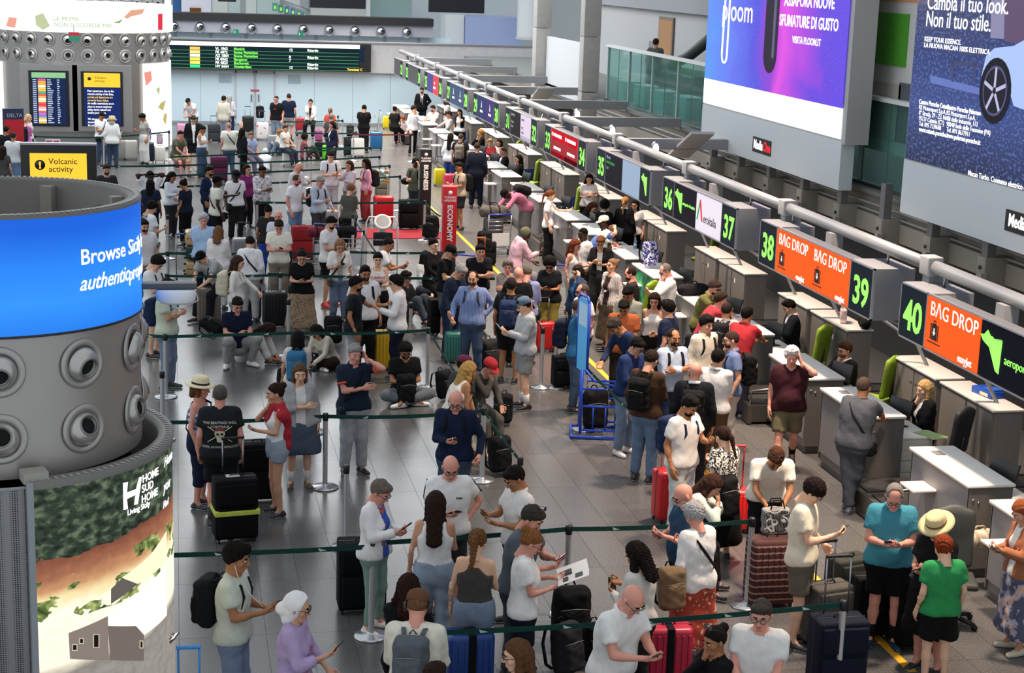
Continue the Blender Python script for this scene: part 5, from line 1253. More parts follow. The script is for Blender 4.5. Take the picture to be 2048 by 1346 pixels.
# small lit screens behind the signs (facing the hall, lower)
for a, b, c in (((1545, 0), 24.5, 23.6),):
    tag(gbox('lit_panel', (9.9, 23.95, 2.0), (9.95, 24.9, 2.45), mat('emit', '#cfe0ee', 1.0), empty('lit_screen', (9.9, 24.4, 2.0), 0, 'bright blank screen behind the gap between signs 37 and 38', 'screen')), None)
gbox('lit_panel', (9.9, 18.7, 2.0), (9.95, 19.55, 2.42), mat('emit', '#eef4f8', 1.0), empty('lit_screen', (9.9, 19.1, 2.0), 0, 'small bright screen hanging between the two orange bag drop signs', 'screen'))
# hanging tube ------------------------------------------------------------
y = 68.6; i = 0
tubm = mat('brushed', '#8b8e91', .45, .5)
while y > 11:
    y2 = max(10, y-5.0)
    r = empty('tube_segment', (9.1, y2, 3.22), 0, 'long grey overhead steel tube segment above the desk signs, %s from the far wall' % ORD[i], 'tube', 'overhead tube segments')
    MB().tube([(0, .12, 0), (0, y-y2-.12, 0)], .082, 14).build('tube', tubm, r)
    MB().box((-.10, -.13, -.12), (.10, .13, .12), bev=.02).build('collar', mat('plain', '#8f9295', .5), r)
    gbox('bracket', (9.04, y2-.09, 2.9), (9.3, y2+.09, 3.2), mat('plain', '#808386', .5), r)
    if y2 > 30:
        gbox('cross_beam', (9.1, y2-.10, 3.02), (XF, y2+.10, 3.24), mat('plain', '#85878a', .6), r)
    y = y2; i += 1
for i, (px, py) in enumerate(((1153, 229), (1223, 262), (1309, 297))):
    p = onX(px, py, 9.75); r = empty('oval_lamp', p, 0, 'small lit oval lamp behind the tube, %s from the far end' % ORD[i], 'lamp', 'oval lamps')
    MB().lathe([(.001, 0), (.10, 0), (.12, .02), (.12, .08), (.001, .1)], 16, Matrix.Rotation(pi/2, 4, 'X') @ Matrix.Diagonal((.75, 1.3, 1, 1))).build('housing', mat('metal', '#b0b2b4'), r)
    MB().lathe([(.001, .101), (.09, .101)], 16, Matrix.Rotation(pi/2, 4, 'X') @ Matrix.Diagonal((.75, 1.3, 1, 1))).build('diffuser', mat('emit', '#fff0d8', 2.5), r)
for i, (px, py) in enumerate(((1080, 195), (1380, 290))):
    p = onX(px, py, 10.6); r = empty('floodlight_arm', p, 0, 'slanting flat floodlight on an arm behind the tube, %s' % ('far one beside the concrete column' if i == 0 else 'near one left of the first billboard'), 'lamp')
    MB().box((-.25, -.9, -.03), (.25, .9, .03), Matrix.Rotation(radians(-22), 4, 'X'), .01).build('lamp_head', mat('plain', '#a4a6a8', .5), r); MB().tube([(0, -.7, -.3), (-.2, -1.1, -.6)], .03, 6).build('arm', mat('metal', '#8c8e90'), r)
# ---------------------------------------------------------------- billboards
AX = 11.5
def uvgrid(name, P, nu, nv, m, parent, th=0):
    """grid sheet with uv; P(u,v) -> point"""
    vs = [P(i/nu, j/nv) for j in range(nv+1) for i in range(nu+1)]
    fs = [(j*(nu+1)+i, j*(nu+1)+i+1, (j+1)*(nu+1)+i+1, (j+1)*(nu+1)+i) for j in range(nv) for i in range(nu)]
    me = bpy.data.meshes.new(name); me.from_pydata([tuple(v) for v in vs], [], fs); uv = me.uv_layers.new(name='UVMap')
    for l in me.loops: k = l.vertex_index; uv.data[l.index].uv = ((k % (nu+1))/nu, (k//(nu+1))/nv)
    return link(name, me, m, parent, pw(parent).inverted() if parent else None, True)
def emis_mat(name, build, strength=1.0):
    m, N, L, B = nt(name); tc = N.new('ShaderNodeTexCoord'); col = build(N, L, tc)
    B.inputs['Base Color'].default_value = (.02, .02, .02, 1); B.inputs['Specular IOR Level'].default_value = .06
    L.new(col, B.inputs['Emission Color']); B.inputs['Emission Strength'].default_value = strength; return m
def ramp(N, L, src, stops, mode='LINEAR'):
    r = N.new('ShaderNodeValToRGB'); r.color_ramp.interpolation = mode
    for i, (p, c) in enumerate(stops):
        e = r.color_ramp.elements[i] if i < 2 else r.color_ramp.elements.new(p); e.position = p; e.color = (*lin(c), 1)
    L.new(src, r.inputs['Fac']); return r.outputs['Color']
def mixc(N, L, f, a, b, mode='MIX'):
    m = N.new('ShaderNodeMix'); m.data_type = 'RGBA'; m.blend_type = mode
    for s_, i in ((f, 0), (a, 6), (b, 7)):
        if isinstance(s_, (int, float)): m.inputs[i].default_value = s_
        elif isinstance(s_, str): m.inputs[i].default_value = (*lin(s_), 1)
        else: L.new(s_, m.inputs[i])
    return m.outputs[2]
def math_(N, L, op, a, b=0.0):
    m = N.new('ShaderNodeMath'); m.operation = op
    for i, s_ in enumerate((a, b)):
        if isinstance(s_, (int, float)): m.inputs[i].default_value = s_
        else: L.new(s_, m.inputs[i])
    return m.outputs[0]
def noise(N, L, vec, sc, det=3, dist=0): n = N.new('ShaderNodeTexNoise'); n.inputs['Scale'].default_value = sc; n.inputs['Detail'].default_value = det; n.inputs['Distortion'].default_value = dist; L.new(vec, n.inputs['Vector']); return n.outputs['Fac']
def ad1(N, L, tc):
    sp = N.new('ShaderNodeSeparateXYZ'); L.new(tc.outputs['UV'], sp.inputs[0]); u, v = sp.outputs[0], sp.outputs[1]
    nz = noise(N, L, tc.outputs['UV'], 2.5, 2, 1.5)
    f = math_(N, L, 'ADD', u, math_(N, L, 'MULTIPLY', math_(N, L, 'SUBTRACT', nz, .5), .35)); f = math_(N, L, 'ADD', f, math_(N, L, 'MULTIPLY', v, .12))
    c = ramp(N, L, f, [(0, '#4f9cf2'), (1, '#5a48e0'), (.22, '#5a7cf0'), (.40, '#4a54dc'), (.52, '#8a3fd0'), (.62, '#e050e0'), (.74, '#a844dc'), (.86, '#5f46dc')])
    gr = noise(N, L, tc.outputs['UV'], 160, 1); gm = math_(N, L, 'MULTIPLY', math_(N, L, 'GREATER_THAN', gr, .58), .45)
    c = mixc(N, L, gm, c, mixc(N, L, .6, c, '#c44ad8')); return c
def billboard(ya, yb, label, zt=9.5):
    r = empty('billboard', (AX, (ya+yb)/2, 3.0), 0, label, 'billboard')
    gbox('lower_panel', (AX, yb, 2.98), (AX+.25, ya, 3.84), mat('plain', '#c3ccd2', .5), r); gbox('case', (AX+.01, yb-.12, 3.80), (AX+.45, ya, zt), mat('plain', '#a5a6a8', .5), r)
    return r
r = billboard(35.4, 27.4, 'tall lit billboard with blue, violet and pink glitter gradient above signs 35 to 39')
uvgrid('screen', lambda u, v: (AX-.01, 35.35-u*7.9, 4.42+v*4.9), 12, 8, emis_mat('advert_gradient', ad1, 1.0), r)
gbox('white_band', (AX-.012, 27.45, 3.88), (AX, 35.35, 4.42), mat('emit', '#ffffff', 1.25), r)
am = lambda y, z: frame((AX-.018, y, z), (0, -1, 0), (0, 0, 1))
mb = MB()
def capsule_pts(y, z0, z1, w, n=14): return [(AX-.02, y-w*cos(t), z0+w*sin(t)) for t in np.linspace(pi, 2*pi, n)]+[(AX-.02, y-w*cos(t), z1+w*sin(t)) for t in np.linspace(0, pi, n)]
mb = MB(); mb.poly(capsule_pts(31.25, 5.15, 9, .36), .01, (-1, 0, 0)); mb.build('printed_device', mat('emit', '#2c2438', .8), r, pw(r).inverted())
mb = MB(); mb.poly(capsule_pts(31.08, 5.15, 9, .07), .012, (-1, 0, 0)); mb.build('device_highlight', mat('emit', '#6a6484', .8), r, pw(r).inverted())
letter('ploom', am(34.35, 5.72), .66, WHT, r, .0, sx=1.15)
yy = 34.02; mb = MB(); mb.tube([(AX-.02, yy-.17*cos(t)+.02, 5.0+.17*sin(t)) for t in np.linspace(pi, 2*pi, 12)]+[(AX-.02, yy-.15, 6.8), (AX-.02, yy-.05, 6.95), (AX-.02, yy+.12, 6.85), (AX-.02, yy+.19, 5.0)], .022, 5, caps=False); mb.build('logo_loop', WHT, r, pw(r).inverted())
letter('SEI UN CONSUMATORE ADULTO?', am(30.45, 6.56), .135, WHT, r, .001, sx=1.12); letter('ASSAPORA NUOVE', am(30.65, 6.12), .30, WHT, r, .006, sx=.98)
letter('SFUMATURE DI GUSTO', am(30.85, 5.74), .30, WHT, r, .006, sx=.95); letter('VISITA PLOOM.IT', am(30.1, 5.44), .18, WHT, r, .003, sx=1.05)
gbox('name_plate', (AX-.015, 30.9, 3.18), (AX, 31.95, 3.48), BLK, r); letter('Media', am(31.88, 3.25), .26, WHT, r, .006, sx=.85); letter('One', am(31.30, 3.25), .26, mat('emit', '#e0303c', 1.1), r, .008, sx=.85)
r = billboard(24.8, 16.4, 'tall lit billboard with a pale car on a dark blue street at the right edge')
def ad2(N, L, tc):
    sp = N.new('ShaderNodeSeparateXYZ'); L.new(tc.outputs['UV'], sp.inputs[0]); u, v = sp.outputs[0], sp.outputs[1]
    nz = noise(N, L, tc.outputs['UV'], 3, 3, .5); f = math_(N, L, 'ADD', v, math_(N, L, 'MULTIPLY', math_(N, L, 'SUBTRACT', nz, .5), .10))
    c = ramp(N, L, f, [(0, '#232a4a'), (1, '#6a7096'), (.16, '#3a4a86'), (.30, '#2c3a72'), (.40, '#3a3f66'), (.52, '#4a4c78'), (.75, '#6a6c98')])
    g = noise(N, L, tc.outputs['UV'], 120, 2); c = mixc(N, L, math_(N, L, 'MULTIPLY', math_(N, L, 'GREATER_THAN', g, .56), .35), c, '#6f88c8')
    gl = N.new('ShaderNodeVectorMath'); gl.operation = 'DISTANCE'; gl.inputs[1].default_value = (.02, .62, 0); L.new(tc.outputs['UV'], gl.inputs[0])
    mr = N.new('ShaderNodeMapRange'); mr.inputs[1].default_value = .20; mr.inputs[2].default_value = .0; mr.inputs[3].default_value = 0; mr.inputs[4].default_value = .9; L.new(gl.outputs['Value'], mr.inputs[0])
    return mixc(N, L, mr.outputs[0], c, '#d8b878')
uvgrid('screen', lambda u, v: (AX-.01, 24.75-u*8.3, 3.86+v*5.6), 12, 8, emis_mat('advert_street', ad2, 1.0), r)
def apoly(nm, pts, m, off=.0): MB().poly([(AX-.014-off, y, z) for y, z in pts], .004, (-1, 0, 0)).build(nm, m, r, pw(r).inverted())
def ap(px, py): p = onX(px, py, AX); return (p.y, p.z)
apoly('pillar_print', [ap(1985, 0), ap(2012, 0), ap(2010, 78), ap(1983, 76)][::-1], mat('emit', '#8f8cb0', .9)); apoly('wall_print', [ap(2012, 0), ap(2060, 0), ap(2060, 90), ap(2010, 82)][::-1], mat('emit', '#6a5578', .8))
apoly('kerb_print', [ap(1862, 150), ap(1970, 178), ap(1970, 192), ap(1864, 166)][::-1], mat('emit', '#6a7cc0', .9), .002)
apoly('car_body', [ap(1968, 195), ap(1966, 150), ap(1975, 112), ap(1992, 96), ap(2030, 92), ap(2070, 70), ap(2100, 60), ap(2110, 240), ap(2030, 212), ap(2010, 140), ap(1985, 150), ap(1972, 200)][::-1], mat('emit', '#a9c0f0', 1.0), .004)
c = ap(1993, 182)
for rad, cc, off in ((.47, '#1a1a26', .008), (.36, '#55557a', .012), (.32, '#20202e', .016)):
    apoly('wheel_print', [(c[0]-rad*cos(t), c[1]+rad*sin(t)) for t in np.linspace(0, 2*pi, 25)[:-1]], mat('emit', cc, .9), off)
for k in range(5):
    t = k*2*pi/5+.3; d = Vector((cos(t), sin(t))); e = Vector((-sin(t), cos(t)))*.045
    apoly('spoke_print', [(c[0]-v.x, c[1]+v.y) for v in (d*.05+e*.6, d*.33+e*.6, d*.33-e*.6, d*.05-e*.6)], mat('emit', '#b9b9d8', 1), .020)
for (x0, y0, x1, y1) in ((1905, 122, 1965, 134), (1925, 104, 1972, 112), (1905, 112, 1910, 165), (1950, 120, 1955, 168)): apoly('bench_print', [ap(x0, y0), ap(x1, y0+4), ap(x1, y1), ap(x0, y1-3)][::-1], mat('emit', '#4a5078', .8), .006)
letter('Cambia il tuo look.', frame((AX-.02, *ap(1856, 18)), (0, -1, 0), (0, 0, 1)), .34, WHT, r, .001, sx=1.0); letter('Non il tuo stile.', frame((AX-.02, *ap(1853, 52)), (0, -1, 0), (0, 0, 1)), .34, WHT, r, .001, sx=1.0)
letter('KEEP YOUR ESSENCE.', frame((AX-.02, *ap(1851, 82)), (0, -1, 0), (0, 0, 1)), .105, WHT, r, .001, sx=1.25); letter('LA NUOVA MACAN 100% ELETTRICA.', frame((AX-.02, *ap(1850, 94)), (0, -1, 0), (0, 0, 1)), .105, WHT, r, .001, sx=1.25)
for i, (t1, t2) in enumerate((('Centro Porsche Catania', 'Centro Porsche Palermo'), ('RS Motorsport S.p.A.', 'RS Motorsport S.p.A.'), ('8\u00b0 Strada, 29 - Z.I. Nord', 'Via delle Industrie, 113'), ('95121 Catania (CT)', '90040 Isola delle Femmine (PA)'), ('Tel. 095 7139648', 'Tel. 091 8677911'), ('www.catania.porsche.it', 'www.palermo.porsche.it'))):
    letter(t1, frame((AX-.02, *ap(1840, 207+i*11)), (0, -1, 0), (0, 0, 1)), .10, WHT, r, .002 if i in (0, 5) else .0, sx=1.1); letter(t2, frame((AX-.02, *ap(1895, 218+i*11.3)), (0, -1, 0), (0, 0, 1)), .10, WHT, r, .002 if i in (0, 5) else .0, sx=1.1)
letter('Macan Turbo. Consumo elettrico combinato: 20,7', frame((AX-.02, *ap(1938, 350)), (0, -1, 0), (0, 0, 1)), .11, WHT, r, .001, sx=1.1)
p = onX(2012, 440, AX); gbox('name_plate', (AX-.015, p.y-1.2, p.z-.14), (AX, p.y, p.z+.16), BLK, r); letter('MediaOne', am(p.y-.1, p.z-.06), .25, WHT, r, .006, sx=.85)
# ---------------------------------------------------------------- near kiosk drum (left)
DYc = 13.3; Cx = onY(-10, 600, DYc).x; Rk = onY(283, 500, DYc).x-Cx
def oncyl(px, py, R, cx=None, cy=None):
    cx = Cx if cx is None else cx; cy = DYc if cy is None else cy; d = ray(px, py); ox, oy = -cx, -cy
    a = d.x**2+d.y**2; b = 2*(ox*d.x+oy*d.y); c = ox*ox+oy*oy-R*R; t = (-b-sqrt(max(0, b*b-4*a*c)))/2/a
    p = O_+d*t; return p, math.atan2(p.y-cy, p.x-cx)
zt_ = oncyl(5, 440, Rk)[0].z; zb_ = oncyl(5, 676, Rk)[0].z; zm_ = oncyl(5, 962, Rk)[0].z
steel = mat('brushed', '#a8a49e', .42, .65)
K = empty('kiosk_drum', (Cx, DYc, 0), 0, 'large round steel kiosk drum with a bright blue screen ring at the left edge', 'kiosk')
MB().lathe([(Rk-.02, zm_), (Rk-.02, zb_+.01)], 64).build('steel_shell', steel, K)
MB().lathe([(Rk-.10, zm_-.1), (Rk-.10, 0)], 40).build('inner_core', mat('plain', '#262422', .7), K)
def blue(N, L, tc):
    sp = N.new('ShaderNodeSeparateXYZ'); L.new(tc.outputs['Object'], sp.inputs[0]); n = noise(N, L, tc.outputs['Object'], .9, 1)
    f = math_(N, L, 'ADD', math_(N, L, 'MULTIPLY', math_(N, L, 'SUBTRACT', sp.outputs[2], zb_), 1/(zt_-zb_)), math_(N, L, 'MULTIPLY', n, .25))
    return ramp(N, L, f, [(0.05, '#1672e8'), (1, '#0f62dc'), (.4, '#2f93fa'), (.7, '#2484f4')])
MB().lathe([(Rk, zb_), (Rk, zt_)], 72).build('screen_ring', emis_mat('blue_screen', blue, 1.0), K)
MB().lathe([(Rk+.004, zb_-.012), (Rk+.012, zb_), (Rk+.004, zb_+.008)], 64).build('lower_rim', mat('plain', '#1b1f28', .4), K)
MB().lathe([(Rk+.006, zt_), (Rk+.006, zt_+.025), (Rk-.09, zt_+.03), (Rk-.10, zt_+.01), (Rk-.10, zt_-.9), (.001, zt_-.9)], 72).build('top_rim', mat('plain', '#6e6a66', .6), K)
mb = MB()
for k in range(150):
    a = 2*pi*k/150; mb.box((Rk-.05, -.012, zt_+.030), (Rk-.015, .012, zt_+.036), Matrix.Rotation(a, 4, 'Z'))
o = mb.build('rim_clip', mat('plain', '#a6a29c', .5), K); o['kind'] = 'stuff'
for k in range(7):
    a = 2*pi*k/7+.3; MB().box((Rk-.20, -.05, zt_-.85), (Rk-.11, .05, zt_-.02), Matrix.Rotation(a, 4, 'Z')).build('inner_post', mat('plain', '#8b877f', .6), K)
MB().box((-.12, -.2, 0), (.12, .2, .08), Matrix.Translation((Rk-.35, .45, zt_-.3)) @ Matrix.Rotation(.4, 4, 'X') @ Matrix.Rotation(.5, 4, 'Z')).build('junction_box', mat('plain', '#35403c', .5), K)
def vent(ang, z, R, sc, parent, cx, cy, aim=(0, 0), lod=22):
    T = Matrix.Rotation(ang, 4, 'Z') @ Matrix.Translation((R, 0, z)) @ Matrix.Rotation(pi/2, 4, 'Y') @ Matrix.Diagonal((sc, sc, sc*.72, 1))
    k = ('vent', lod)
    if k not in HAIR:
        HAIR[k] = (MB().lathe([(1, -.02), (1.0, .06), (.96, .12), (.86, .14), (.76, .11), (.70, .03), (.68, 0)], lod+10).mesh('ring'), MB().lathe([(.68, -.02), (.66, .15), (.58, .34), (.46, .46), (.40, .50)], lod+10).mesh('dome'), MB().lathe([(.44, .42), (.44, .56), (.38, .57), (.36, .50), (.34, .30), (.001, .30)], lod+6).mesh('nozzle'), MB().lathe([(.001, .32), (.37, .32)], lod).mesh('opening'))
    a, b, c, d = HAIR[k]; v = link('air_vent', a, mat('brushed', '#a9a6a1', .4, .7), parent, T)
    A = Matrix.Rotation(aim[0], 4, 'X') @ Matrix.Rotation(aim[1], 4, 'Y')
    link('dome', b, mat('brushed', '#bab7b2', .33, .7), v, A); link('nozzle', c, mat('brushed', '#8a8782', .4, .7), v, A); link('opening', d, mat('plain', '#050505', .9), v, A)
z1 = oncyl(168, 728, Rk)[0].z; z2 = oncyl(172, 858, Rk)[0].z; a1 = oncyl(168, 728, Rk)[1]; rng = random.Random(4)
for k in range(11):
    for z in (z1, z2): vent(a1+k*2*pi/11, z, Rk-.02, .192, K, Cx, DYc, (rng.uniform(-.2, .2), (.35 if z == z1 else -.35)+rng.uniform(-.1, .1)))
# lettering on the blue ring
def ringtext(s, px, py, size, parent, R, m, bold=0, shear=0, cx=None, cy=None, sx=1.0):
    cx = Cx if cx is None else cx; cy = DYc if cy is None else cy
    p, a0 = oncyl(px, py, R, cx, cy); me = text_mesh(s, size, bold, 'LEFT', .0015, 1.0, shear).copy(); me.materials.clear()
    bm = bmesh.new(); bm.from_mesh(me); bmesh.ops.subdivide_edges(bm, edges=[e for e in bm.edges if e.calc_length() > .04], cuts=2)
    for v in bm.verts:
        a = a0+v.co.x*sx/R; rr = R+.004+v.co.z; v.co = Vector((rr*cos(a), rr*sin(a), p.z+v.co.y))
    bm.to_mesh(me); bm.free(); return link('lettering', me, m, parent)
ringtext('Browse Sicily\u2019s', 160, 530, .165, K, Rk, WHT, .001); ringtext('authentic', 158, 582, .165, K, Rk, WHT, .001, .35, sx=.92); ringtext('properties', 257, 562, .155, K, Rk, WHT, .001)
# arm with round lamp
za = onY(330, 572, DYc).z
Rm = empty('round_lamp', (onY(352, 588, DYc).x, DYc, za), 0, 'white round lamp on a dark grey arm sticking out of the kiosk drum', 'lamp')
ax0 = onY(275, 572, DYc).x-Rm.location.x; ax1 = onY(394, 580, DYc).x-Rm.location.x
MB().box((ax0, -.07, -.015), (ax1, .07, .03), bev=.01).build('arm', mat('plain', '#4a4c50', .5), Rm); MB().lathe([(.001, -.13), (.13, -.13), (.155, -.11), (.16, -.03), (.155, -.02), (.001, -.02)], 32).build('lamp_body', mat('plain', '#dfe3ea', .4), Rm)
MB().tube([(.15, .02, -.05), (.175, 0, -.12), (.05, -.16, -.15), (-.05, -.15, -.15)], .008, 6).build('bracket', mat('metal', '#c9c9c9'), Rm)
# base drum with curved landscape advert
Rb = onY(346, 1000, DYc).x-Cx
pz, aL = oncyl(66, 975, Rb); zA = pz.z; aR = radians(75)
Bk = empty('curved_advert', (Cx, DYc, 0), 0, 'curved backlit landscape advert around the foot of the kiosk drum', 'advert')
def land(N, L, tc):
    sp = N.new('ShaderNodeSeparateXYZ'); L.new(tc.outputs['UV'], sp.inputs[0]); v = sp.outputs[1]; u = sp.outputs[0]
    vb = oncyl(80, 1346, Rb)[0].z/zA; v = math_(N, L, 'MULTIPLY', math_(N, L, 'SUBTRACT', v, vb), 1/(1-vb))
    mp = N.new('ShaderNodeMapping'); mp.inputs['Scale'].default_value = (1.4, 1.6, 1); L.new(tc.outputs['UV'], mp.inputs['Vector']); V_ = mp.outputs['Vector']
    n1 = noise(N, L, V_, 4, 4); n2 = noise(N, L, V_, 26, 5, .3); n3 = noise(N, L, V_, 9, 3, .4)
    f = math_(N, L, 'ADD', v, math_(N, L, 'MULTIPLY', math_(N, L, 'SUBTRACT', n1, .5), .10)); f = math_(N, L, 'ADD', f, math_(N, L, 'MULTIPLY', u, -.20)); f = math_(N, L, 'ADD', f, .10)
    ground = ramp(N, L, f, [(0, '#8f8a84'), (1, '#141a14'), (.06, '#8a847c'), (.12, '#fbf3dc'), (.40, '#fff6de'), (.48, '#ecd8a4'), (.53, '#c89468'), (.60, '#a0684c'), (.70, '#7c4634'), (.76, '#20301c')])
    tone = ramp(N, L, n2, [(.30, '#1c2612'), (.75, '#c4cc84'), (.5, '#6a7c40')]); tone_d = ramp(N, L, n2, [(.32, '#10160f'), (.75, '#6c7c62'), (.5, '#2c3a2c')])
    tmask = math_(N, L, 'MULTIPLY', math_(N, L, 'GREATER_THAN', n3, .54), math_(N, L, 'MULTIPLY', math_(N, L, 'GREATER_THAN', f, .34), math_(N, L, 'LESS_THAN', f, .60)))
    c = mixc(N, L, tmask, ground, tone); up = math_(N, L, 'GREATER_THAN', math_(N, L, 'ADD', f, math_(N, L, 'MULTIPLY', math_(N, L, 'SUBTRACT', n3, .5), .12)), .70)
    c = mixc(N, L, up, c, tone_d); c = mixc(N, L, .18, c, ramp(N, L, n2, [(.3, '#000000'), (.8, '#ffffff')]), 'OVERLAY'); return c
cyl = lambda R, a, z: (Cx+R*cos(a), DYc+R*sin(a), z)
uvgrid('advert_sheet', lambda u, v: cyl(Rb, aL+(aR-aL)*u, v*zA), 40, 4, emis_mat('advert_landscape', land, 1.1), Bk)
def curved(nm, pix, m, R, cx, cy, parent):
    P2 = []
    for x, y in pix: p, a = oncyl(x, y, R, cx, cy); P2.append((a*R, p.z))
    bm = bmesh.new(); f = bm.faces.new([bm.verts.new((u, v, 0)) for u, v in P2]); bmesh.ops.triangulate(bm, faces=[f])
    for _ in range(6):
        e = [e for e in bm.edges if e.calc_length() > R*.09]
        if not e: break
        bmesh.ops.subdivide_edges(bm, edges=e, cuts=1); bmesh.ops.triangulate(bm, faces=bm.faces[:])
    for v in bm.verts: a, z = v.co.x/R, v.co.y; v.co = Vector((cx+R*cos(a), cy+R*sin(a), z))
    me = bpy.data.meshes.new(nm); bm.to_mesh(me); bm.free(); return link(nm, me, m, parent, pw(parent).inverted())
def bpoly(nm, pix, m, off=.004): curved(nm, pix, m, Rb+off, Cx, DYc, Bk)
wallm = mat('emit', '#8c8078', .9); wall2 = mat('emit', '#7c706a', .85); roofm = mat('emit', '#fbf6e6', 1.2); shade = mat('emit', '#6e6864', .8)
bpoly('farmhouse_wall', [(137, 1266), (216, 1232), (218, 1320), (140, 1318)], wallm); bpoly('farmhouse_wall', [(216, 1252), (272, 1252), (288, 1268), (288, 1322), (220, 1320)], wall2)
bpoly('farmhouse_roof', [(216, 1228), (262, 1196), (330, 1130), (334, 1230), (288, 1270), (272, 1252), (216, 1250)], roofm); bpoly('gable_wall', [(222, 1178), (244, 1156), (276, 1168), (222, 1208)], shade)
bpoly('pale_roof', [(244, 1155), (300, 1110), (333, 1060), (334, 1120), (276, 1168)], mat('emit', '#f3e6c4', 1.15), .006)
for x, y, w_, h_ in ((188, 1270, 9, 24), (146, 1290, 7, 10), (160, 1278, 6, 8), (281, 1283, 4, 12)): bpoly('window_print', [(x-2, y-2), (x+w_+2, y-2), (x+w_+2, y+h_+2), (x-2, y+h_+2)], mat('emit', '#c4b8a4', 1), .006); bpoly('window_print', [(x, y), (x+w_, y), (x+w_, y+h_), (x, y+h_)], mat('emit', '#1c1a1a', .8), .008)
for s_, px, py, sz in (('HOME', 284, 966, .088), ('SUD', 283, 986, .088), ('HOME', 282, 1007, .088), ('Living Sicily', 254, 1031, .062)): ringtext(s_, px, py, sz, Bk, Rb+.004, WHT, .001)
bpoly('letter_mark', [(246, 966), (256, 964), (254, 985), (272, 978), (278, 955), (284, 953), (276, 1008), (268, 1010), (271, 990), (254, 998), (256, 1018), (247, 1020)], WHT, .006)
for s_, px, py, sz in (('Home', 327, 935, .11), ('you', 326, 985, .12), ('Find', 325, 1018, .08)): ringtext(s_, px, py, sz, Bk, Rb+.004, WHT, .001, .3)
mb = MB(); mb.lathe([(Rb+.012, zA-.02), (Rb+.014, zA+.04), (Rb-.10, zA+.045), (Rb-.12, zA+.0), (Rb-.12, zA-.6)], 48, None, aL-.02, aR+.6); mb.build('top_rim', mat('plain', '#76736f', .5), Bk)
mb = MB()
for k in range(60): mb.box((Rb-.05, -.010, zA+.044), (Rb-.005, .010, zA+.050), Matrix.Rotation(aL+k*(aR-aL)/60, 4, 'Z'))
o = mb.build('rim_clip', mat('plain', '#a6a29c', .5), Bk); o['kind'] = 'stuff'
MB().box((Rb-.03, -.025, 0), (Rb+.02, .02, zA+.04), Matrix.Rotation(aL-.015, 4, 'Z')).build('side_frame', mat('plain', '#8f9499', .5), Bk)
MB().box((Rb-.18, -.10, zA+.02), (Rb-.02, .08, zA+.10), Matrix.Rotation(aL+.03, 4, 'Z')).build('corner_bracket', mat('plain', '#9b9890', .5), Bk)
# perforated cladding left of the advert
def mesh_mat():
    m, N, L, B = nt('perforated_metal'); tc = N.new('ShaderNodeTexCoord'); v = N.new('ShaderNodeTexVoronoi'); v.inputs['Scale'].default_value = 58; v.inputs['Randomness'].default_value = 0; L.new(tc.outputs['Object'], v.inputs['Vector'])
    L.new(ramp(N, L, v.outputs['Distance'], [(.30, '#2c2c2d'), (.36, '#8a8a8c')], 'CONSTANT'), B.inputs['Base Color']); B.inputs['Metallic'].default_value = .6; B.inputs['Roughness'].default_value = .5
    return m
perf = mesh_mat(); Rp = Rb-.06
Pf = empty('perforated_cladding', (Cx, DYc, 0), 0, 'perforated grey metal cladding left of the curved landscape advert', 'cladding')
for k, (za_, zb2) in enumerate(((0, .62), (.64, 1.26), (1.28, zA-.02))):
    MB().lathe([(Rp, za_), (Rp, zb2)], 30, None, aL-1.3, aL-.03).build('panel', perf, Pf); MB().lathe([(Rp+.01, zb2), (Rp+.012, zb2+.02)], 30, None, aL-1.3, aL-.03).build('seam', mat('plain', '#9a9a9a', .5), Pf)
# ---------------------------------------------------------------- totem with yellow screen
Yt = 35; a, b = onY(42, 350, Yt), onY(192, 288, Yt)
T_ = empty('info_totem', (a.x, Yt, 0), 0, 'black information totem with a yellow volcanic activity screen behind the drum', 'information screen')
w_, zt2 = b.x-a.x, b.z; MB().box((0, 0, 0), (w_, .16, zt2), bev=.01).build('housing', mat('plain', '#0c0d0f', .4), T_); MB().box((-.01, -.01, zt2-.03), (w_+.01, .17, zt2+.01)).build('top_edge', mat('plain', '#a8abb0', .4), T_)
ya, yb = onY(59, 306, Yt), onY(174, 345, Yt); sy = mat('emit', '#fcc83c', 1.1)
MB().box((ya.x-a.x, -.008, ya.z-1.3), (yb.x-a.x, 0, ya.z)).build('yellow_screen', sy, T_)
MB().lathe([(.001, 0), (.105, 0), (.105, .004), (.001, .004)], 20, Matrix.Translation((ya.x-a.x+.2, -.012, ya.z-.24)) @ Matrix.Rotation(pi/2, 4, 'X')).build('warning_disc', BLK, T_)
letter('!', frame((ya.x+.175, Yt-.020, ya.z-.31), (1, 0, 0), (0, 0, 1)), .19, sy, T_, .01)
letter('Volcanic', frame((ya.x+.37, Yt-.012, ya.z-.22), (1, 0, 0), (0, 0, 1)), .17, BLK, T_, .001); letter('activity', frame((ya.x+.37, Yt-.012, ya.z-.38), (1, 0, 0), (0, 0, 1)), .17, BLK, T_, .001)
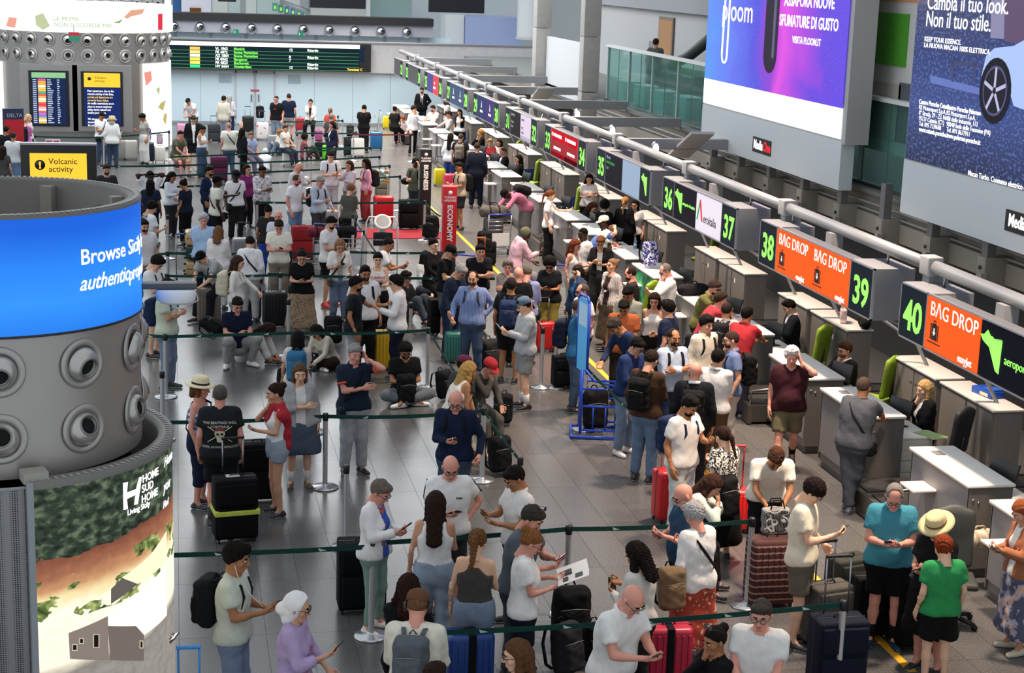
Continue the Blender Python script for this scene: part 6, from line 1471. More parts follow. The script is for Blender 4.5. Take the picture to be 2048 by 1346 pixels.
# ---------------------------------------------------------------- far kiosk
FYc = 61.0; FR = 3.0; FX = onY(158, 200, 58).x
Fk = empty('far_kiosk', (FX, FYc, 0), 0, 'far round steel kiosk with two portrait screens and a white lit ring', 'kiosk')
zr0, zr1 = onY(160, 66, 57.8).z, onY(160, 12, 57.8).z; zs0 = onY(160, 131, 57.9).z
MB().lathe([(FR, 0), (FR, zr0)], 64).build('steel_shell', mat('metal', '#a39f9c', .45), Fk)
MB().lathe([(FR+.12, zr0), (FR+.14, zr0+.01), (FR+.14, zr1), (FR+.12, zr1+.03), (FR-.1, zr1+.03)], 64).build('screen_ring', mat('emit', '#fbf8f4', 1.25), Fk)
for k in range(24):
    ang = -pi/2+radians(12.4)*(k-11.5)
    for z in (onY(160, 81, 57.9).z, onY(160, 113, 57.9).z): vent(ang, z, FR, .235, Fk, FX, FYc, (rng.uniform(-.3, .3), .3 if z > 3.6 else -.3), 12)
def fring(s, px, py, size, m, R=FR+.145, bold=0): o = ringtext(s, px, py, size, Fk, R, m, bold, 0, FX, FYc); return o
lg = mat('emit', '#9fc08c', .9); fring('LA PRIMA', 106, 41, .20, lg); fring('NON SI SCORDA MAI', 108, 53, .20, lg)
def fpoly(nm, pix, m, R=FR+.145, parent=Fk): curved(nm, pix, m, R, FX, FYc, parent)
fpoly('jar_print', [(70, 32), (86, 26), (100, 52), (86, 60), (72, 50)], mat('emit', '#b9c49a', 1)); fpoly('hand_print', [(248, 34), (262, 20), (290, 18), (284, 28), (262, 33), (254, 38)], mat('emit', '#d8a184', 1)); fpoly('petal_print', [(12, 52), (18, 34), (34, 36), (30, 56)], mat('emit', '#e4a08c', 1)); fpoly('leaf_print', [(226, 46), (246, 38), (240, 46)], mat('emit', '#7fa860', 1)); fpoly('red_logo', [(316, 28), (325, 27), (325, 60), (316, 60)], mat('emit', '#d83040', 1))
# screens
for nm, x0, x1, y0, y1 in (('left', 60, 137, 142, 252), ('right', 164, 245, 144, 252)):
    pa, pb = onY(x0, y1, FYc-FR-.25), onY(x1, y0, FYc-FR-.25); Yf = FYc-FR-.25
    S_ = empty('portrait_screen', (pa.x, Yf, pa.z), 0, 'tall %s portrait screen in a steel frame on the far kiosk' % nm, 'screen'); w_, h_ = pb.x-pa.x, pb.z-pa.z
    MB().box((-.28, .03, -.9*0-.18), (w_+.28, .5, h_+.2)).build('steel_frame', mat('metal', '#a8a5a2', .45), S_); MB().box((0, -.02, 0), (w_, .04, h_)).build('housing', mat('plain', '#0b0d10', .4), S_)
    if nm == 'left':
        MB().box((.10, -.03, .05), (w_-.10, -.018, h_-.10)).build('screen', mat('emit', '#1c2a50', 1), S_); MB().box((.10, -.034, h_-.24), (w_-.10, -.03, h_-.06)).build('header', mat('emit', '#8fc48f', 1), S_)
        cs = ['#d850a0', '#f0b048', '#f4b050', '#f8f4ea', '#f8c860', '#f0c048', '#40b890', '#f06050', '#f8b058', '#f8f4ea', '#f8e0a0', '#f05848', '#f04848', '#f8b0a0', '#f8f4ea', '#f06850', '#c070d8', '#6090e0', '#f8b850', '#f8f4ea', '#f8c040']
        hh_ = (h_-.36)/len(cs); r2 = random.Random(3)
        for i, c in enumerate(cs):
            z = h_-.27-hh_*(i+1); MB().box((.30, -.034, z+.006), (.55, -.03, z+hh_)).build('time_field', mat('emit', c, 1.1), S_)
            mb = MB(); mb.box((.13, -.034, z+.018), (.25, -.03, z+hh_-.018)); mb.box((.60, -.034, z+.018), (.64+r2.uniform(.05, .16), -.03, z+hh_-.018)); mb.box((.92, -.034, z+.018), (.97+r2.uniform(0, .05), -.03, z+hh_-.018)); mb.build('row_text', mat('emit', '#b8c4d8', 1), S_)['kind'] = 'stuff'
    else:
        MB().box((.10, -.03, .04), (w_-.08, -.018, h_-.05)).build('screen', mat('emit', '#1b2c66', 1), S_); MB().box((.10, -.036, h_-.52), (w_-.08, -.03, h_-.05)).build('yellow_header', sy, S_)
        MB().lathe([(.001, 0), (.06, 0), (.06, .004), (.001, .004)], 16, Matrix.Translation((.28, -.040, h_-.24)) @ Matrix.Rotation(pi/2, 4, 'X')).build('warning_disc', BLK, S_)
        for i, t in enumerate(('Volcanic', 'activity')): letter(t, frame((pa.x+.44, Yf-.038, pa.z+h_-.24-.11*i), (1, 0, 0), (0, 0, 1)), .12, BLK, S_)
        for i, t in enumerate(('Dear passengers, due to the', 'volcanic activity of the Etna,', 'arrivals and departures are', 'currently facing delays.', 'Air traffic restrictions are in', 'place to ensure maximum', 'safety during takeoff and', 'landing procedures.', '', 'We sincerely apologise for the', 'inconvenience and thank you', 'for your patience.')):
            if t: letter(t, frame((pa.x+.2, Yf-.034, pa.z+h_-.68-.105*i), (1, 0, 0), (0, 0, 1)), .098, mat('emit', '#f4c860' if i in (2, 3) else '#ffffff', 1.2), S_, .002, sx=.78)
Ff = empty('lit_advert', (FX, FYc, 0), 0, 'bright white curved advert with leaves on the right side of the far kiosk', 'advert')
aa = oncyl(286, 200, FR+.06, FX, FYc)[1]; MB().lathe([(FR+.06, .1), (FR+.06, zs0+.05)], 20, None, aa, aa+1.2).build('advert_sheet', mat('emit', '#fdfcf8', 1.3), Ff)
for pix, c in (([(288, 145), (302, 142), (304, 160), (292, 172)], '#e08c7c'), ([(312, 178), (320, 174), (318, 190)], '#a8b070'), ([(322, 205), (332, 200), (326, 222), (316, 215)], '#b0a868'), ([(328, 228), (334, 226), (332, 250), (326, 240)], '#b8a460')): fpoly('leaf_print', pix, mat('emit', c, 1.1), FR+.07, Ff)
Fl = empty('lit_advert', (FX, FYc, 0), 0, 'bright white advert panel at the left edge of the far kiosk', 'advert'); ab = oncyl(8, 200, FR+.06, FX, FYc)[1]; MB().lathe([(FR+.06, .1), (FR+.06, zs0)], 12, None, ab-.6, ab).build('advert_sheet', mat('emit', '#fdfcf8', 1.2), Fl)
# upper far nozzles row above ring
Yn = 75; Nb = empty('nozzle_drum', (onY(240, 8, Yn).x, Yn+2, 5), 0, 'upper steel drum with a row of air nozzles above the white ring', 'drum')
a, b = onY(140, 22, Yn), onY(327, -30, Yn); MB().box((a.x-Nb.location.x, -2, a.z-5), (b.x-Nb.location.x, 0, b.z-5), bev=.3).build('drum_wall', mat('metal', '#8d8b88', .45), Nb)
for i in range(9):
    p = onY(148+i*21, 4+i*.3, Yn-.01); v_ = Matrix.Translation((p.x-Nb.location.x, -2.0, p.z-5)) @ Matrix.Rotation(pi/2, 4, 'X') @ Matrix.Scale(.2, 4); a_, b_, c_, d_ = HAIR[('vent', 12)]
    q = link('air_vent', a_, mat('brushed', '#a9a6a1', .4, .7), Nb, v_); link('dome', b_, mat('brushed', '#bab7b2', .33, .7), q); link('nozzle', c_, mat('brushed', '#8a8782', .4, .7), q); link('opening', d_, mat('plain', '#050505', .9), q)
tag(dbox('bright_edge_panel', (onY(329, 0, 74).x, 74, 4), (onY(342, 0, 74).x, 74.2, 8), mat('emit', '#ffffff', 1.1), None), 'narrow bright panel right of the upper nozzle drum', 'panel')
p = onY(148, 76, 57.5); S_ = empty('exit_sign', p, 0, 'small hanging green and red exit sign in front of the far kiosk', 'sign'); MB().box((-.17, 0, -.10), (.17, .05, .06)).build('green_field', mat('emit', '#3a8f78', .8), S_); MB().box((-.17, 0, .07), (.17, .05, .19)).build('red_field', mat('emit', '#b84048', .8), S_); MB().tube([(0, .02, .19), (0, .02, .6)], .01, 5).build('rod', mat('metal', '#999999'), S_)
# ---------------------------------------------------------------- green and black swivel chairs
def chair(p, rz, col, label, name='swivel_chair'):
    r = empty(name, (p[0], p[1], 0), rz, label, 'chair', 'swivel chairs')
    c = mat('plain', col, .6); mb = MB()
    mb.box((-.23, -.24, .44), (.23, .22, .52), bev=.04); mb.build('seat', c, r)
    def bk(h): g = G((-.26, -.12, -.36), (.26, .1, .36), h); g.rbox((0, 0, 0), (.21, .04, .31), .04); g.ell((0, 0, .2), (.2, .045, .17), .05); return g
    link('backrest', soft('backrest', 'chairback', bk, .022), c, r, Matrix.Translation((0, -.25, .86)) @ Matrix.Rotation(radians(8), 4, 'X'))
    MB().tube([(0, -.05, .45), (0, -.26, .5), (0, -.30, .80)], .025, 6, flat=.4).build('back_bar', mat('plain', '#17171a', .5), r); MB().tube([(0, 0, .10), (0, 0, .45)], .03, 10).build('column', mat('plain', '#17171a', .4), r)
    for k in range(5):
        a = 2*pi*k/5; MB().tube([(0, 0, .10), (.28*cos(a), .28*sin(a), .055)], [.03, .02], 6).build('star_leg', mat('plain', '#17171a', .4), r); MB().lathe([(.001, -.02), (.028, -.02), (.028, .02), (.001, .02)], 10, Matrix.Translation((.28*cos(a), .28*sin(a), .028)) @ Matrix.Rotation(a, 4, 'Z') @ Matrix.Rotation(pi/2, 4, 'X')).build('castor', mat('plain', '#0f0f10', .5), r)
    return r
for (px, py, c, rz, lb) in ((1618, 680, '#7d9a22', 75, 'green swivel chair behind the agent with curly dark hair'), (1752, 745, '#7d9a22', 75, 'green swivel chair behind the bearded agent with glasses'), (1890, 850, '#26282b', 70, 'black swivel chair behind the blonde agent'), (1915, 1085, '#3a3d38', 200, 'dark grey swivel chair holding a cream bag'), (1281, 590, '#7d9a22', 75, 'green chair of the bald bearded man at the desks'), (1410, 480, '#6f8a22', 85, 'dark green chair beside the empty desk cabinet'), (1144, 392, '#8fa83a', 85, 'green swivel chair next to the blue chair behind the ponytail woman'), (1063, 338, '#8fa83a', 85, 'green swivel chair behind the dark haired female agent'), (1022, 298, '#8fa83a', 95, 'narrow green chair back beside the cabinets of sign 31'), (974, 278, '#8fa83a', 80, 'green chair behind the blonde agent in black')):
    p = at(px, py, .9); chair((p.x, p.y), radians(rz-38), c, lb)
for (px, py, lb) in ((1152, 413, 'blue folding chair behind the desk with the ponytail woman'), (1068, 355, 'blue folding chair behind the desk of the dark haired agent'), (934, 275, 'blue folding chair among the far desks')):
    p = at(px, py, .6); r = empty('folding_chair', (p.x, p.y, 0), radians(20), lb, 'chair', 'blue folding chairs')
    MB().box((-.24, -.22, .42), (.24, .22, .46), bev=.015).build('seat', mat('cloth', '#1c3474'), r); MB().box((-.24, .2, .5), (.24, .24, .85), Matrix.Rotation(-.1, 4, 'X'), .015).build('backrest', mat('cloth', '#1c3474'), r)
    for sx in (-.24, .24): MB().tube([(sx, -.22, 0), (sx, .22, .85)], .012, 6).build('leg', mat('metal', '#a0a0a0'), r); MB().tube([(sx, .24, 0), (sx, -.2, .44)], .012, 6).build('leg', mat('metal', '#a0a0a0'), r)
# ================================================================ the crowd
SK = dict(a='#dcae90', b='#c8967a', r='#d49480', c='#a5714e', e='#74482f', d='#3c251b')
def hx(c):
    c = c.strip('#'); return '#'+(''.join(x*2 for x in c) if len(c) == 3 else c)
def two(s, d):
    if not isinstance(s, str): return s
    k = s.split(); return (k[0], hx(k[1])) if len(k) > 1 and len(k[1]) in (3, 6) else (k[0], hx(d))
PPL = {}
def P(x, y, face, arms, top, bot, hair, sk, label, legs='stand', H=None, ph=None, lit=None, bp=None, cb=None, key=None, z=None, **k):
    fem = sk[0] == 'f'; sk = sk[-1]
    if H is None: H = 1.64 if fem else 1.76
    if isinstance(top, str):
        t = top.split(); top = (t[0], hx(t[1]), *(hx(c) for c in t[2:]))
    bot = two(bot, '333') ; hair = two(hair, '20160f')
    k.setdefault('hp', .5 if ('p' in arms or 'q' in arms) else .12)
    if isinstance(k.get('inner'), str): k['inner'] = hx(k['inner'])
    if 'beard' in k: k['beard'] = hx(k['beard'])
    if 'hat' in k: h_ = k['hat'].split(); k['hat'] = (h_[0], *(hx(c) for c in h_[1:]))
    if 'shoes' in k: k['shoes'] = hx(k['shoes'])
    if 'socks' in k: k['socks'] = hx(k['socks'])
    R = person('person', None, face, H, fem, top=top, bot=bot, hair=hair, skin=SK[sk], legs=legs, arms=arms, head_px=(x, y), label=label, **k)
    if z: R['root'].location.z += z
    short = label
    if ph is not None: phone(R, 0 if ph == 2 else ph, lit=lit, label='phone held by the '+short, both=ph == 2)
    if bp:
        c, n = bp.split(); backpack_worn(R, hx(c), n+' backpack on the '+short)
    if cb:
        c, n = cb.split()[:2]; crossbody(R, '#1a1a1c' if c != 'ddc' else '#c9b8a0', hx(c), n+' shoulder bag of the '+short, side=-1 if 'L' in cb else 1, size=(.10, .045, .08))
    if key: PPL[key] = R
    return R
# --- foreground
P(478, 1090, 72, 'pp', 'tee cfd6c4', 'jeans 6f8fc0', 'curly 14100d', 'c', 'curly-haired young man in pale green tee with white earphones', ph=0, bp='14161c black', key='youth', hp=.15)
P(601, 1188, 78, 'qj', 'loose b79fce', 'trousers b79fce', 'hijab f1efee', 'fb', 'woman in white headscarf and long lilac shirt', ph=0, glasses='dark', hp=.2, key='hijab')
P(771, 966, 62, 'qp', 'cardigan f2f0ef', 'leggings 7f9f92', 'short 6a6058', 'fr', 'woman in white cardigan and sage green trousers', inner=pattern('#2a55b0', '#c05a30', 12, 'noise', .6), ph=0, lit='#f6eef2', glasses='clear', shoes='e8ded4', key='cardi')
P(872, 984, 178, 'pd', 'tank f4f4f4', 'jeans 86a6c8', 'vlong 2a1a14', 'fb', 'woman in white sleeveless top with very long dark hair', H=1.7, hp=.3)
P(903, 918, 8, 'ph', 'tee efeeec', 'shorts 2a2c30', 'bald', 'r', 'bald man in white t-shirt with black shoulder stripes', ph=0, glasses='clear', w=1.08, key='stripes')
P(1020, 938, -62, 'qp', 'polo e6e2dc', 'trousers 1c1d22', 'short 1a1210', 'c', 'man with moustache in off-white polo shirt typing', ph=0, key='whitepolo')
P(1076, 1018, 66, 'pq', 'tee 56626c', 'trousers 3a4450', 'short 3a342e', 'r', 'man in grey blue t-shirt with sunglasses on his head', glasses='up', ph=1, lit='#cdd4f4', w=1.05, lean=.12, beard='3a342e')
P(958, 1060, 168, 'pd', 'strap 4a4642', 'hot 6f8db4', 'ponycurly 6a4628', 'fa', 'woman with curly brown ponytail in dark brown strap top', H=1.62)
P(1076, 1064, 92, 'pq', 'tee f0eeea', 'shorts 14182a', 'bun 80522e', 'fr', 'woman with auburn bun in white t-shirt reading a leaflet', H=1.66, glasses='clear', key='reader', w=1.08)
P(838, 1183, 172, 'pp', 'loose e6e0cc', 'trousers 4a4a4e', 'buzz 6a4a34', 'r', 'man in cream shirt with brown cap and headphones', bp='5b6068 grey', hat='cap 6a452a', key='headset', lean=.15)
P(818, 1150, 176, 'px', 'tee 141416', 'trousers 1a1a1c', 'longcurly 2a1610', 'fb', 'curly-haired woman in black tee behind the man with headphones', H=1.62)
P(872, 1326, 150, 'dd', 'tee 2a2a30', 'trousers 222', 'short 2a1c14', 'b', 'dark-haired person at the bottom edge below the grey backpack', H=1.55)
P(1030, 1282, -82, 'dd', 'tee 2a2622', 'trousers 222', 'long 5a3c26', 'fa', 'woman with brown hair and sunglasses at the bottom edge', glasses='dark')
P(1264, 1086, -128, 'qp', 'long d8d2c8', 'trousers 222', 'longcurly 1a1210', 'fc', 'woman with long dark curls in off-white knit top', ph=1, H=1.62, key='knit')
P(1281, 1183, 48, 'pp', 'polo eceae6', 'jeans a4bcd4', 'bald', 'r', 'bald man in white polo shirt looking down at the bottom', H=1.8, ph=1, glasses='clear', w=1.15, belly=.6, lean=.2, hp=.7)
P(1383, 1008, -140, 'qd', 'loose ece8e4', ('skirt', pattern('#a03a26', '#d8b8a0', 22, 'noise', .62)), 'curly a8a6a4', 'fr', 'grey-haired woman in white shirt and red patterned skirt', ph=1, lit='#9fb8d8', cb='c9b8a0 beige', glasses='clear', H=1.66, w=1.1)
P(1357, 972, -62, 'pq', 'polo 1e4260', 'trousers 222', 'bald', 'r', 'bald white-bearded man in navy polo with red glasses', ph=0, beard='d8d4ce', glasses='clear', w=1.08, belly=.5, H=1.7)
P(1440, 957, 86, 'xx', 'loose d4dccf', 'trousers 0f0f10', 'long 3a241a', 'fb', 'young woman in pale sweater resting her head on her hands', legs='high', lean=.45, hp=.7, H=1.68)
P(1556, 908, 12, 'jj', 'tee e6dfd0', 'trousers 12141c', 'short 4a2c1c', 'c', 'man in cream knit top leaning on the striped suitcase', glasses='up', lean=.55, hp=.9, beard='4a2c1c', H=1.78)
P(1642, 965, 80, 'qk', 'tee e8dcc0', 'shorts 6a6454', 'bowl 1e1210', 'a', 'tall youth in cream t-shirt and olive shorts', H=1.82, ph=0, glasses='clear', hp=.6, key='creamy')
P(1426, 1256, -52, 'xj', 'long 121214', 'trousers 111', 'bun 1a120f', 'fc', 'seated woman in black with sunglasses on her bun', legs='sit', glasses='up', hp=.2)
P(1523, 1205, -8, 'jj', 'tee e2e0dc', 'shorts 445', 'short 3e3834', 'r', 'seated grey-haired man in white t-shirt with thin glasses', legs='high', glasses='clear', hp=.2, w=1.1)
P(1791, 978, 4, 'pp', 'polo 2f8fa4', 'shorts 0c0c0e', 'thin 7c7872', 'r', 'big man in turquoise polo shirt and black shorts', H=1.80, ph=1, glasses='clear', w=1.18, belly=.9, shoes='1c3a44', socks='151515', hp=.65, key='turq')
P(1869, 1036, -26, 'pq', 'tee 111214', 'dress 0b0b0c', 'bob a8a29a', 'fr', 'person in black with wide straw hat beside the boy', hat='straw d9c88c 8a5a30', ph=0, hp=.5, H=1.66, w=1.1)
P(1886, 1073, -155, 'dd', 'tee 12924a', 'shorts 0d0d0f', 'bowl 7a3216', 'a', 'red-haired boy in bright green t-shirt', H=1.52, hp=.35)
P(2036, 1005, -62, 'pq', 'cardigan a8643c', ('skirt', pattern('#4c5068', '#a09cb0', 9, 'noise', .5, '#c8a894')), 'bob 8a4a28', 'fb', 'woman in rust cardigan and long floral skirt at the right edge', inner='ece8e2', ph=0, shoes='d8cdb4', key='floral')
P(284, 1185, 80, 'dq', 'tee 8a6a4a', 'trousers 444', 'short', 'c', 'person holding a lit phone half hidden behind the landscape advert', ph=1, lit='#e8f0fa', H=1.6)
# --- left group
P(404, 757, 72, 'dp', ('strap', pattern('#4a6aa0', '#c4ccd8', 4.5, 'hstripe', .5)), 'capri 14203a', 'bob 6a4430', 'fr', 'woman in straw hat and striped sleeveless top', hat='straw e6d8b0 3a2a20', H=1.66, w=1.15, cb='151517 black', hp=.1)
P(440, 770, 178, 'dd', 'tee 1c2226', 'shorts 15161a', 'thin 55504a', 'r', 'balding man in black skull print t-shirt seen from behind', w=1.12, socks='4a4a50', key='skull', shoes='151515')
P(548, 768, -76, 'xp', 'tank eee', 'hot 8fa6bc', 'bun 2a1a14', 'fb', 'woman with a red sweater over her shoulders', H=1.68, hp=.1, key='red')
P(600, 730, 8, 'cd', 'cardigan a3a5a6', 'mini 3f5878', 'vlong 5c4432', 'fa', 'girl with very long brown hair in grey hoodie and denim skirt', inner='dedad6', socks='e8e6e2', shoes='5a4226', H=1.66)
P(711, 690, 18, 'ce', 'polo 18263a', 'trousers a5a9ae', 'short 8a8682', 'r', 'smiling man in navy polo with orange trim on the phone', H=1.80, ph=1, w=1.08, shoes='15171c', sole='#e8e8e8', cb='1c2636 navy', key='orange')
P(813, 690, 14, 'pp', 'tee 131315', 'trousers 6c7278', 'curly 14100e', 'c', 'man in black t-shirt sitting cross-legged with a phone', legs='floor', ph=2, beard='14100e', glasses='clear', H=1.8, shoes='e8e6e2')
P(944, 725, 118, 'dx', 'tank e9e2d2', 'trousers d8cfb8', 'long b08a50', 'fc', 'blonde woman in cream sleeveless top sitting with hand at face', legs='high', lean=.35, H=1.7, hp=.35)
P(986, 722, 52, 'xj', 'long 4c4a44', 'trousers 56544c', 'buzz', 'b', 'crouching person in red baseball cap and grey overalls', legs='high', hat='cap c01826', lean=.4, hp=.5, H=1.66, shoes='e6e6e2')
P(931, 713, 130, 'dd', 'tee 3a3a3e', 'trousers 333', 'short', 'b', 'person in maroon cap hidden behind the blonde woman', legs='high', hat='cap 6a2440', H=1.66)
P(911, 787, -4, 'pk', 'polo_long 12203e', 'jeans 2a4a70', 'bald', 'r', 'bald man with glasses in dark navy shirt looking down', ph=0, glasses='clear', H=1.8, w=1.05, bp='15161a black', hp=.55)
P(1043, 597, -72, 'pq', 'hoodie a9aeb2', 'shorts 8e8f8e', 'short 2a1c14', 'a', 'man in grey sweatshirt with denim cap turned backwards', hat='capback 5f7890', shoes='15151a', socks='c8c8c8', H=1.78, hp=.35, key='greyhat')
P(1161, 600, 88, 'gd', 'polo 1d6a9c', 'jeans 2e4f78', 'thin 4a3a30', 'c', 'man in blue polo with a hand on his head', glasses='up', bp='141c34 navy', H=1.78, w=1.05, shoes='2c2a24', key='bluepolo')
P(946, 543, -12, 'kh', ('polo_long', pattern('#8c9cc4', '#5c70a4', 14, 'stripe', .5)), 'jeans 2f4e7c', 'thin 3a2a22', 'b', 'balding man in blue striped shirt leaning on a suitcase handle', beard='3a2a22', bp='3a4656 grey', w=1.08, H=1.8, hp=.05)
P(929, 533, 56, 'dp', 'long 1b2a42', 'trousers 1c2c50', 'short a09c98', 'b', 'grey-haired man in dark navy sweater bowing his head', glasses='clear', lean=.2, hp=.7)
P(906, 493, 62, 'pd', 'tee 0f1012', 'shorts 5c5a54', 'buzz', 'b', 'man in black baseball cap and black t-shirt', hat='cap 101012', shoes='dcd8d0', hp=.5, ph=0)
P(961, 490, 14, 'cc', 'tee 10141f', 'trousers 151a24', 'short 120e0c', 'b', 'dark-haired man in navy tee leaning on folded arms', w=1.12, lean=.25, hp=.05)
P(1016, 521, 0, 'cc', ('long', pattern('#5a4a4c', '#8c8480', 14, 'check', .5)), 'trousers 3a3a40', 'curly 6f6862', 'fr', 'older woman with short grey hair in plaid shirt', w=1.1, H=1.6)
P(1038, 534, 165, 'dd', 'tee 0f0f12', 'trousers 111', 'bald', 'r', 'bald man in black t-shirt seen from behind', w=1.05)
P(1056, 533, 170, 'pd', 'polo_long 7f88b8', 'trousers 3c4458', 'thin 5c544c', 'r', 'balding man in lavender blue shirt with a black strap', cb='151518 black')
P(1023, 557, 172, 'kd', 'tee 141517', 'shorts 101214', 'short 2a2320', 'c', 'man in black with a blue backpack seen from behind', bp='24365c blue', w=1.05)
P(1099, 519, -8, 'pp', 'tee 14161c', 'trousers 8f8428', 'afro 0f0b0a', 'fc', 'woman with black curly hair and mustard trousers', ph=2, H=1.66, w=1.1, glasses='dark')
P(1153, 532, -48, 'de', 'suit 1c2f52', 'trousers 1a2a48', 'bob 1a1210', 'fa', 'dark-haired woman in blue blouse talking on the phone', ph=1, inner='2a6aa0', hp=.2)
P(1163, 568, -62, 'dd', 'tee e8e6e4', 'trousers 333842', 'thin 5a4c44', 'r', 'bald man with glasses in plain white t-shirt', glasses='dark', w=1.1)
P(1226, 518, -50, 'dd', ('cardigan', pattern('#8c8280', '#c4bcb8', 12, 'check', .5)), 'skirt 5a4c3a', 'bun 7a5c40', 'fb', 'woman in light checked jacket with a long pearl necklace', inner='3a2420', H=1.7, hp=-.15, key='pearl')
P(1257, 535, -85, 'jj', 'tee 2a2624', 'trousers 222', 'thin 2a1c16', 'r', 'bald bearded man in dark tee sitting on the green chair', legs='high', beard='2a1a14', hp=.3)
P(1253, 577, -24, 'pp', 'polo_long 8f9688', 'trousers 555', 'short 100c0b', 'c', 'dark-haired man in light sage shirt looking down', hp=.6)
P(1247, 604, -8, 'dp', 'tee a8521e', 'trousers 2a2622', 'short 1a1411', 'c', 'man in rust orange t-shirt looking down', hp=.6, w=1.08)
P(1221, 642, -58, 'jd', 'long 1b2c52', 'trousers 15161c', 'short 3a3430', 'c', 'man in navy sweater bending forward beside the blue rack', lean=.5, hp=.8, H=1.8)
P(1282, 680, 52, 'pp', 'polo_long 1a3264', 'jeans 5f86b4', 'short 100c0b', 'b', 'man with black glasses in dark blue shirt bowing his head', glasses='dark', hp=.55, shoes='d8d8d8', lean=.15)
P(1309, 588, -6, 'dd', 'strap e8e4e0', 'leggings 111', 'long 241610', 'fb', 'young woman with long dark hair in white crop top', H=1.66, hp=.25)
P(1334, 602, -112, 'cd', 'tee 1a2846', 'trousers 1a2030', 'curly 14100e', 'b', 'curly-haired man in dark navy polo turning away')
P(1307, 703, 152, 'pd', 'long 4a3220', 'jeans 4c78ac', 'short 2a1e1a', 'b', 'man in brown sweater carrying a big black backpack', bp='0f1012 black', H=1.82, ph=0, shoes='1a1c22', sole='#e6e2da', glasses='dark', key='brown')
P(1349, 659, 32, 'cc', 'polo_long b4c8e0', 'trousers 1c2a4a', 'thin 2a1e1a', 'c', 'balding man in light blue shirt with folded arms', bp='16181c black', beard='2a1e1a', H=1.8, hp=.05)
P(1392, 724, 178, 'dd', 'suit 14161f', 'trousers 15161c', 'bald', 'r', 'bald man in dark blazer with black backpack seen from behind', bp='131417 black', inner='eee', H=1.78)
P(1438, 699, 160, 'cd', 'polo_long ece9e6', 'trousers 6a4c2c', 'short 14100f', 'b', 'dark-haired man in crisp white shirt seen from behind', H=1.74)
P(1461, 663, -76, 'xd', 'polo 6c84b4', 'trousers d8cfc0', 'buzz 3a2c26', 'b', 'bald man with black glasses in faded blue polo', bp='121214 black', glasses='dark', H=1.82, shoes='ddd', beard='3a2c26')
P(1416, 633, 42, 'dd', 'polo_long d2cab8', 'trousers 4a443c', 'curly 100d0c', 'b', 'curly-haired man in beige shirt with a black strap', bp='14161a black', H=1.78)
P(1455, 605, 162, 'xd', 'tee a4a6aa', 'trousers 222', 'buzz 2a2320', 'c', 'shaven-headed man in light grey tee at the desk', bp='17181c dark', lean=.15)
P(1444, 585, 108, 'oo', 'tee b02838', 'trousers 222', 'short 3a2c24', 'r', 'man in coral red t-shirt leaning over the desk', lean=.4)
P(1434, 563, 58, 'oo', 'polo 6c6c34', 'trousers 333', 'short 3a2c26', 'b', 'man in olive shirt with glasses at the desk', glasses='dark', beard='2a201c', lean=.3, hp=.4)
P(1496, 614, 152, 'oo', 'polo b01424', 'trousers 223', 'short 0f0b0a', 'c', 'black-haired man in bright red polo leaning on the desk', lean=.25)
P(1387, 797, 52, 'dq', 'tee e9e6e0', 'jeans c4ccd4', 'quiff 120e0d', 'c', 'tattooed man in white t-shirt and pale torn jeans', beard='120e0d', bp='17284c navy', hp=.5, H=1.8, w=1.05)
P(1443, 854, -140, 'qd', ('tee', pattern('#e0dcd4', '#1c1b1a', 45, 'noise', .5)), 'skirt 0e0e10', 'pony 2a1812', 'fa', 'woman with long ponytail in speckled black and white top', ph=1, H=1.62, hp=.35, key='speck')
P(1585, 696, 2, 'de', 'tee 3e1420', 'shorts 6c6448', 'curly d9d8d4', 'r', 'white-haired man in maroon t-shirt walking with hand at ear', legs='stride', w=1.15, belly=.8, H=1.80, shoes='5c5a54', socks='151515')
P(1731, 755, 156, 'oo', 'tee 4a4e58', 'jeans 3c4658', 'thin 4a3c34', 'c', 'man in grey t-shirt leaning on the desk with shoulder bag', cb='101012 black', lean=.22, H=1.80, w=1.12, glasses='clear', legs='cross', hp=.2, shoes='39404c', sole='#e6e0d2')
P(1573, 602, -78, 'pq', 'suit 11151f 121620', 'trousers 111', 'quiff 120e0c', 'a', 'young male agent with wavy dark hair in navy suit', legs='sit', inner='eee', ph=0)
P(1689, 685, -52, 'xj', 'suit 10131b', 'trousers 111', 'short 3a241a', 'b', 'bearded agent with glasses in dark suit, hand on mouth', legs='sit', inner='e6e6e6', beard='7a4a2c', glasses='clear')
P(1848, 762, -56, 'xj', 'suit 101218', 'trousers 111', 'vlong c09c68', 'fa', 'blonde female agent in black jacket with a scarf', legs='sit', inner='eee', H=1.7)
P(1325, 530, -64, 'qx', 'polo_long eceae8', 'trousers 222', 'thin 6a625c', 'r', 'bald man with glasses in white shirt behind the counter', ph=0, glasses='clear', H=1.76)
P(1155, 480, 62, 'dq', 'tank ece6de', 'trousers 9aa79c', 'long 6a3420', 'fr', 'woman with reddish brown hair in white sleeveless top', hp=.3, H=1.66)
P(1201, 475, -6, 'qp', 'short_cardigan 141416', 'trousers 333', 'short 6a4028', 'fb', 'woman with glasses in white top and black cardigan', inner='f0eeec', glasses='clear', hp=.5, H=1.66)
P(1165, 456, -52, 'dd', 'tee e6e0dc', 'trousers 333', 'buzz 0d0908', 'd', 'man with very short hair in white tee beside the desks', H=1.72)
P(1206, 433, -70, 'dd', 'tee dfe8e0', 'trousers 333', 'buzz 0d0908', 'd', 'man with cream cap in white and green football shirt', hat='cap efe4c8', H=1.8)
P(1232, 455, 100, 'go', 'tee 3f62a4', 'trousers 333a48', 'thin 5a4434', 'r', 'bald man in blue tee leaning on the desk, hand on head', lean=.6, hp=.8, w=1.1)
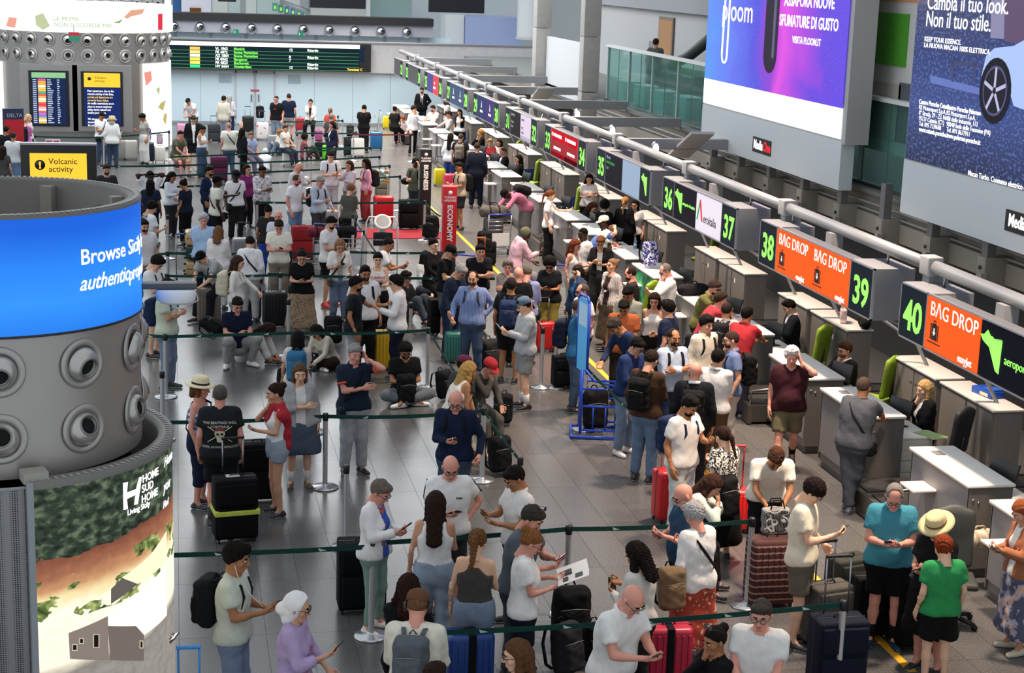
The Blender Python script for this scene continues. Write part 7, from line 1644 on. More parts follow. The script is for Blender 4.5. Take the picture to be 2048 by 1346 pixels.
P(1252, 394, 162, 'dd', 'suit 0f1014', 'trousers 0d0d10', 'pony a07444', 'fa', 'blonde ponytail agent in black jacket standing with back turned', H=1.72)
P(1270, 400, -20, 'dd', 'polo e6e2e0', 'trousers 111', 'long 14100f', 'fb', 'dark-haired agent in white blouse half hidden behind the blonde', H=1.62)
P(1191, 407, 58, 'oo', 'suit 17181e', 'trousers 111', 'long 3a2418', 'fa', 'brown-haired agent with glasses bending over papers', glasses='clear', lean=.3, hp=.6, legs='sit', H=1.75)
P(1211, 402, 150, 'dx', 'suit 101114', 'trousers 111', 'afro 0e0b0a', 'c', 'curly black-haired person in black between the two agents', H=1.6)
P(1179, 349, 4, 'pq', 'polo ece8e6', 'trousers 111318', 'longcurly 1c120e', 'fb', 'agent with long dark curls in white blouse holding papers', H=1.70, hp=.3, key='papers')
P(1104, 381, 88, 'dw', 'polo eeeef0', 'wide 0f1014', 'pony 6a3c20', 'fa', 'ponytail woman in white shirt and wide black trousers', H=1.74, hp=.2)
P(1058, 458, 108, 'qj', 'hoodie d6a8b8', 'trousers 889', 'hood 5c5f48', 'd', 'person in pink hoodie and olive hood bending over a phone', legs='high', H=1.8, ph=0, lean=.25, hp=.6)
P(1003, 384, -60, 'ff', 'loose cf7496', 'wide 6c6a68', 'buzz', 'd', 'person in pink shirt bending over a luggage trolley', hat='beanie 14110f', lean=1.0, hp=1.1, bp='1c1e1e black', H=1.8)
P(955, 285, 172, 'dd', 'suit 131b2e', 'trousers 131a2c', 'thin 3a2e28', 'b', 'balding man in navy suit standing with his back turned', H=1.9, w=1.05)
P(1005, 295, -66, 'oj', 'suit 15161b', 'trousers 111', 'buzz 5a3c2c', 'r', 'bald male agent in dark suit at a far desk', legs='sit', inner='eee', H=1.85)
P(1036, 310, -70, 'xj', 'suit 12131a', 'trousers 111', 'long 14100f', 'fb', 'dark-haired female agent in black with a hand at her face', legs='sit', inner='eee', H=1.75)
P(980, 279, -10, 'jj', 'tee a8202c', 'trousers 333', 'curly b08858', 'fa', 'small blonde woman in red top at a far desk', H=1.62, legs='sit')
P(998, 279, -40, 'jj', 'tee dcd4d0', 'trousers 333', 'long 221612', 'fb', 'dark-haired woman in pale top beside the blonde in red', H=1.62, legs='sit')
P(960, 259, -76, 'xj', 'suit 121318', 'trousers 111', 'long a87440', 'fa', 'fair-haired agent in black at a far desk raising a hand', legs='sit', H=1.8)
P(902, 267, 158, 'dd', 'loose dfe6f2', 'trousers 1f3c90', 'vlong 150f0d', 'fb', 'woman with long black hair, white top and blue trousers', H=1.66)
P(922, 267, 172, 'dd', 'tee 16181f', 'trousers 2a2c3a', 'buzz 4a423c', 'b', 'man in black with a grey and beige backpack', bp='77726a grey', H=1.76)
P(918, 325, -62, 'pp', 'polo b8a68c', 'shorts 262a32', 'short 14100f', 'c', 'man in beige shirt and dark shorts with a black backpack', bp='131416 black', hp=.1, H=1.78)
P(831, 317, -28, 'pe', 'tee 5a6450', 'jeans 2a3a4e', 'buzz', 'b', 'man in olive tee and black cap on the phone', hat='cap 0f0f10', ph=1, bp='141416 black', beard='3a2c24', hp=.1)
P(844, 175, 2, 'dh', 'suit 14151a 15151a', 'trousers 161a2c', 'short 2a1c14', 'a', 'bearded man in black suit with hand on hip, far end', inner='f0f0f0', beard='2a1c14', H=1.82)
P(829, 212, 52, 'dx', 'polo_long e6eaf2', 'trousers 0e0f14', 'curly 2a1a14', 'a', 'man in white shirt and black trousers phoning at far desks', legs='relax', H=1.82)
P(865, 211, -40, 'oj', 'tee f0eeec', 'trousers 222', 'short 2a1c14', 'r', 'man in white tee leaning over the farthest desks', lean=.3, beard='2a1c14')
P(897, 223, -72, 'oj', 'polo_long e8dcd4', 'trousers 222', 'short 3a2c24', 'r', 'man with glasses in pale pink shirt at the far desks', glasses='clear', H=1.7)
P(919, 219, -24, 'dx', 'vest 15151a', 'trousers 111', 'long 1c120f', 'fb', 'long-haired woman in black waistcoat at the far desks', inner='eee', H=1.66)
P(889, 198, -88, 'pp', 'tee e4e0e0', 'trousers 223', 'hood 9c9490', 'd', 'man in white tee with pale cap near the farthest signs')
P(791, 213, 150, 'jd', 'tee 101013', 'trousers 111', 'bun 1a1210', 'fc', 'woman in black with raised bun at the farthest desks', H=1.7, legs='high')
P(807, 233, 20, 'jj', 'tee b8aeb4', 'trousers b0a8b0', 'short 8a3c1c', 'a', 'red-haired child crouching with pink shoes', legs='squat', H=1.6, shoes='d85068', hp=.7)
# --- far crowd
P(374, 199, -30, 'jj', 'tee eee', 'trousers 555', 'short 2a2320', 'b', 'man in white tee bending over a pink suitcase', lean=.5, hp=.8, H=1.72)
P(448, 192, 160, 'dd', 'loose cfc8b4', 'trousers 889', 'short 2a1c14', 'b', 'man in cream shirt behind the grey-haired woman')
P(459, 190, 175, 'dd', 'long d8d0dc', 'trousers 1c2c58', 'vlong a8a29c', 'fa', 'woman with very long grey hair and navy trousers')
P(552, 192, -26, 'dd', 'tee 121216', 'jeans 6c88a8', 'buzz 3a2c26', 'r', 'heavy man in black tee with small red print', w=1.2, H=1.84, key='redprint')
P(578, 187, 172, 'dd', 'tee 12203c', 'shorts a8a29c', 'buzz 3a2c26', 'r', 'man in navy tee standing close to the far wall', H=1.84)
P(621, 199, -10, 'xj', 'jacket e0dad4', 'trousers 111', 'bun 15100e', 'fb', 'woman in white jacket seated before the far wall', legs='high', H=1.74, inner='15151a')
P(661, 216, 165, 'dd', 'tee d8452c', 'trousers 444', 'pony 6a5444', 'fa', 'woman in bright red top near the far wall', H=1.6)
P(664, 228, 150, 'dd', 'tee 4a4244', 'trousers 333', 'short 77706c', 'r', 'grey-haired man in dark brown top behind the navy woman')
P(663, 243, -60, 'xd', 'suit 131c38', 'trousers 101830', 'bob 1c120f', 'fb', 'woman in navy suit talking on the phone in the queue', inner='eee', H=1.68, legs='relax')
P(729, 211, 172, 'pp', 'tee 0f0f12', 'trousers 1a1a1e', 'short 0f0b0a', 'c', 'black-haired man in black tee with his back turned, far right')
P(387, 233, 6, 'dd', 'jacket 131418', 'shorts 1a1c22', 'short 3a2a20', 'a', 'man in black jacket and shorts looking down, far left', hp=.5, inner='eee', shoes='d8d6d0', H=1.82)
P(409, 253, 62, 'qd', 'tank f0eeee', 'wide 3a4f6c', 'bun 1a120f', 'fc', 'woman in white tank top and flared jeans', H=1.66)
P(457, 245, -165, 'ad', 'tee d9d6c6', 'jeans 3c6496', 'buzz 9a8a80', 'r', 'man in cream tee pointing left with a black sling bag', w=1.12, cb='16171a black', H=1.76)
P(487, 256, 120, 'dd', 'suit 101014', 'trousers 0f0f12', 'long 1a1210', 'fb', 'woman in black beside the pointing man')
P(362, 262, 40, 'jj', 'tee 5f6048', 'shorts a08c68', 'short', 'r', 'seated man in khaki tee at the far left', legs='high', H=1.72, lean=.3)
P(557, 261, -50, 'qp', 'loose cfcab4', 'jeans 4c688c', 'curly 8a5c34', 'fa', 'woman in cream top sitting on the floor using a phone', legs='knees', H=1.7)
P(531, 297, 170, 'jj', 'hoodie c4c8cc', 'trousers 9aa0a6', 'hood c4c8cc', 'b', 'crouched person in pale grey hoodie on the floor', legs='knees', lean=.7, H=1.7)
P(503, 264, 40, 'jj', 'tee 8fa6d0', 'trousers 667', 'short 6a5c50', 'r', 'person in sky blue shirt sitting low in the queue', legs='high', H=1.6)
P(611, 269, 100, 'jj', 'tee 7a3a48', 'trousers 333', 'afro 14100f', 'c', 'dark curly-haired person in wine red sitting down', legs='knees', H=1.7)
P(572, 250, 60, 'jj', 'tee dcd6cc', 'trousers 334', 'short 4a3428', 'b', 'person in pale top sitting beyond the floor sitters', legs='high', H=1.6)
# --- left middle
P(301, 343, 18, 'nn', 'tee e6e6ea', 'trousers 333', 'short 0f0b0a', 'd', 'man with both hands behind his head in white tee', H=1.76)
P(301, 359, 168, 'dd', 'tee 16223a', 'trousers 222', 'long 130e0d', 'e', 'child in navy seen from behind before the stretching man', H=1.62)
P(348, 346, 50, 'pd', 'long dfe6f0', 'trousers 333', 'vlong 120e0d', 'fc', 'woman with long black hair and white shirt leaning in')
P(363, 361, -130, 'pd', 'tee 171f33', 'trousers 111', 'bun 14100f', 'fc', 'woman in navy with dark bun facing the white shirt', H=1.6)
P(420, 333, 62, 'dd', 'suit 16264a', 'trousers 16264a', 'short 15100e', 'c', 'bearded man in navy blazer and white shirt', beard='15100e', inner='eee')
P(473, 342, 20, 'dd', 'polo f0eeee', 'trousers 222', 'short 0f0b0a', 'd', 'man in black cap and white polo with sling bag', hat='cap 15161a', cb='16241e green', hp=.3)
P(495, 330, 40, 'dd', 'long 8a1c6c', 'trousers 1a1a20', 'vlong 2a1a14', 'fb', 'woman in magenta blouse with long wavy hair')
P(526, 333, 32, 'pp', ('loose', pattern('#9a9496', '#dcd8da', 18, 'noise', .46)), 'trousers 15161a', 'short 0f0b0a', 'e', 'man in pale patterned shirt holding a phone', ph=2, hp=.2, key='pale')
P(436, 352, 108, 'dw', 'tee dfdccb', 'trousers 111', 'short 0f0b0a', 'd', 'man in cream tee with black crossbody pushing a trolley', cb='111 black', H=1.84)
P(602, 328, 52, 'dq', 'long e2e2e6', 'trousers 8f9aa8', 'bald', 'r', 'bald man in white sweater looking down', hp=.6)
P(598, 352, 58, 'dq', 'tee f2f2f4', 'shorts 6f90b8', 'thin 4a3a30', 'r', 'man in plain white tee and light denim beside the bald man', H=1.8, glasses='clear', beard='4a3a30')
P(664, 304, 20, 'pp', 'tee ededf0', 'trousers c4c4c8', 'short 2a1c16', 'a', 'tall man in white tee with a small chest print', ph=2, H=1.92, bp='222 dark')
P(644, 355, 42, 'pk', 'polo_long bccadc', 'trousers 444', 'short 8f8a86', 'r', 'grey-haired man in light blue shirt with black backpack straps', bp='2a2c30 dark', H=1.78)
P(698, 322, -40, 'xc', 'long cfc4d4', 'trousers 777', 'long 3a241a', 'fb', 'woman in lavender top touching her chin')
P(730, 318, -72, 'cd', 'long e09ab4', 'wide a82a2c', 'longcurly 130e0d', 'fc', 'woman in pink sweater and red trousers with dark backpack', bp='1c2028 black', H=1.7)
P(704, 370, 150, 'pd', 'tee 56564e', 'trousers 16181e', 'curly 7a5638', 'fa', 'woman with curly light brown hair in olive tee')
P(309, 405, 112, 'pd', 'tee e2e6ea', 'trousers 999', 'curly 120e0d', 'b', 'curly-haired man in white tee with dark backpack straps', bp='1b1d22 black', H=1.8)
P(289, 440, 20, 'dd', 'tee dcdad8', 'trousers 999', 'short 1a1310', 'b', 'short-haired man in white tee beside the blue screen', H=1.78, beard='1a1310')
P(407, 428, 4, 'bb', 'polo a4c4ea', 'trousers 1c2434', 'curly b4b4b4', 'r', 'white-haired man in light blue polo with hands behind back', w=1.12, belly=.4, H=1.78)
P(438, 454, 170, 'pp', 'loose ebe6e2', 'trousers ccc', 'long 6a4830', 'fb', 'brown-haired woman in white blouse seen from behind', H=1.66, w=1.08)
P(395, 509, -42, 'jj', 'tee a4a8a8', 'trousers 15151a', 'short 0f0c0b', 'a', 'young man in grey tee slumping on a grey suitcase', legs='high', lean=.65, hp=.9, H=1.8, cb='16171a black')
P(501, 474, 172, 'dp', 'hoodie ebe9ea', 'trousers b0aca8', 'short 1c1614', 'b', 'person in white hoodie with brown shoulder bag seen from behind', cb='4a2c26 brown', H=1.66)
P(480, 513, 78, 'df', 'long e6e2da', 'jeans 6f8cae', 'long 3a261c', 'fa', 'brown-haired woman with large cream backpack', bp='d4c8ac cream', H=1.64, hp=.25)
P(322, 516, 62, 'cc', 'tee e9e9e4', 'shorts 555', 'curly 15100e', 'a', 'dark-haired man in white tee looking down at the left', hp=.7, H=1.8, shoes='16171a', bp='22304c navy')
P(538, 412, 165, 'pd', 'tee 2e2626', 'trousers 1c4ab0', 'bun 17100e', 'fc', 'woman in dark brown top and blue trousers with ponytail')
P(556, 422, -10, 'jj', 'tee c8ccd8', 'trousers 889', 'bald', 'r', 'bald man in pale shirt sitting behind the cream polo', H=1.66)
P(558, 443, 0, 'pp', 'polo ece6d4', 'trousers 8a7c6c', 'short 2a1e18', 'r', 'man in cream polo leaning on a black suitcase handle', ph=2, H=1.78, hp=.55)
P(667, 435, 60, 'pd', 'tee ecebe8', 'shorts 131316', 'short 120e0d', 'b', 'dark-haired bearded man in white tee and black shorts', H=1.84, beard='120e0d', shoes='d8342c', hp=.4)
P(681, 481, 10, 'qd', 'short_cardigan e6e2dc', 'jeans 5878a8', 'vlong 8a6a4a', 'fb', 'girl with long light brown hair and white cardigan', inner='c4b4a4', ph=0, cb='4a4644 grey', H=1.66)
P(604, 503, 4, 'pp', 'tee 0f0f11', ('skirt', pattern('#2a2018', '#9c8468', 40, 'voronoi', .32)), 'bun 1f1613', 'fb', 'woman in black top and leopard print skirt', ph=2, H=1.66, w=1.15, hp=.45, key='leopard')
P(477, 598, 18, 'pp', 'polo 0f1834', 'jeans a8a6a0', 'short 1c1412', 'r', 'man in navy polo squatting over his phone', legs='squat', ph=2, H=1.84, shoes='e4e2de', hp=.5)
P(549, 654, 66, 'jj', 'tank d2cbc4', 'trousers cfcac4', 'long 2a1b14', 'fc', 'woman in beige sitting bent over on the floor', legs='knees', lean=.7, hp=1.0, H=1.66)
P(596, 662, 176, 'cd', 'tee cfc4bc', 'trousers 15151a', 'vlong 14100e', 'fb', 'seated woman with long black hair and teal backpack', legs='high', bp='1f6a94 teal', H=1.6, lean=.1)
P(625, 656, -40, 'jj', 'long d8cfb8', 'trousers 241612', 'vlong 1a1210', 'fb', 'woman in cream top and dark brown trousers on the floor', legs='floor', lean=.5, hp=.8, H=1.66, shoes='eee')
P(338, 558, 64, 'cc', 'tee ccd6bc', 'jeans 6f8cb0', 'short', 'b', 'man in pale green t-shirt standing behind the round lamp', H=1.8, bp='14284a navy', shoes='28382c', w=1.06)
P(714, 554, 86, 'dw', 'tee 191c22', 'jeans 8c96a2', 'short 15100f', 'c', 'man in charcoal tee showing a phone to his friends', H=1.8, beard='15100f', key='charc')
P(731, 533, 16, 'dd', 'tee e6e4e6', 'trousers 111', 'quiff 14100f', 'c', 'dark-haired man in white tee between his friends', beard='14100f', bp='131417 black', H=1.82)
P(756, 506, 2, 'pp', 'tank e2ddd4', 'trousers 131418', 'short 100c0b', 'fa', 'girl with black pixie cut in white top with red print', H=1.68, ph=2, key='current', hp=.1)
P(783, 477, 84, 'qp', 'tee efefee', 'trousers 1d1d20', 'buzz 1c1614', 'c', 'tattooed man in tight white tee leaning on the belt', lean=.2, hp=.4)
P(791, 552, -82, 'dq', 'hoodie e9e8e8', 'trousers 10172c', 'curly 15100f', 'a', 'boy with glasses in white hoodie with navy sleeves', glasses='clear', H=1.78, hp=.1)
P(814, 543, 60, 'jj', 'tee 15151a', 'jeans 34465c', 'short 1c1513', 'r', 'man with glasses in black tee sitting on the floor', legs='knees', glasses='clear', H=1.86)
P(869, 478, 42, 'jj', 'long 0f0f12', 'trousers 111', 'bun 100c0b', 'fa', 'smiling black-haired woman in black leaning sideways', legs='high', H=1.76, glasses='up')
P(853, 503, 40, 'jj', 'long dcdcd6', 'trousers 1c2230', 'long 100c0b', 'fa', 'smiling child in white shirt sitting on the floor', legs='floor', H=1.74)
# --- far left, behind the drum
P(13, 252, 150, 'dd', 'tee 14171c', 'trousers 333', 'buzz 1a1412', 'c', 'man in black tee at the far left edge', H=1.8)
P(27, 264, 160, 'dd', 'tee d8dcdc', 'trousers 6a88b0', 'buzz 3a2c26', 'c', 'man in white tee behind the black tee at far left')
P(51, 237, 165, 'pd', 'tee c45aa8', 'trousers 333', 'pony a07850', 'fa', 'blonde woman in pink tee with black backpack', bp='151517 black', H=1.66)
P(58, 229, 60, 'dd', 'long cfc6be', 'trousers 444', 'long c4a888', 'fa', 'fair-haired woman beside the tall red banner')
P(6, 292, 160, 'dd', 'tee 4c4a48', 'trousers 333', 'long 2a1c16', 'fb', 'woman in grey top low at the far left edge', H=1.6)
P(206, 226, 40, 'pd', 'tee f0f0f2', 'jeans 2c4a78', 'short 16110f', 'c', 'man in white tee before the far right screen', cb='111 black')
P(224, 232, 175, 'dd', 'loose ebe8e4', 'jeans 24406c', 'bob c8b090', 'fa', 'woman in straw bucket hat and white shirt', hat='bucket c4ac78', H=1.7, key='bucket')
P(282, 229, -60, 'pd', 'crop a8a69c', 'wide dedad4', 'curly 17100e', 'fc', 'woman with dark curls and wide white trousers', H=1.7)
P(213, 330, 10, 'dd', 'tee 2c2c30', 'trousers 222', 'short 2a1e18', 'b', 'bearded man with sunglasses behind the kiosk drum', beard='2a1e18', glasses='up')
p = onX(1304, 235, XF+1.8)
R = person('person', (p.x, p.y, 0), 160, 1.8, top=('tee', '#5a5a54'), bot=('trousers', '#2a2a2c'), hair=('short', '#2a2320'), label='man in dark grey standing behind the upper glass wall'); R['root'].location.z = 3.02
# ================================================================ luggage on the floor
def S(x, y, rz, col, label, size='m', hard=True, handle=0.0, **k): return suitcase(at(x, y), radians(rz), hx(col), label, size, hard, handle, **k)
def B(x, y, rz, col, label, sc=1.0, **k): return backpack_ground(at(x, y), radians(rz), hx(col), label, sc, **k)
# x, y = middle of the foot on the floor
S(470, 1078, 8, '08080a', 'big black suitcase with a yellow strap beside the skull shirt', 'l', False, .42, band=('#c8d22a', .42, 'h'), tag_='#c9c9c6')
S(515, 1000, 5, '0c0c0f', 'tall black suitcase behind the woman with the red sweater', 'l', False)
S(722, 1218, 0, '0a0d14', 'black soft suitcase behind the steel post and white cardigan', 'l', False)
S(935, 1395, 4, '163a80', 'blue hard suitcase with a black strap at the bottom edge', 'm', True, 0, band=('#101014', 0, 'v'))
S(1330, 1380, -4, 'b3183a', 'crimson hard suitcase with a black strap at the bottom', 'm', True, 0, band=('#141014', 0, 'v'))
S(1535, 1208, 0, '5a2f2c', 'tall brown suitcase with pale horizontal stripes', 'l', mat_=pattern('#43211f', '#6e423c', 4.2, 'hstripe', .80, '#a88078'))
tote(at(1540, 1200), 0, pattern('#cfccc8', '#1a1b1e', 26, 'check', .5), 'black tote with white lattice pattern on the striped suitcase', z=.77, scale=.9)
S(1650, 1290, 12, '55524c', 'brown grey suitcase under the youth in the cream tee', 'm', False, .4)
S(1690, 1230, 15, '3a3c34', 'dark olive suitcase leaning behind the tall luggage handle', 'm', False)
S(1668, 1385, 0, '111829', 'dark blue suitcase with tall extended handle at the right post', 'l', False, .55)
S(1740, 1270, 5, '0c0c0e', 'black suitcase behind the man in the turquoise polo', 'm', False)
S(1825, 1290, 3, '090909', 'very tall black case beside the boy in green', 'l', False)
S(1340, 1040, 10, 'c01420', 'bright red suitcase frame of the tattooed man', 'm', True, .45)
S(1466, 1062, -12, 'd81c20', 'bright red cabin suitcase behind the resting girl', 's', True, .5, hcol='#c02028')
S(910, 725, 4, '2c6c66', 'teal cabin suitcase beside the striped shirt man', 's', True, .42)
S(773, 738, 0, 'c09c10', 'mustard yellow suitcase behind the seated man', 'm')
S(1088, 703, 5, 'b01c20', 'red suitcase beside the mustard trousers', 's', True, .4)
S(1125, 775, 5, '0f0f12', 'black suitcase behind the third queue post', 's', False)
S(880, 668, 10, '0d0d0f', 'black suitcase beside the man in the black cap', 'm', False)
S(765, 690, 0, '101014', 'tall black suitcase in front of the girl with black hair', 'l', False)
S(605, 518, 4, 'a0141e', 'large red suitcase left of the man in white tee', 'l', False)
S(562, 560, 3, '101012', 'black suitcase under the hands of the cream polo man', 'm', False, .35, hcol='#2a2a2c')
S(549, 652, 2, '0c0e12', 'black hard suitcase before the leopard skirt', 'm', True, .3)
S(600, 640, 0, '0e0e10', 'black suitcase behind the leopard skirt', 'm', False)
S(418, 645, 0, '6e655c', 'brown grey hard suitcase under the slumping young man', 'm')
S(498, 640, 4, '14161a', 'black suitcase with handle beside the cream backpack', 'm', True, .4, hcol='#2a2a2c')
S(488, 545, 4, '88888a', 'suitcase wrapped in grey plastic film', 'l', True, .3)
S(655, 482, 8, '9a9a9a', 'film wrapped grey suitcase below the light blue shirt', 'l', True, .2)
S(766, 450, 3, 'b81420', 'bright red hard suitcase right of the curly haired woman', 'l', True)
S(817, 458, 2, '0b0b0d', 'tall black suitcase between red suitcase and olive tee man', 'l', False)
S(762, 398, 2, '6a6a5a', 'grey suitcase under the colourful holiday bag', 's', False)
tote(at(764, 420), .1, pattern('#e8e2c0', '#3a8fc0', 9, 'noise', .45, '#d89030'), 'colourful holiday print bag on top of the red suitcase', z=.77, scale=1.1)
duffel(at(825, 425), .1, '#0f0f11', 'flat black duffel lying on the tall black suitcase', z=.77, scale=.95, sz=.7)
S(879, 372, 4, 'd4c81c', 'bright yellow cabin suitcase near the desks', 's', True, .35)
S(901, 392, 4, 'b02848', 'raspberry red suitcase beside the beige shirt man', 'm')
S(774, 258, 0, 'd8c81c', 'yellow suitcase at the foot of the far wall', 's', True)
S(752, 300, 0, '20699c', 'bright blue suitcase standing in the far queue', 'm')
S(438, 363, 3, '5c1c44', 'plum purple suitcase behind the flared jeans', 'l', False)
S(360, 338, 3, 'a81c34', 'red suitcase under the seated khaki man', 's', False)
S(295, 325, 3, '141c34', 'navy suitcase with a blue bag beside the white trousers', 'm', True, .3)
S(320, 325, 3, 'e0dcd2', 'white cabin suitcase beside the navy one', 's', True, .35)
S(366, 283, 0, 'd89cb8', 'pale pink suitcase before the bending man', 'm', True)
S(525, 280, 5, 'e4dedc', 'white suitcase with small flower print', 'm', True, .4, mat_=pattern('#e8e2e0', '#c03048', 7, 'noise', .64))
S(496, 266, 5, '17181a', 'black suitcase in the far queue by the grey-haired woman', 'm', True, .35)
S(576, 333, 3, 'dcdcda', 'white suitcase under the black backpack in the queue', 's')
S(640, 316, 3, '15191a', 'dark suitcase under the purple bag', 's', False, .3)
S(655, 322, 3, '5cc020', 'lime green suitcase beside the woman in navy', 's')
S(700, 312, 3, '22262a', 'black suitcase with backpack near the right-hand row', 'm', False, .3)
S(715, 314, 3, 'cfcfcb', 'silver suitcase in the right-hand row', 'm')
S(545, 300, 5, '8a8c90', 'grey suitcase in the far queue beside the cream top', 's')
S(600, 262, 5, '9a2430', 'small red suitcase before the far wall', 's')
S(428, 285, 2, '3a3c40', 'dark grey suitcase in the far left queue', 'm', False, .3)
S(962, 575, 6, 'e06a18', 'bright orange suitcase with orange handle', 's', True, .5, hcol='#d8651c')
S(935, 600, 0, '101214', 'black hard case beside the orange suitcase', 'm')
S(975, 530, 0, '121414', 'dark case with red trim standing beside the woman in black trousers', 's', False)
S(238, 320, 0, '8c8a84', 'grey suitcase behind the bucket hat woman', 'm', True, .3)
S(262, 320, 0, 'b4b0a8', 'beige grey suitcase beside the curly haired woman', 'm')
B(812, 812, 8, '0d0e10', 'black backpack standing before the cross-legged man', 1.05)
B(888, 800, 40, '15161a', 'dark backpack beside the slanted belt and blonde woman')
B(998, 948, 20, '0f1012', 'large black backpack at the foot of the slanted belt', 1.1)
B(1005, 850, -20, '101113', 'black backpack beneath the person in the red cap')
B(978, 745, 10, '2a2c2e', 'grey black backpack behind the red cap', 1.2)
B(476, 712, 0, '131f44', 'dark blue backpack in front of the squatting man')
B(572, 790, 10, '15161a', 'dark bag behind the girl with long brown hair', .9)
B(666, 690, 0, '101114', 'black backpack on the floor beside long jeans', 1.1)
B(432, 690, 60, '0f1012', 'black backpack lying beside the slumping man', 1.0, tilt=-1.2)
B(690, 480, 0, '1c1a16', 'dark backpack hanging behind the olive tee woman', 1.2)
B(860, 480, -30, '0f1013', 'black backpack with grey neck pillow near the carpet', 1.3)
B(1140, 1290, 0, '0c0d0f', 'black backpack under the reading woman', 1.3)
B(1130, 1350, 30, '2a2c30', 'dark grey backpack at the bottom between the women', 1.1)
B(1192, 1330, 10, '101114', 'small black bag on the floor behind the white polo', .9)
B(1335, 1345, 10, '7a6040', 'tan travel bag on top of the crimson suitcase', .95, z=.62)
B(1440, 1130, 20, '0e0f11', 'large black backpack on the back of the resting girl', 1.1, z=.55)
B(575, 330, 5, '141517', 'black backpack on top of the white suitcase', 1.0, z=.545, name='backpack')
B(637, 316, 0, '9a3c78', 'purple pink backpack on the dark suitcase', .9, z=.545)
B(700, 312, 0, '202226', 'dark rolltop backpack on the right-hand suitcase', .9, z=.665)
B(520, 258, 0, '131315', 'black backpack by the double door', 1.1, z=.4)
B(967, 560, 0, '15171a', 'black green backpack above the orange suitcase', 1.1, z=.55)
B(1188, 860, 0, '0c0c0f', 'black backpack inside the blue baggage rack', 1.3)
B(295, 322, 0, '1c5cc8', 'bright blue bag on the navy suitcase', .9, z=.665)
B(320, 322, 0, 'b89ab0', 'mauve bag on the white cabin suitcase', .7, z=.545)
p = at(1299, 535, DZ); backpack_ground((p.x, p.y), .4, '#ffffff', 'white backpack with blue flowers standing on a desk', 1.05, z=DZ, mat_=pattern('#3a3f90', '#e8e6f0', 14, 'noise', .5, '#20286a'))
p = at(1385, 590, DZ); duffel((p.x, p.y), .2, '#15161c', 'dark duffel bag lying on the desk before sign 37', z=DZ, scale=.85, sz=.8)
p = at(1728, 655, CZ); duffel((p.x, p.y), 1.3, '#101012', 'black bag on top of the cabinet below sign 39', z=CZ, scale=.6)
p = at(1686, 645, CZ); tote((p.x, p.y), 1.2, mat('cloth', '#d8b8b4'), 'crumpled pink white plastic bag on the cabinet', z=CZ, scale=.75, strap='#d8b8b4')
p = at(1948, 1180); duffel((p.x, p.y), .1, '#cfbfa6', 'cream fabric bag lying on the dark swivel chair', z=.5, scale=.7, sz=1.0, strap='#b8a68a')
p = at(1975, 790, CZ); r = empty('blue_box', (p.x, p.y, CZ), radians(8), 'blue plastic box with cream lid on the cabinet', 'box')
dbox('body', (-.11, -.22, 0), (.11, .22, .09), mat('plain', '#1c4aa8', .4), r, .01); dbox('lid', (-.09, -.20, .09), (.09, -.02, .12), mat('plain', '#2a5cc0', .4), r, .008); dbox('cream_insert', (-.115, -.16, .015), (-.108, .02, .06), mat('plain', '#d8d0a8', .5), r)
# phone on desk worktop, bottle, papers
p = at(1270, 497, DZ); bottle((p.x, p.y), DZ, 'clear blue water bottle on the desk by the flowery backpack')
p = at(908, 700); bottle((p.x+.02, p.y), .56, 'small water bottle standing on the teal suitcase')
p = at(628, 735); bottle((p.x, p.y), 0, 'clear water bottle on the floor beside the brown trousers')
p = at(1455, 632, DZ); r = empty('papers', (p.x, p.y, DZ), .3, 'loose papers on the desk of the red tee man', 'papers')
for i in range(3): MB().box((-.1, -.14, i*.002), (.1, .14, i*.002+.0015), Matrix.Rotation(i*.2, 4, 'Z')).build('sheet', mat('plain', '#efe8dc', .7), r)
p = at(1862, 868, .76); r = empty('papers', (p.x, p.y, .745), .2, 'brown papers with green marks before the blonde agent', 'papers')
for i in range(3): MB().box((-.12, -.2, i*.003), (.12, .2, i*.003+.002), Matrix.Rotation(i*.12, 4, 'Z')).build('sheet', mat('plain', '#d8c4a4' if i < 2 else '#9fc080', .7), r)
# leaflet, boarding papers
def held(R, i, nm, label, cat, w, h, m, off=.16, tilt=.5, fold=False):
    wv, f, pl, xx = R['hands'][i]; c = wv+f*off+Vector((0, 0, .02)); r = empty(nm, (0, 0, 0), 0, label, cat)
    r.matrix_world = R['W'] @ Matrix.Translation(c) @ Matrix.Rotation(tilt, 4, 'X')
    if fold:
        for s in (-1, 1): MB().box((0, -h/2, 0), (s*w/2, h/2, .002), Matrix.Rotation(-s*.15, 4, 'Y')).build('page', m, r)
        for (x, y, a, b) in ((.03, .02, .14, .09), (-.15, -.08, -.04, -.01), (.03, -.1, .15, -.05)): MB().box((x, y, .010 if x < 0 else .008), (a, b, .024)).build('printed_photo', mat('plain', '#3a3a3c', .7), r)
    else: MB().box((-w/2, -h/2, 0), (w/2, h/2, .002)).build('sheet', m, r)
    return r
held(PPL['reader'], 1, 'leaflet', 'open printed leaflet held by the woman with auburn bun', 'leaflet', .44, .30, mat('plain', '#d8d6d2', .6), .2, .4, True)
held(PPL['greyhat'], 1, 'paper', 'folded white sheet held by the man in grey sweatshirt', 'paper', .16, .22, mat('plain', '#efeee8', .6), .12, .9)
held(PPL['papers'], 0, 'papers', 'white papers held by the agent with dark curls', 'papers', .2, .26, mat('plain', '#f0eee8', .6), .12, .3)
p = at(1075, 540, 1.25)
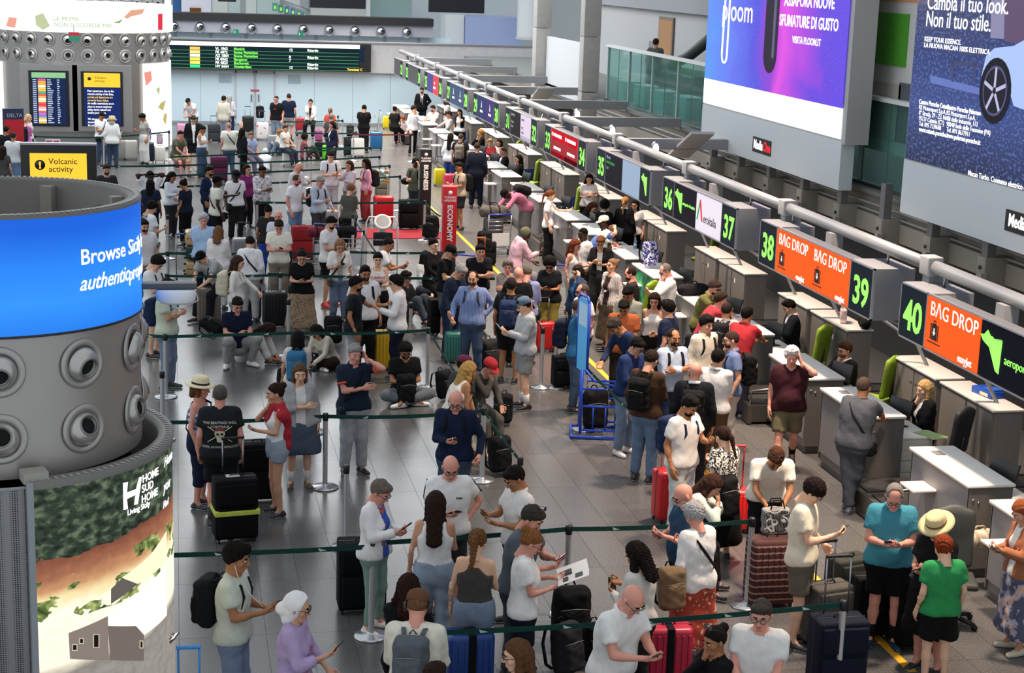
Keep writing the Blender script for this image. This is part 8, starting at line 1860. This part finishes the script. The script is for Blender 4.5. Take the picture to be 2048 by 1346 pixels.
# neck pillows, sweaters, prints
def on_body(R, nm, pts, r_, m, flat=None): return MB().tube(pts, r_, 8, flat=flat).build(nm, m, R['root'])
R = PPL['red']; Sx, s = R['S'], R['s']; redm = mat('cloth', '#b3142a'); g = G((-.32, -.28, .75), (.32, .25, 1.62), .02)
for sx in (-1, 1): g.cone(Sx['nb']+np.array((sx*.05, -.02, .0)), Sx['S'][0 if sx > 0 else 1]+np.array((sx*.02, -.02, -.05)), .07, .075, .05); g.cone(Sx['nb']+np.array((sx*.06, .05, .0)), Sx['sp'](.33)+np.array((sx*.04, .13, 0)), .045, .03, .03)
for d in (.40, .30, .20, .10, .0): c = Sx['sp'](d)+np.array((0, -.085, 0)); g.cone(c-np.array((.12-.0*d, 0, 0)), c+np.array((.12, 0, 0)), .06, .06, .06)
g.cut(Sx['nb']+Sx['up']*.03, tuple(Sx['up'])); g.cone(Sx['nb'], Sx['nb']+Sx['up']*.2, .06, .075, 0, sub=True); g.wrinkle(.006, 22, 3); V, Q = g.out(); link('red_sweater', npmesh('red_sweater', V, Q), redm, R['root'])
R = PPL['orange']; Sx = R['S']; om = mat('cloth', '#e8551c')
for i in (0, 1):
    e, sh = Vector(Sx['E'][i]), Vector(Sx['S'][i]); d = (e-sh).normalized(); c = sh.lerp(e, .63); MB().tube([c-d*.012, c+d*.012], .078, 14).build('sleeve_trim', om, R['root'])
def print_text(R, lines, m, side=-1, dz=.30, size=.06, x0=0.0):
    """lettering laid on the shirt front (side=1) or back (-1)"""
    if not R['shirt']: return
    me = R['shirt'].data; bv = BVHTree.FromPolygons([v.co[:] for v in me.vertices], [tuple(p.vertices) for p in me.polygons]); c = Vector(R['S']['sp'](dz)); up = Vector(R['S']['up']); fw = Vector(R['S']['fw'])*side; x = up.cross(fw) if False else Vector((-side, 0, 0))
    for i, (t, sz) in enumerate(lines):
        tm = text_mesh(t, sz, .001, 'CENTER', .001).copy(); tm.materials.clear(); ok = 0
        for v in tm.vertices:
            p = c+x*(v.co.x+x0)+up*(v.co.y-sum(l[1] for l in lines[:i])*1.15); h = bv.ray_cast(p+fw*.5, -fw)
            v.co = (h[0] if h[0] else p+fw*.16)+fw*(.006+v.co.z)
        link('shirt_print', tm, m, R['root'])
R = PPL['skull']; print_text(R, [('THE BEATINGS WILL', .042), ('CONTINUE', .042)], mat('plain', '#b8b4a4', .7), -1, .37, x0=0); print_text(R, [('UNTIL MORALE IMPROVES', .036)], mat('plain', '#9c988a', .7), -1, .08)
c = Vector(R['S']['sp'](.24)); bone = mat('plain', '#c9c2a4', .7)
me = R['shirt'].data; bv = BVHTree.FromPolygons([v.co[:] for v in me.vertices], [tuple(p.vertices) for p in me.polygons])
def skp(u, v): h = bv.ray_cast(Vector((c.x+u, -.6, c.z+v)), Vector((0, 1, 0))); return (h[0] if h[0] else Vector((c.x+u, -.16, c.z+v)))+Vector((0, -.006, 0))
for a, b in (((-.14, .10), (.14, -.09)), ((.14, .10), (-.14, -.09))): MB().tube([skp(a[0]+(b[0]-a[0])*t, a[1]+(b[1]-a[1])*t) for t in np.linspace(0, 1, 8)], .010, 6, flat=.4).build('bone_print', bone, R['root'])
def blob(nm, pts, m, dy=0): bm = MB(); q = [skp(*p)+Vector((0, -.004-dy, 0)) for p in pts]; bm.poly(q[::-1]); bm.build(nm, m, R['root'])
blob('skull_print', [(-.055, .06), (0, .09), (.055, .06), (.062, .01), (.04, -.03), (.032, -.085), (0, -.095), (-.032, -.085), (-.04, -.03), (-.062, .01)], bone, .004)
blob('bandana_print', [(-.062, .045), (-.05, .08), (0, .10), (.05, .08), (.062, .045), (0, .055)], mat('plain', '#7a2c34', .7), .008)
for sx in (-1, 1): blob('eye_print', [(sx*.025+.016*cos(t), .01+.016*sin(t)) for t in np.linspace(0, 2*pi, 9)[:-1]], BLK, .010)
blob('nose_print', [(-.008, -.03), (.008, -.03), (0, -.012)], BLK, .010)
print_text(PPL['current'], [('CURRENT', .062), ('MOOD', .062)], mat('plain', '#a81c30', .7), 1, .33)
print_text(PPL['stripes'], [('PUMA', .026)], BLK, 1, .34, x0=.09)
print_text(PPL['redprint'], [('\u2584\u2584' if False else 'LEVI', .06)], mat('plain', '#c02838', .7), 1, .32)
for i in (0, 1):
    R = PPL['stripes']; e, sh = Vector(R['S']['E'][i]), Vector(R['S']['S'][i]); o = Vector(((1, -1)[i]*.066, 0, .02)); MB().tube([sh+o*.8+Vector((0, 0, .03)), sh.lerp(e, .3)+o*1.05, sh.lerp(e, .6)+o*1.1], .016, 6, flat=.4).build('shoulder_stripe', mat('cloth', '#151517'), R['root'])
R = PPL['youth']; hm = Vector(R['S']['hc']); MB().tube([hm+Vector((.078, 0, -.01)), hm+Vector((.08, .03, -.12)), hm+Vector((.05, .12, -.28)), Vector(R['hands'][0][0])+Vector((0, 0, .05))], .003, 5).build('earphone_cord', mat('plain', '#ecebe8', .5), R['root'])
MB().lathe([(.001, -.008), (.008, 0), (.001, .008)], 8, Matrix.Translation(hm+Vector((.08, 0, -.005)))).build('earbud', mat('plain', '#ecebe8', .5), R['root'])
R = PPL['headset']; link('headphones', hat_tpl('headset'), mat('plain', '#1c1d20', .4), R['root'], R['S']['HM'])
R = PPL['hijab']; Sx = R['S']; MB().tube([Vector(Sx['nb'])+Vector((-.08, -.06, .0)), Vector(Sx['sp'](.45))+Vector((-.10, .09, 0)), Vector(Sx['sp'](.25))+Vector((.02, .17, 0)), Vector(Sx['sp'](.05))+Vector((.15, .12, 0))], .010, 6, flat=.4).build('bag_strap', mat('cloth', '#d84a6c'), R['root'])
R = PPL['pearl']; Sx = R['S']; n_ = Vector(Sx['nb']); MB().tube([n_+Vector((.06*cos(t), .02+.10*(1-abs(cos(t)))*1.0+.04, -.02-.30*max(0, sin(t))**.8)) for t in np.linspace(0, pi, 16)], .009, 6).build('necklace', mat('plain', '#e8dfd0', .3), R['root'])
for i, sd in enumerate((1, -1)):
    pass
# tucked details: shirt sleeves of the varsity hoodie
# trolleys ------------------------------------------------------------------
for x, y, rz, lb in ((372, 570, 170, 'luggage trolley piled with cream and green cases at the left'), (640, 545, 160, 'luggage trolley with wrapped cases in the middle queue'), (985, 505, 8, 'luggage trolley with a grey duffel near the pink shirt'), (905, 615, 150, 'luggage trolley behind the black capped man'), (1130, 640, 160, 'luggage trolley behind the black curly hair'), (735, 270, 90, 'luggage trolley by the far wall right'), (690, 560, 165, 'luggage trolley with white panel behind the long-haired girl')):
    trolley(at(x, y), radians(rz), lb)
p = at(372, 570); 
for z, c, m_, lb in ((.16, '#b89868', True, 'cream ribbed case lying at the bottom of the left trolley'), (.50, '#24382e', True, 'dark green case lying in the middle of the trolley pile'), (.80, '#c4a878', True, 'cream ribbed case on top of the left trolley pile')):
    r = suitcase((p.x-.30, p.y+.15), radians(90), c, lb, 'm', True, z=z); r.rotation_euler = (radians(90), 0, radians(92)); r.location = (p.x-.05, p.y+.36, z+.15)
p = at(985, 505); suitcase((p.x, p.y), radians(8), '#3c3d40', 'dark grey case on the trolley under the grey duffel', 'm', z=.17); duffel((p.x, p.y), radians(5), '#55534f', 'grey duffel bag with black straps on a trolley', z=.84, scale=1.0)
p = at(640, 545); duffel((p.x, p.y+.2), .3, '#7a1c34', 'wine red bag on the wrapped suitcases', z=.75, scale=.8)
p = at(690, 560); duffel((p.x, p.y+.1), .2, '#15161a', 'black bag with white cover on a trolley', z=.95, scale=.7)
# totems ---------------------------------------------------------------------
def totem(x, y, z, w_, col, lines, label, rz=0):
    p = at(x, y, z); r = empty('queue_totem', (p.x, p.y, 0), rz, label, 'sign'); m = mat('plain', col, .4)
    dbox('body', (-w_/2, -.15, .05), (w_/2, .15, z), m, r, .02); dbox('foot', (-w_/2-.05, -.2, 0), (w_/2+.05, .2, .06), mat('plain', '#2a2a2c', .5), r, .01)
    M0 = pw(r); wl = mat('plain', '#f2efec', .5)
    letter(lines, M0 @ frame((-.05, -.154, z-.40), (0, 0, -1), (1, 0, 0)), .158, wl, r, .006)
    letter(lines, M0 @ frame((-w_/2-.004, .06, z-.40), (0, 0, -1), (0, -1, 0)), .158, wl, r, .006)
    MB().lathe([(.001, 0), (.045, 0), (.045, .004), (.001, .004)], 16, Matrix.Translation((0, -.152, z-.14)) @ Matrix.Rotation(pi/2, 4, 'X')).build('round_emblem', wl, r); letter('TURKISH\nAIRLINES', M0 @ frame((0, -.155, z-.26), (1, 0, 0), (0, 0, 1)), .065, wl, r, .002, 'CENTER')
    return r
totem(899, 371, 2.05, .30, '#c8161e', 'ECONOMY', 'tall red economy queue totem beside the yellow floor line')
totem(851, 297, 2.05, .30, '#1a1516', 'BUSINESS', 'tall black business queue totem behind the olive tee man')
p = at(784, 468); r = empty('carpet', (p.x, p.y, 0), 0, 'red carpet on the floor behind the white scale', 'carpet'); dbox('mat', (-1.35, -.75, 0), (1.25, .75, .012), mat('cloth', '#94182c'), r); dbox('binding', (-1.37, -.77, 0), (1.27, .77, .008), mat('cloth', '#5c1020'), r)
p = at(763, 555); r = empty('luggage_scale', (p.x, p.y, 0), 0, 'white luggage scale with round dial and handrail', 'scale')
MB().lathe([(.001, -.03), (.17, -.03), (.19, -.01), (.19, .03), (.17, .05), (.15, .04), (.001, .03)], 28, Matrix.Translation((0, -.05, 1.22)) @ Matrix.Rotation(radians(50), 4, 'X')).build('dial_case', mat('plain', '#e6e4e0', .4), r); MB().lathe([(.001, .035), (.145, .035)], 28, Matrix.Translation((0, -.05, 1.22)) @ Matrix.Rotation(radians(50), 4, 'X') @ Matrix.Translation((0, 0, .008))).build('dial', mat('plain', '#9a9c98', .4), r)
MB().tube([(-.34, .05, .05), (-.34, .05, 1.2), (-.28, .05, 1.32), (.28, .05, 1.32), (.34, .05, 1.2), (.34, .05, .05)], .018, 8).build('handrail', mat('plain', '#dcdcd8', .4), r); dbox('column', (-.06, 0, .05), (.06, .1, 1.2), mat('plain', '#d8d8d4', .4), r); dbox('platform', (-.3, -.35, 0), (.3, .25, .08), mat('metal', '#8a8c8e'), r, .01)
dbox('sign_board', (-.21, -.16, .72), (.21, -.12, 1.02), BLK, r, .03); letter('TURKISH AIRLINES', pw(r) @ frame((0, -.165, .84), (1, 0, 0), (0, 0, 1)), .05, mat('plain', '#d8d4d0', .5), r, 0, 'CENTER')
# blue baggage gauge rack ---------------------------------------------------
p = at(1195, 868); r = empty('baggage_gauge', (p.x, p.y, 0), radians(-12), 'blue tubular baggage gauge rack with light blue sign panel', 'baggage gauge'); bm_ = mat('plain', '#1440b0', .35)
W2, D2 = .27, .25
for x, y, h in ((-W2, -D2, 1.02), (-W2, D2, 1.02), (W2, -D2, .78), (W2, D2, .78)): MB().tube([(x, y, .06), (x, y, h)], .020, 8).build('upright', bm_, r)
for z in (.12, .48, .74): MB().tube([(-W2, -D2, z), (W2, -D2, z), (W2, D2, z), (-W2, D2, z), (-W2, -D2, z)], .016, 8).build('ring_bar', bm_, r)
for x in (-.09, .09): MB().tube([(x, -D2, .12), (x, -D2, .48)], .012, 6).build('bar', bm_, r); MB().tube([(x, D2, .12), (x, D2, .48)], .012, 6).build('bar', bm_, r)
MB().tube([(-W2, -D2, 1.0), (-W2+.05, -D2, 1.02), (-.1, -D2, .86), (W2, -D2, .78)], .016, 8).build('bar', bm_, r)
MB().tube([(-W2-.12, -D2-.06, .03), (W2+.06, -D2-.06, .03), (W2+.06, D2+.06, .03), (-W2-.12, D2+.06, .03), (-W2-.12, -D2-.06, .03)], .022, 8).build('foot_frame', bm_, r)
T = Matrix.Translation((-W2, 0, 0)) @ Matrix.Rotation(radians(-72), 4, 'Z')
for sx in (-.22, .22): MB().tube([(sx, 0, .95), (sx, 0, 2.0)], .022, 8, T).build('sign_post', bm_, r)
MB().tube([(-.22, 0, 1.98), (-.15, 0, 2.06), (.15, 0, 2.06), (.22, 0, 1.98)], .022, 8, T).build('sign_post', bm_, r)
MB().box((-.20, -.012, .95), (.20, .012, 2.02), T).build('sign_panel', mat('plain', '#5cbcf4', .4), r); MB().box((-.17, -.016, 1.62), (.17, .016, 1.95), T).build('white_field', mat('plain', '#b8dcf4', .4), r)
# red banner left
p = onY(28, 262, 50); r = empty('banner_stand', (p.x, 50, 0), radians(20), 'narrow red and navy banner stand at the far left', 'banner'); zt3 = onY(28, 217, 50).z
dbox('panel', (-.30, 0, .4), (.30, .08, zt3), mat('plain', '#1c2444', .5), r, .01); dbox('red_field', (-.28, -.008, zt3-1.05), (.28, 0, zt3-.32), mat('plain', '#c4202e', .5), r); letter('DELTA', pw(r) @ frame((-.2, -.01, zt3-.25), (1, 0, 0), (0, 0, 1)), .15, wl_ if False else mat('plain', '#b8b8c8', .5), r); dbox('foot', (-.35, -.15, 0), (.35, .2, .05), mat('plain', '#444448', .5), r); dbox('pole', (-.03, 0, .05), (.03, .05, .42), mat('metal', '#888888'), r)
p = onY(105, 286, 55); r = empty('notice_sign', p, 0, 'small white notice with red symbols above the totem', 'sign'); dbox('board', (-.22, 0, -.15), (.24, .03, .12), mat('plain', '#d8d4d4', .5), r); dbox('red_field', (-.19, -.006, -.1), (-.01, 0, .08), mat('plain', '#a83c50', .5), r); dbox('red_field', (.04, -.006, -.1), (.2, 0, .08), mat('plain', '#b83440', .5), r); dbox('pole', (-.02, 0, -p.z), (.02, .02, -.15), mat('metal', '#888888'), r)
# blue phone-holder tray at bottom left
S(380, 1540, 0, '2f86d8', 'light blue suitcase handle beside the black backpack at bottom left', 's', True, .5, hcol='#3a90e0')
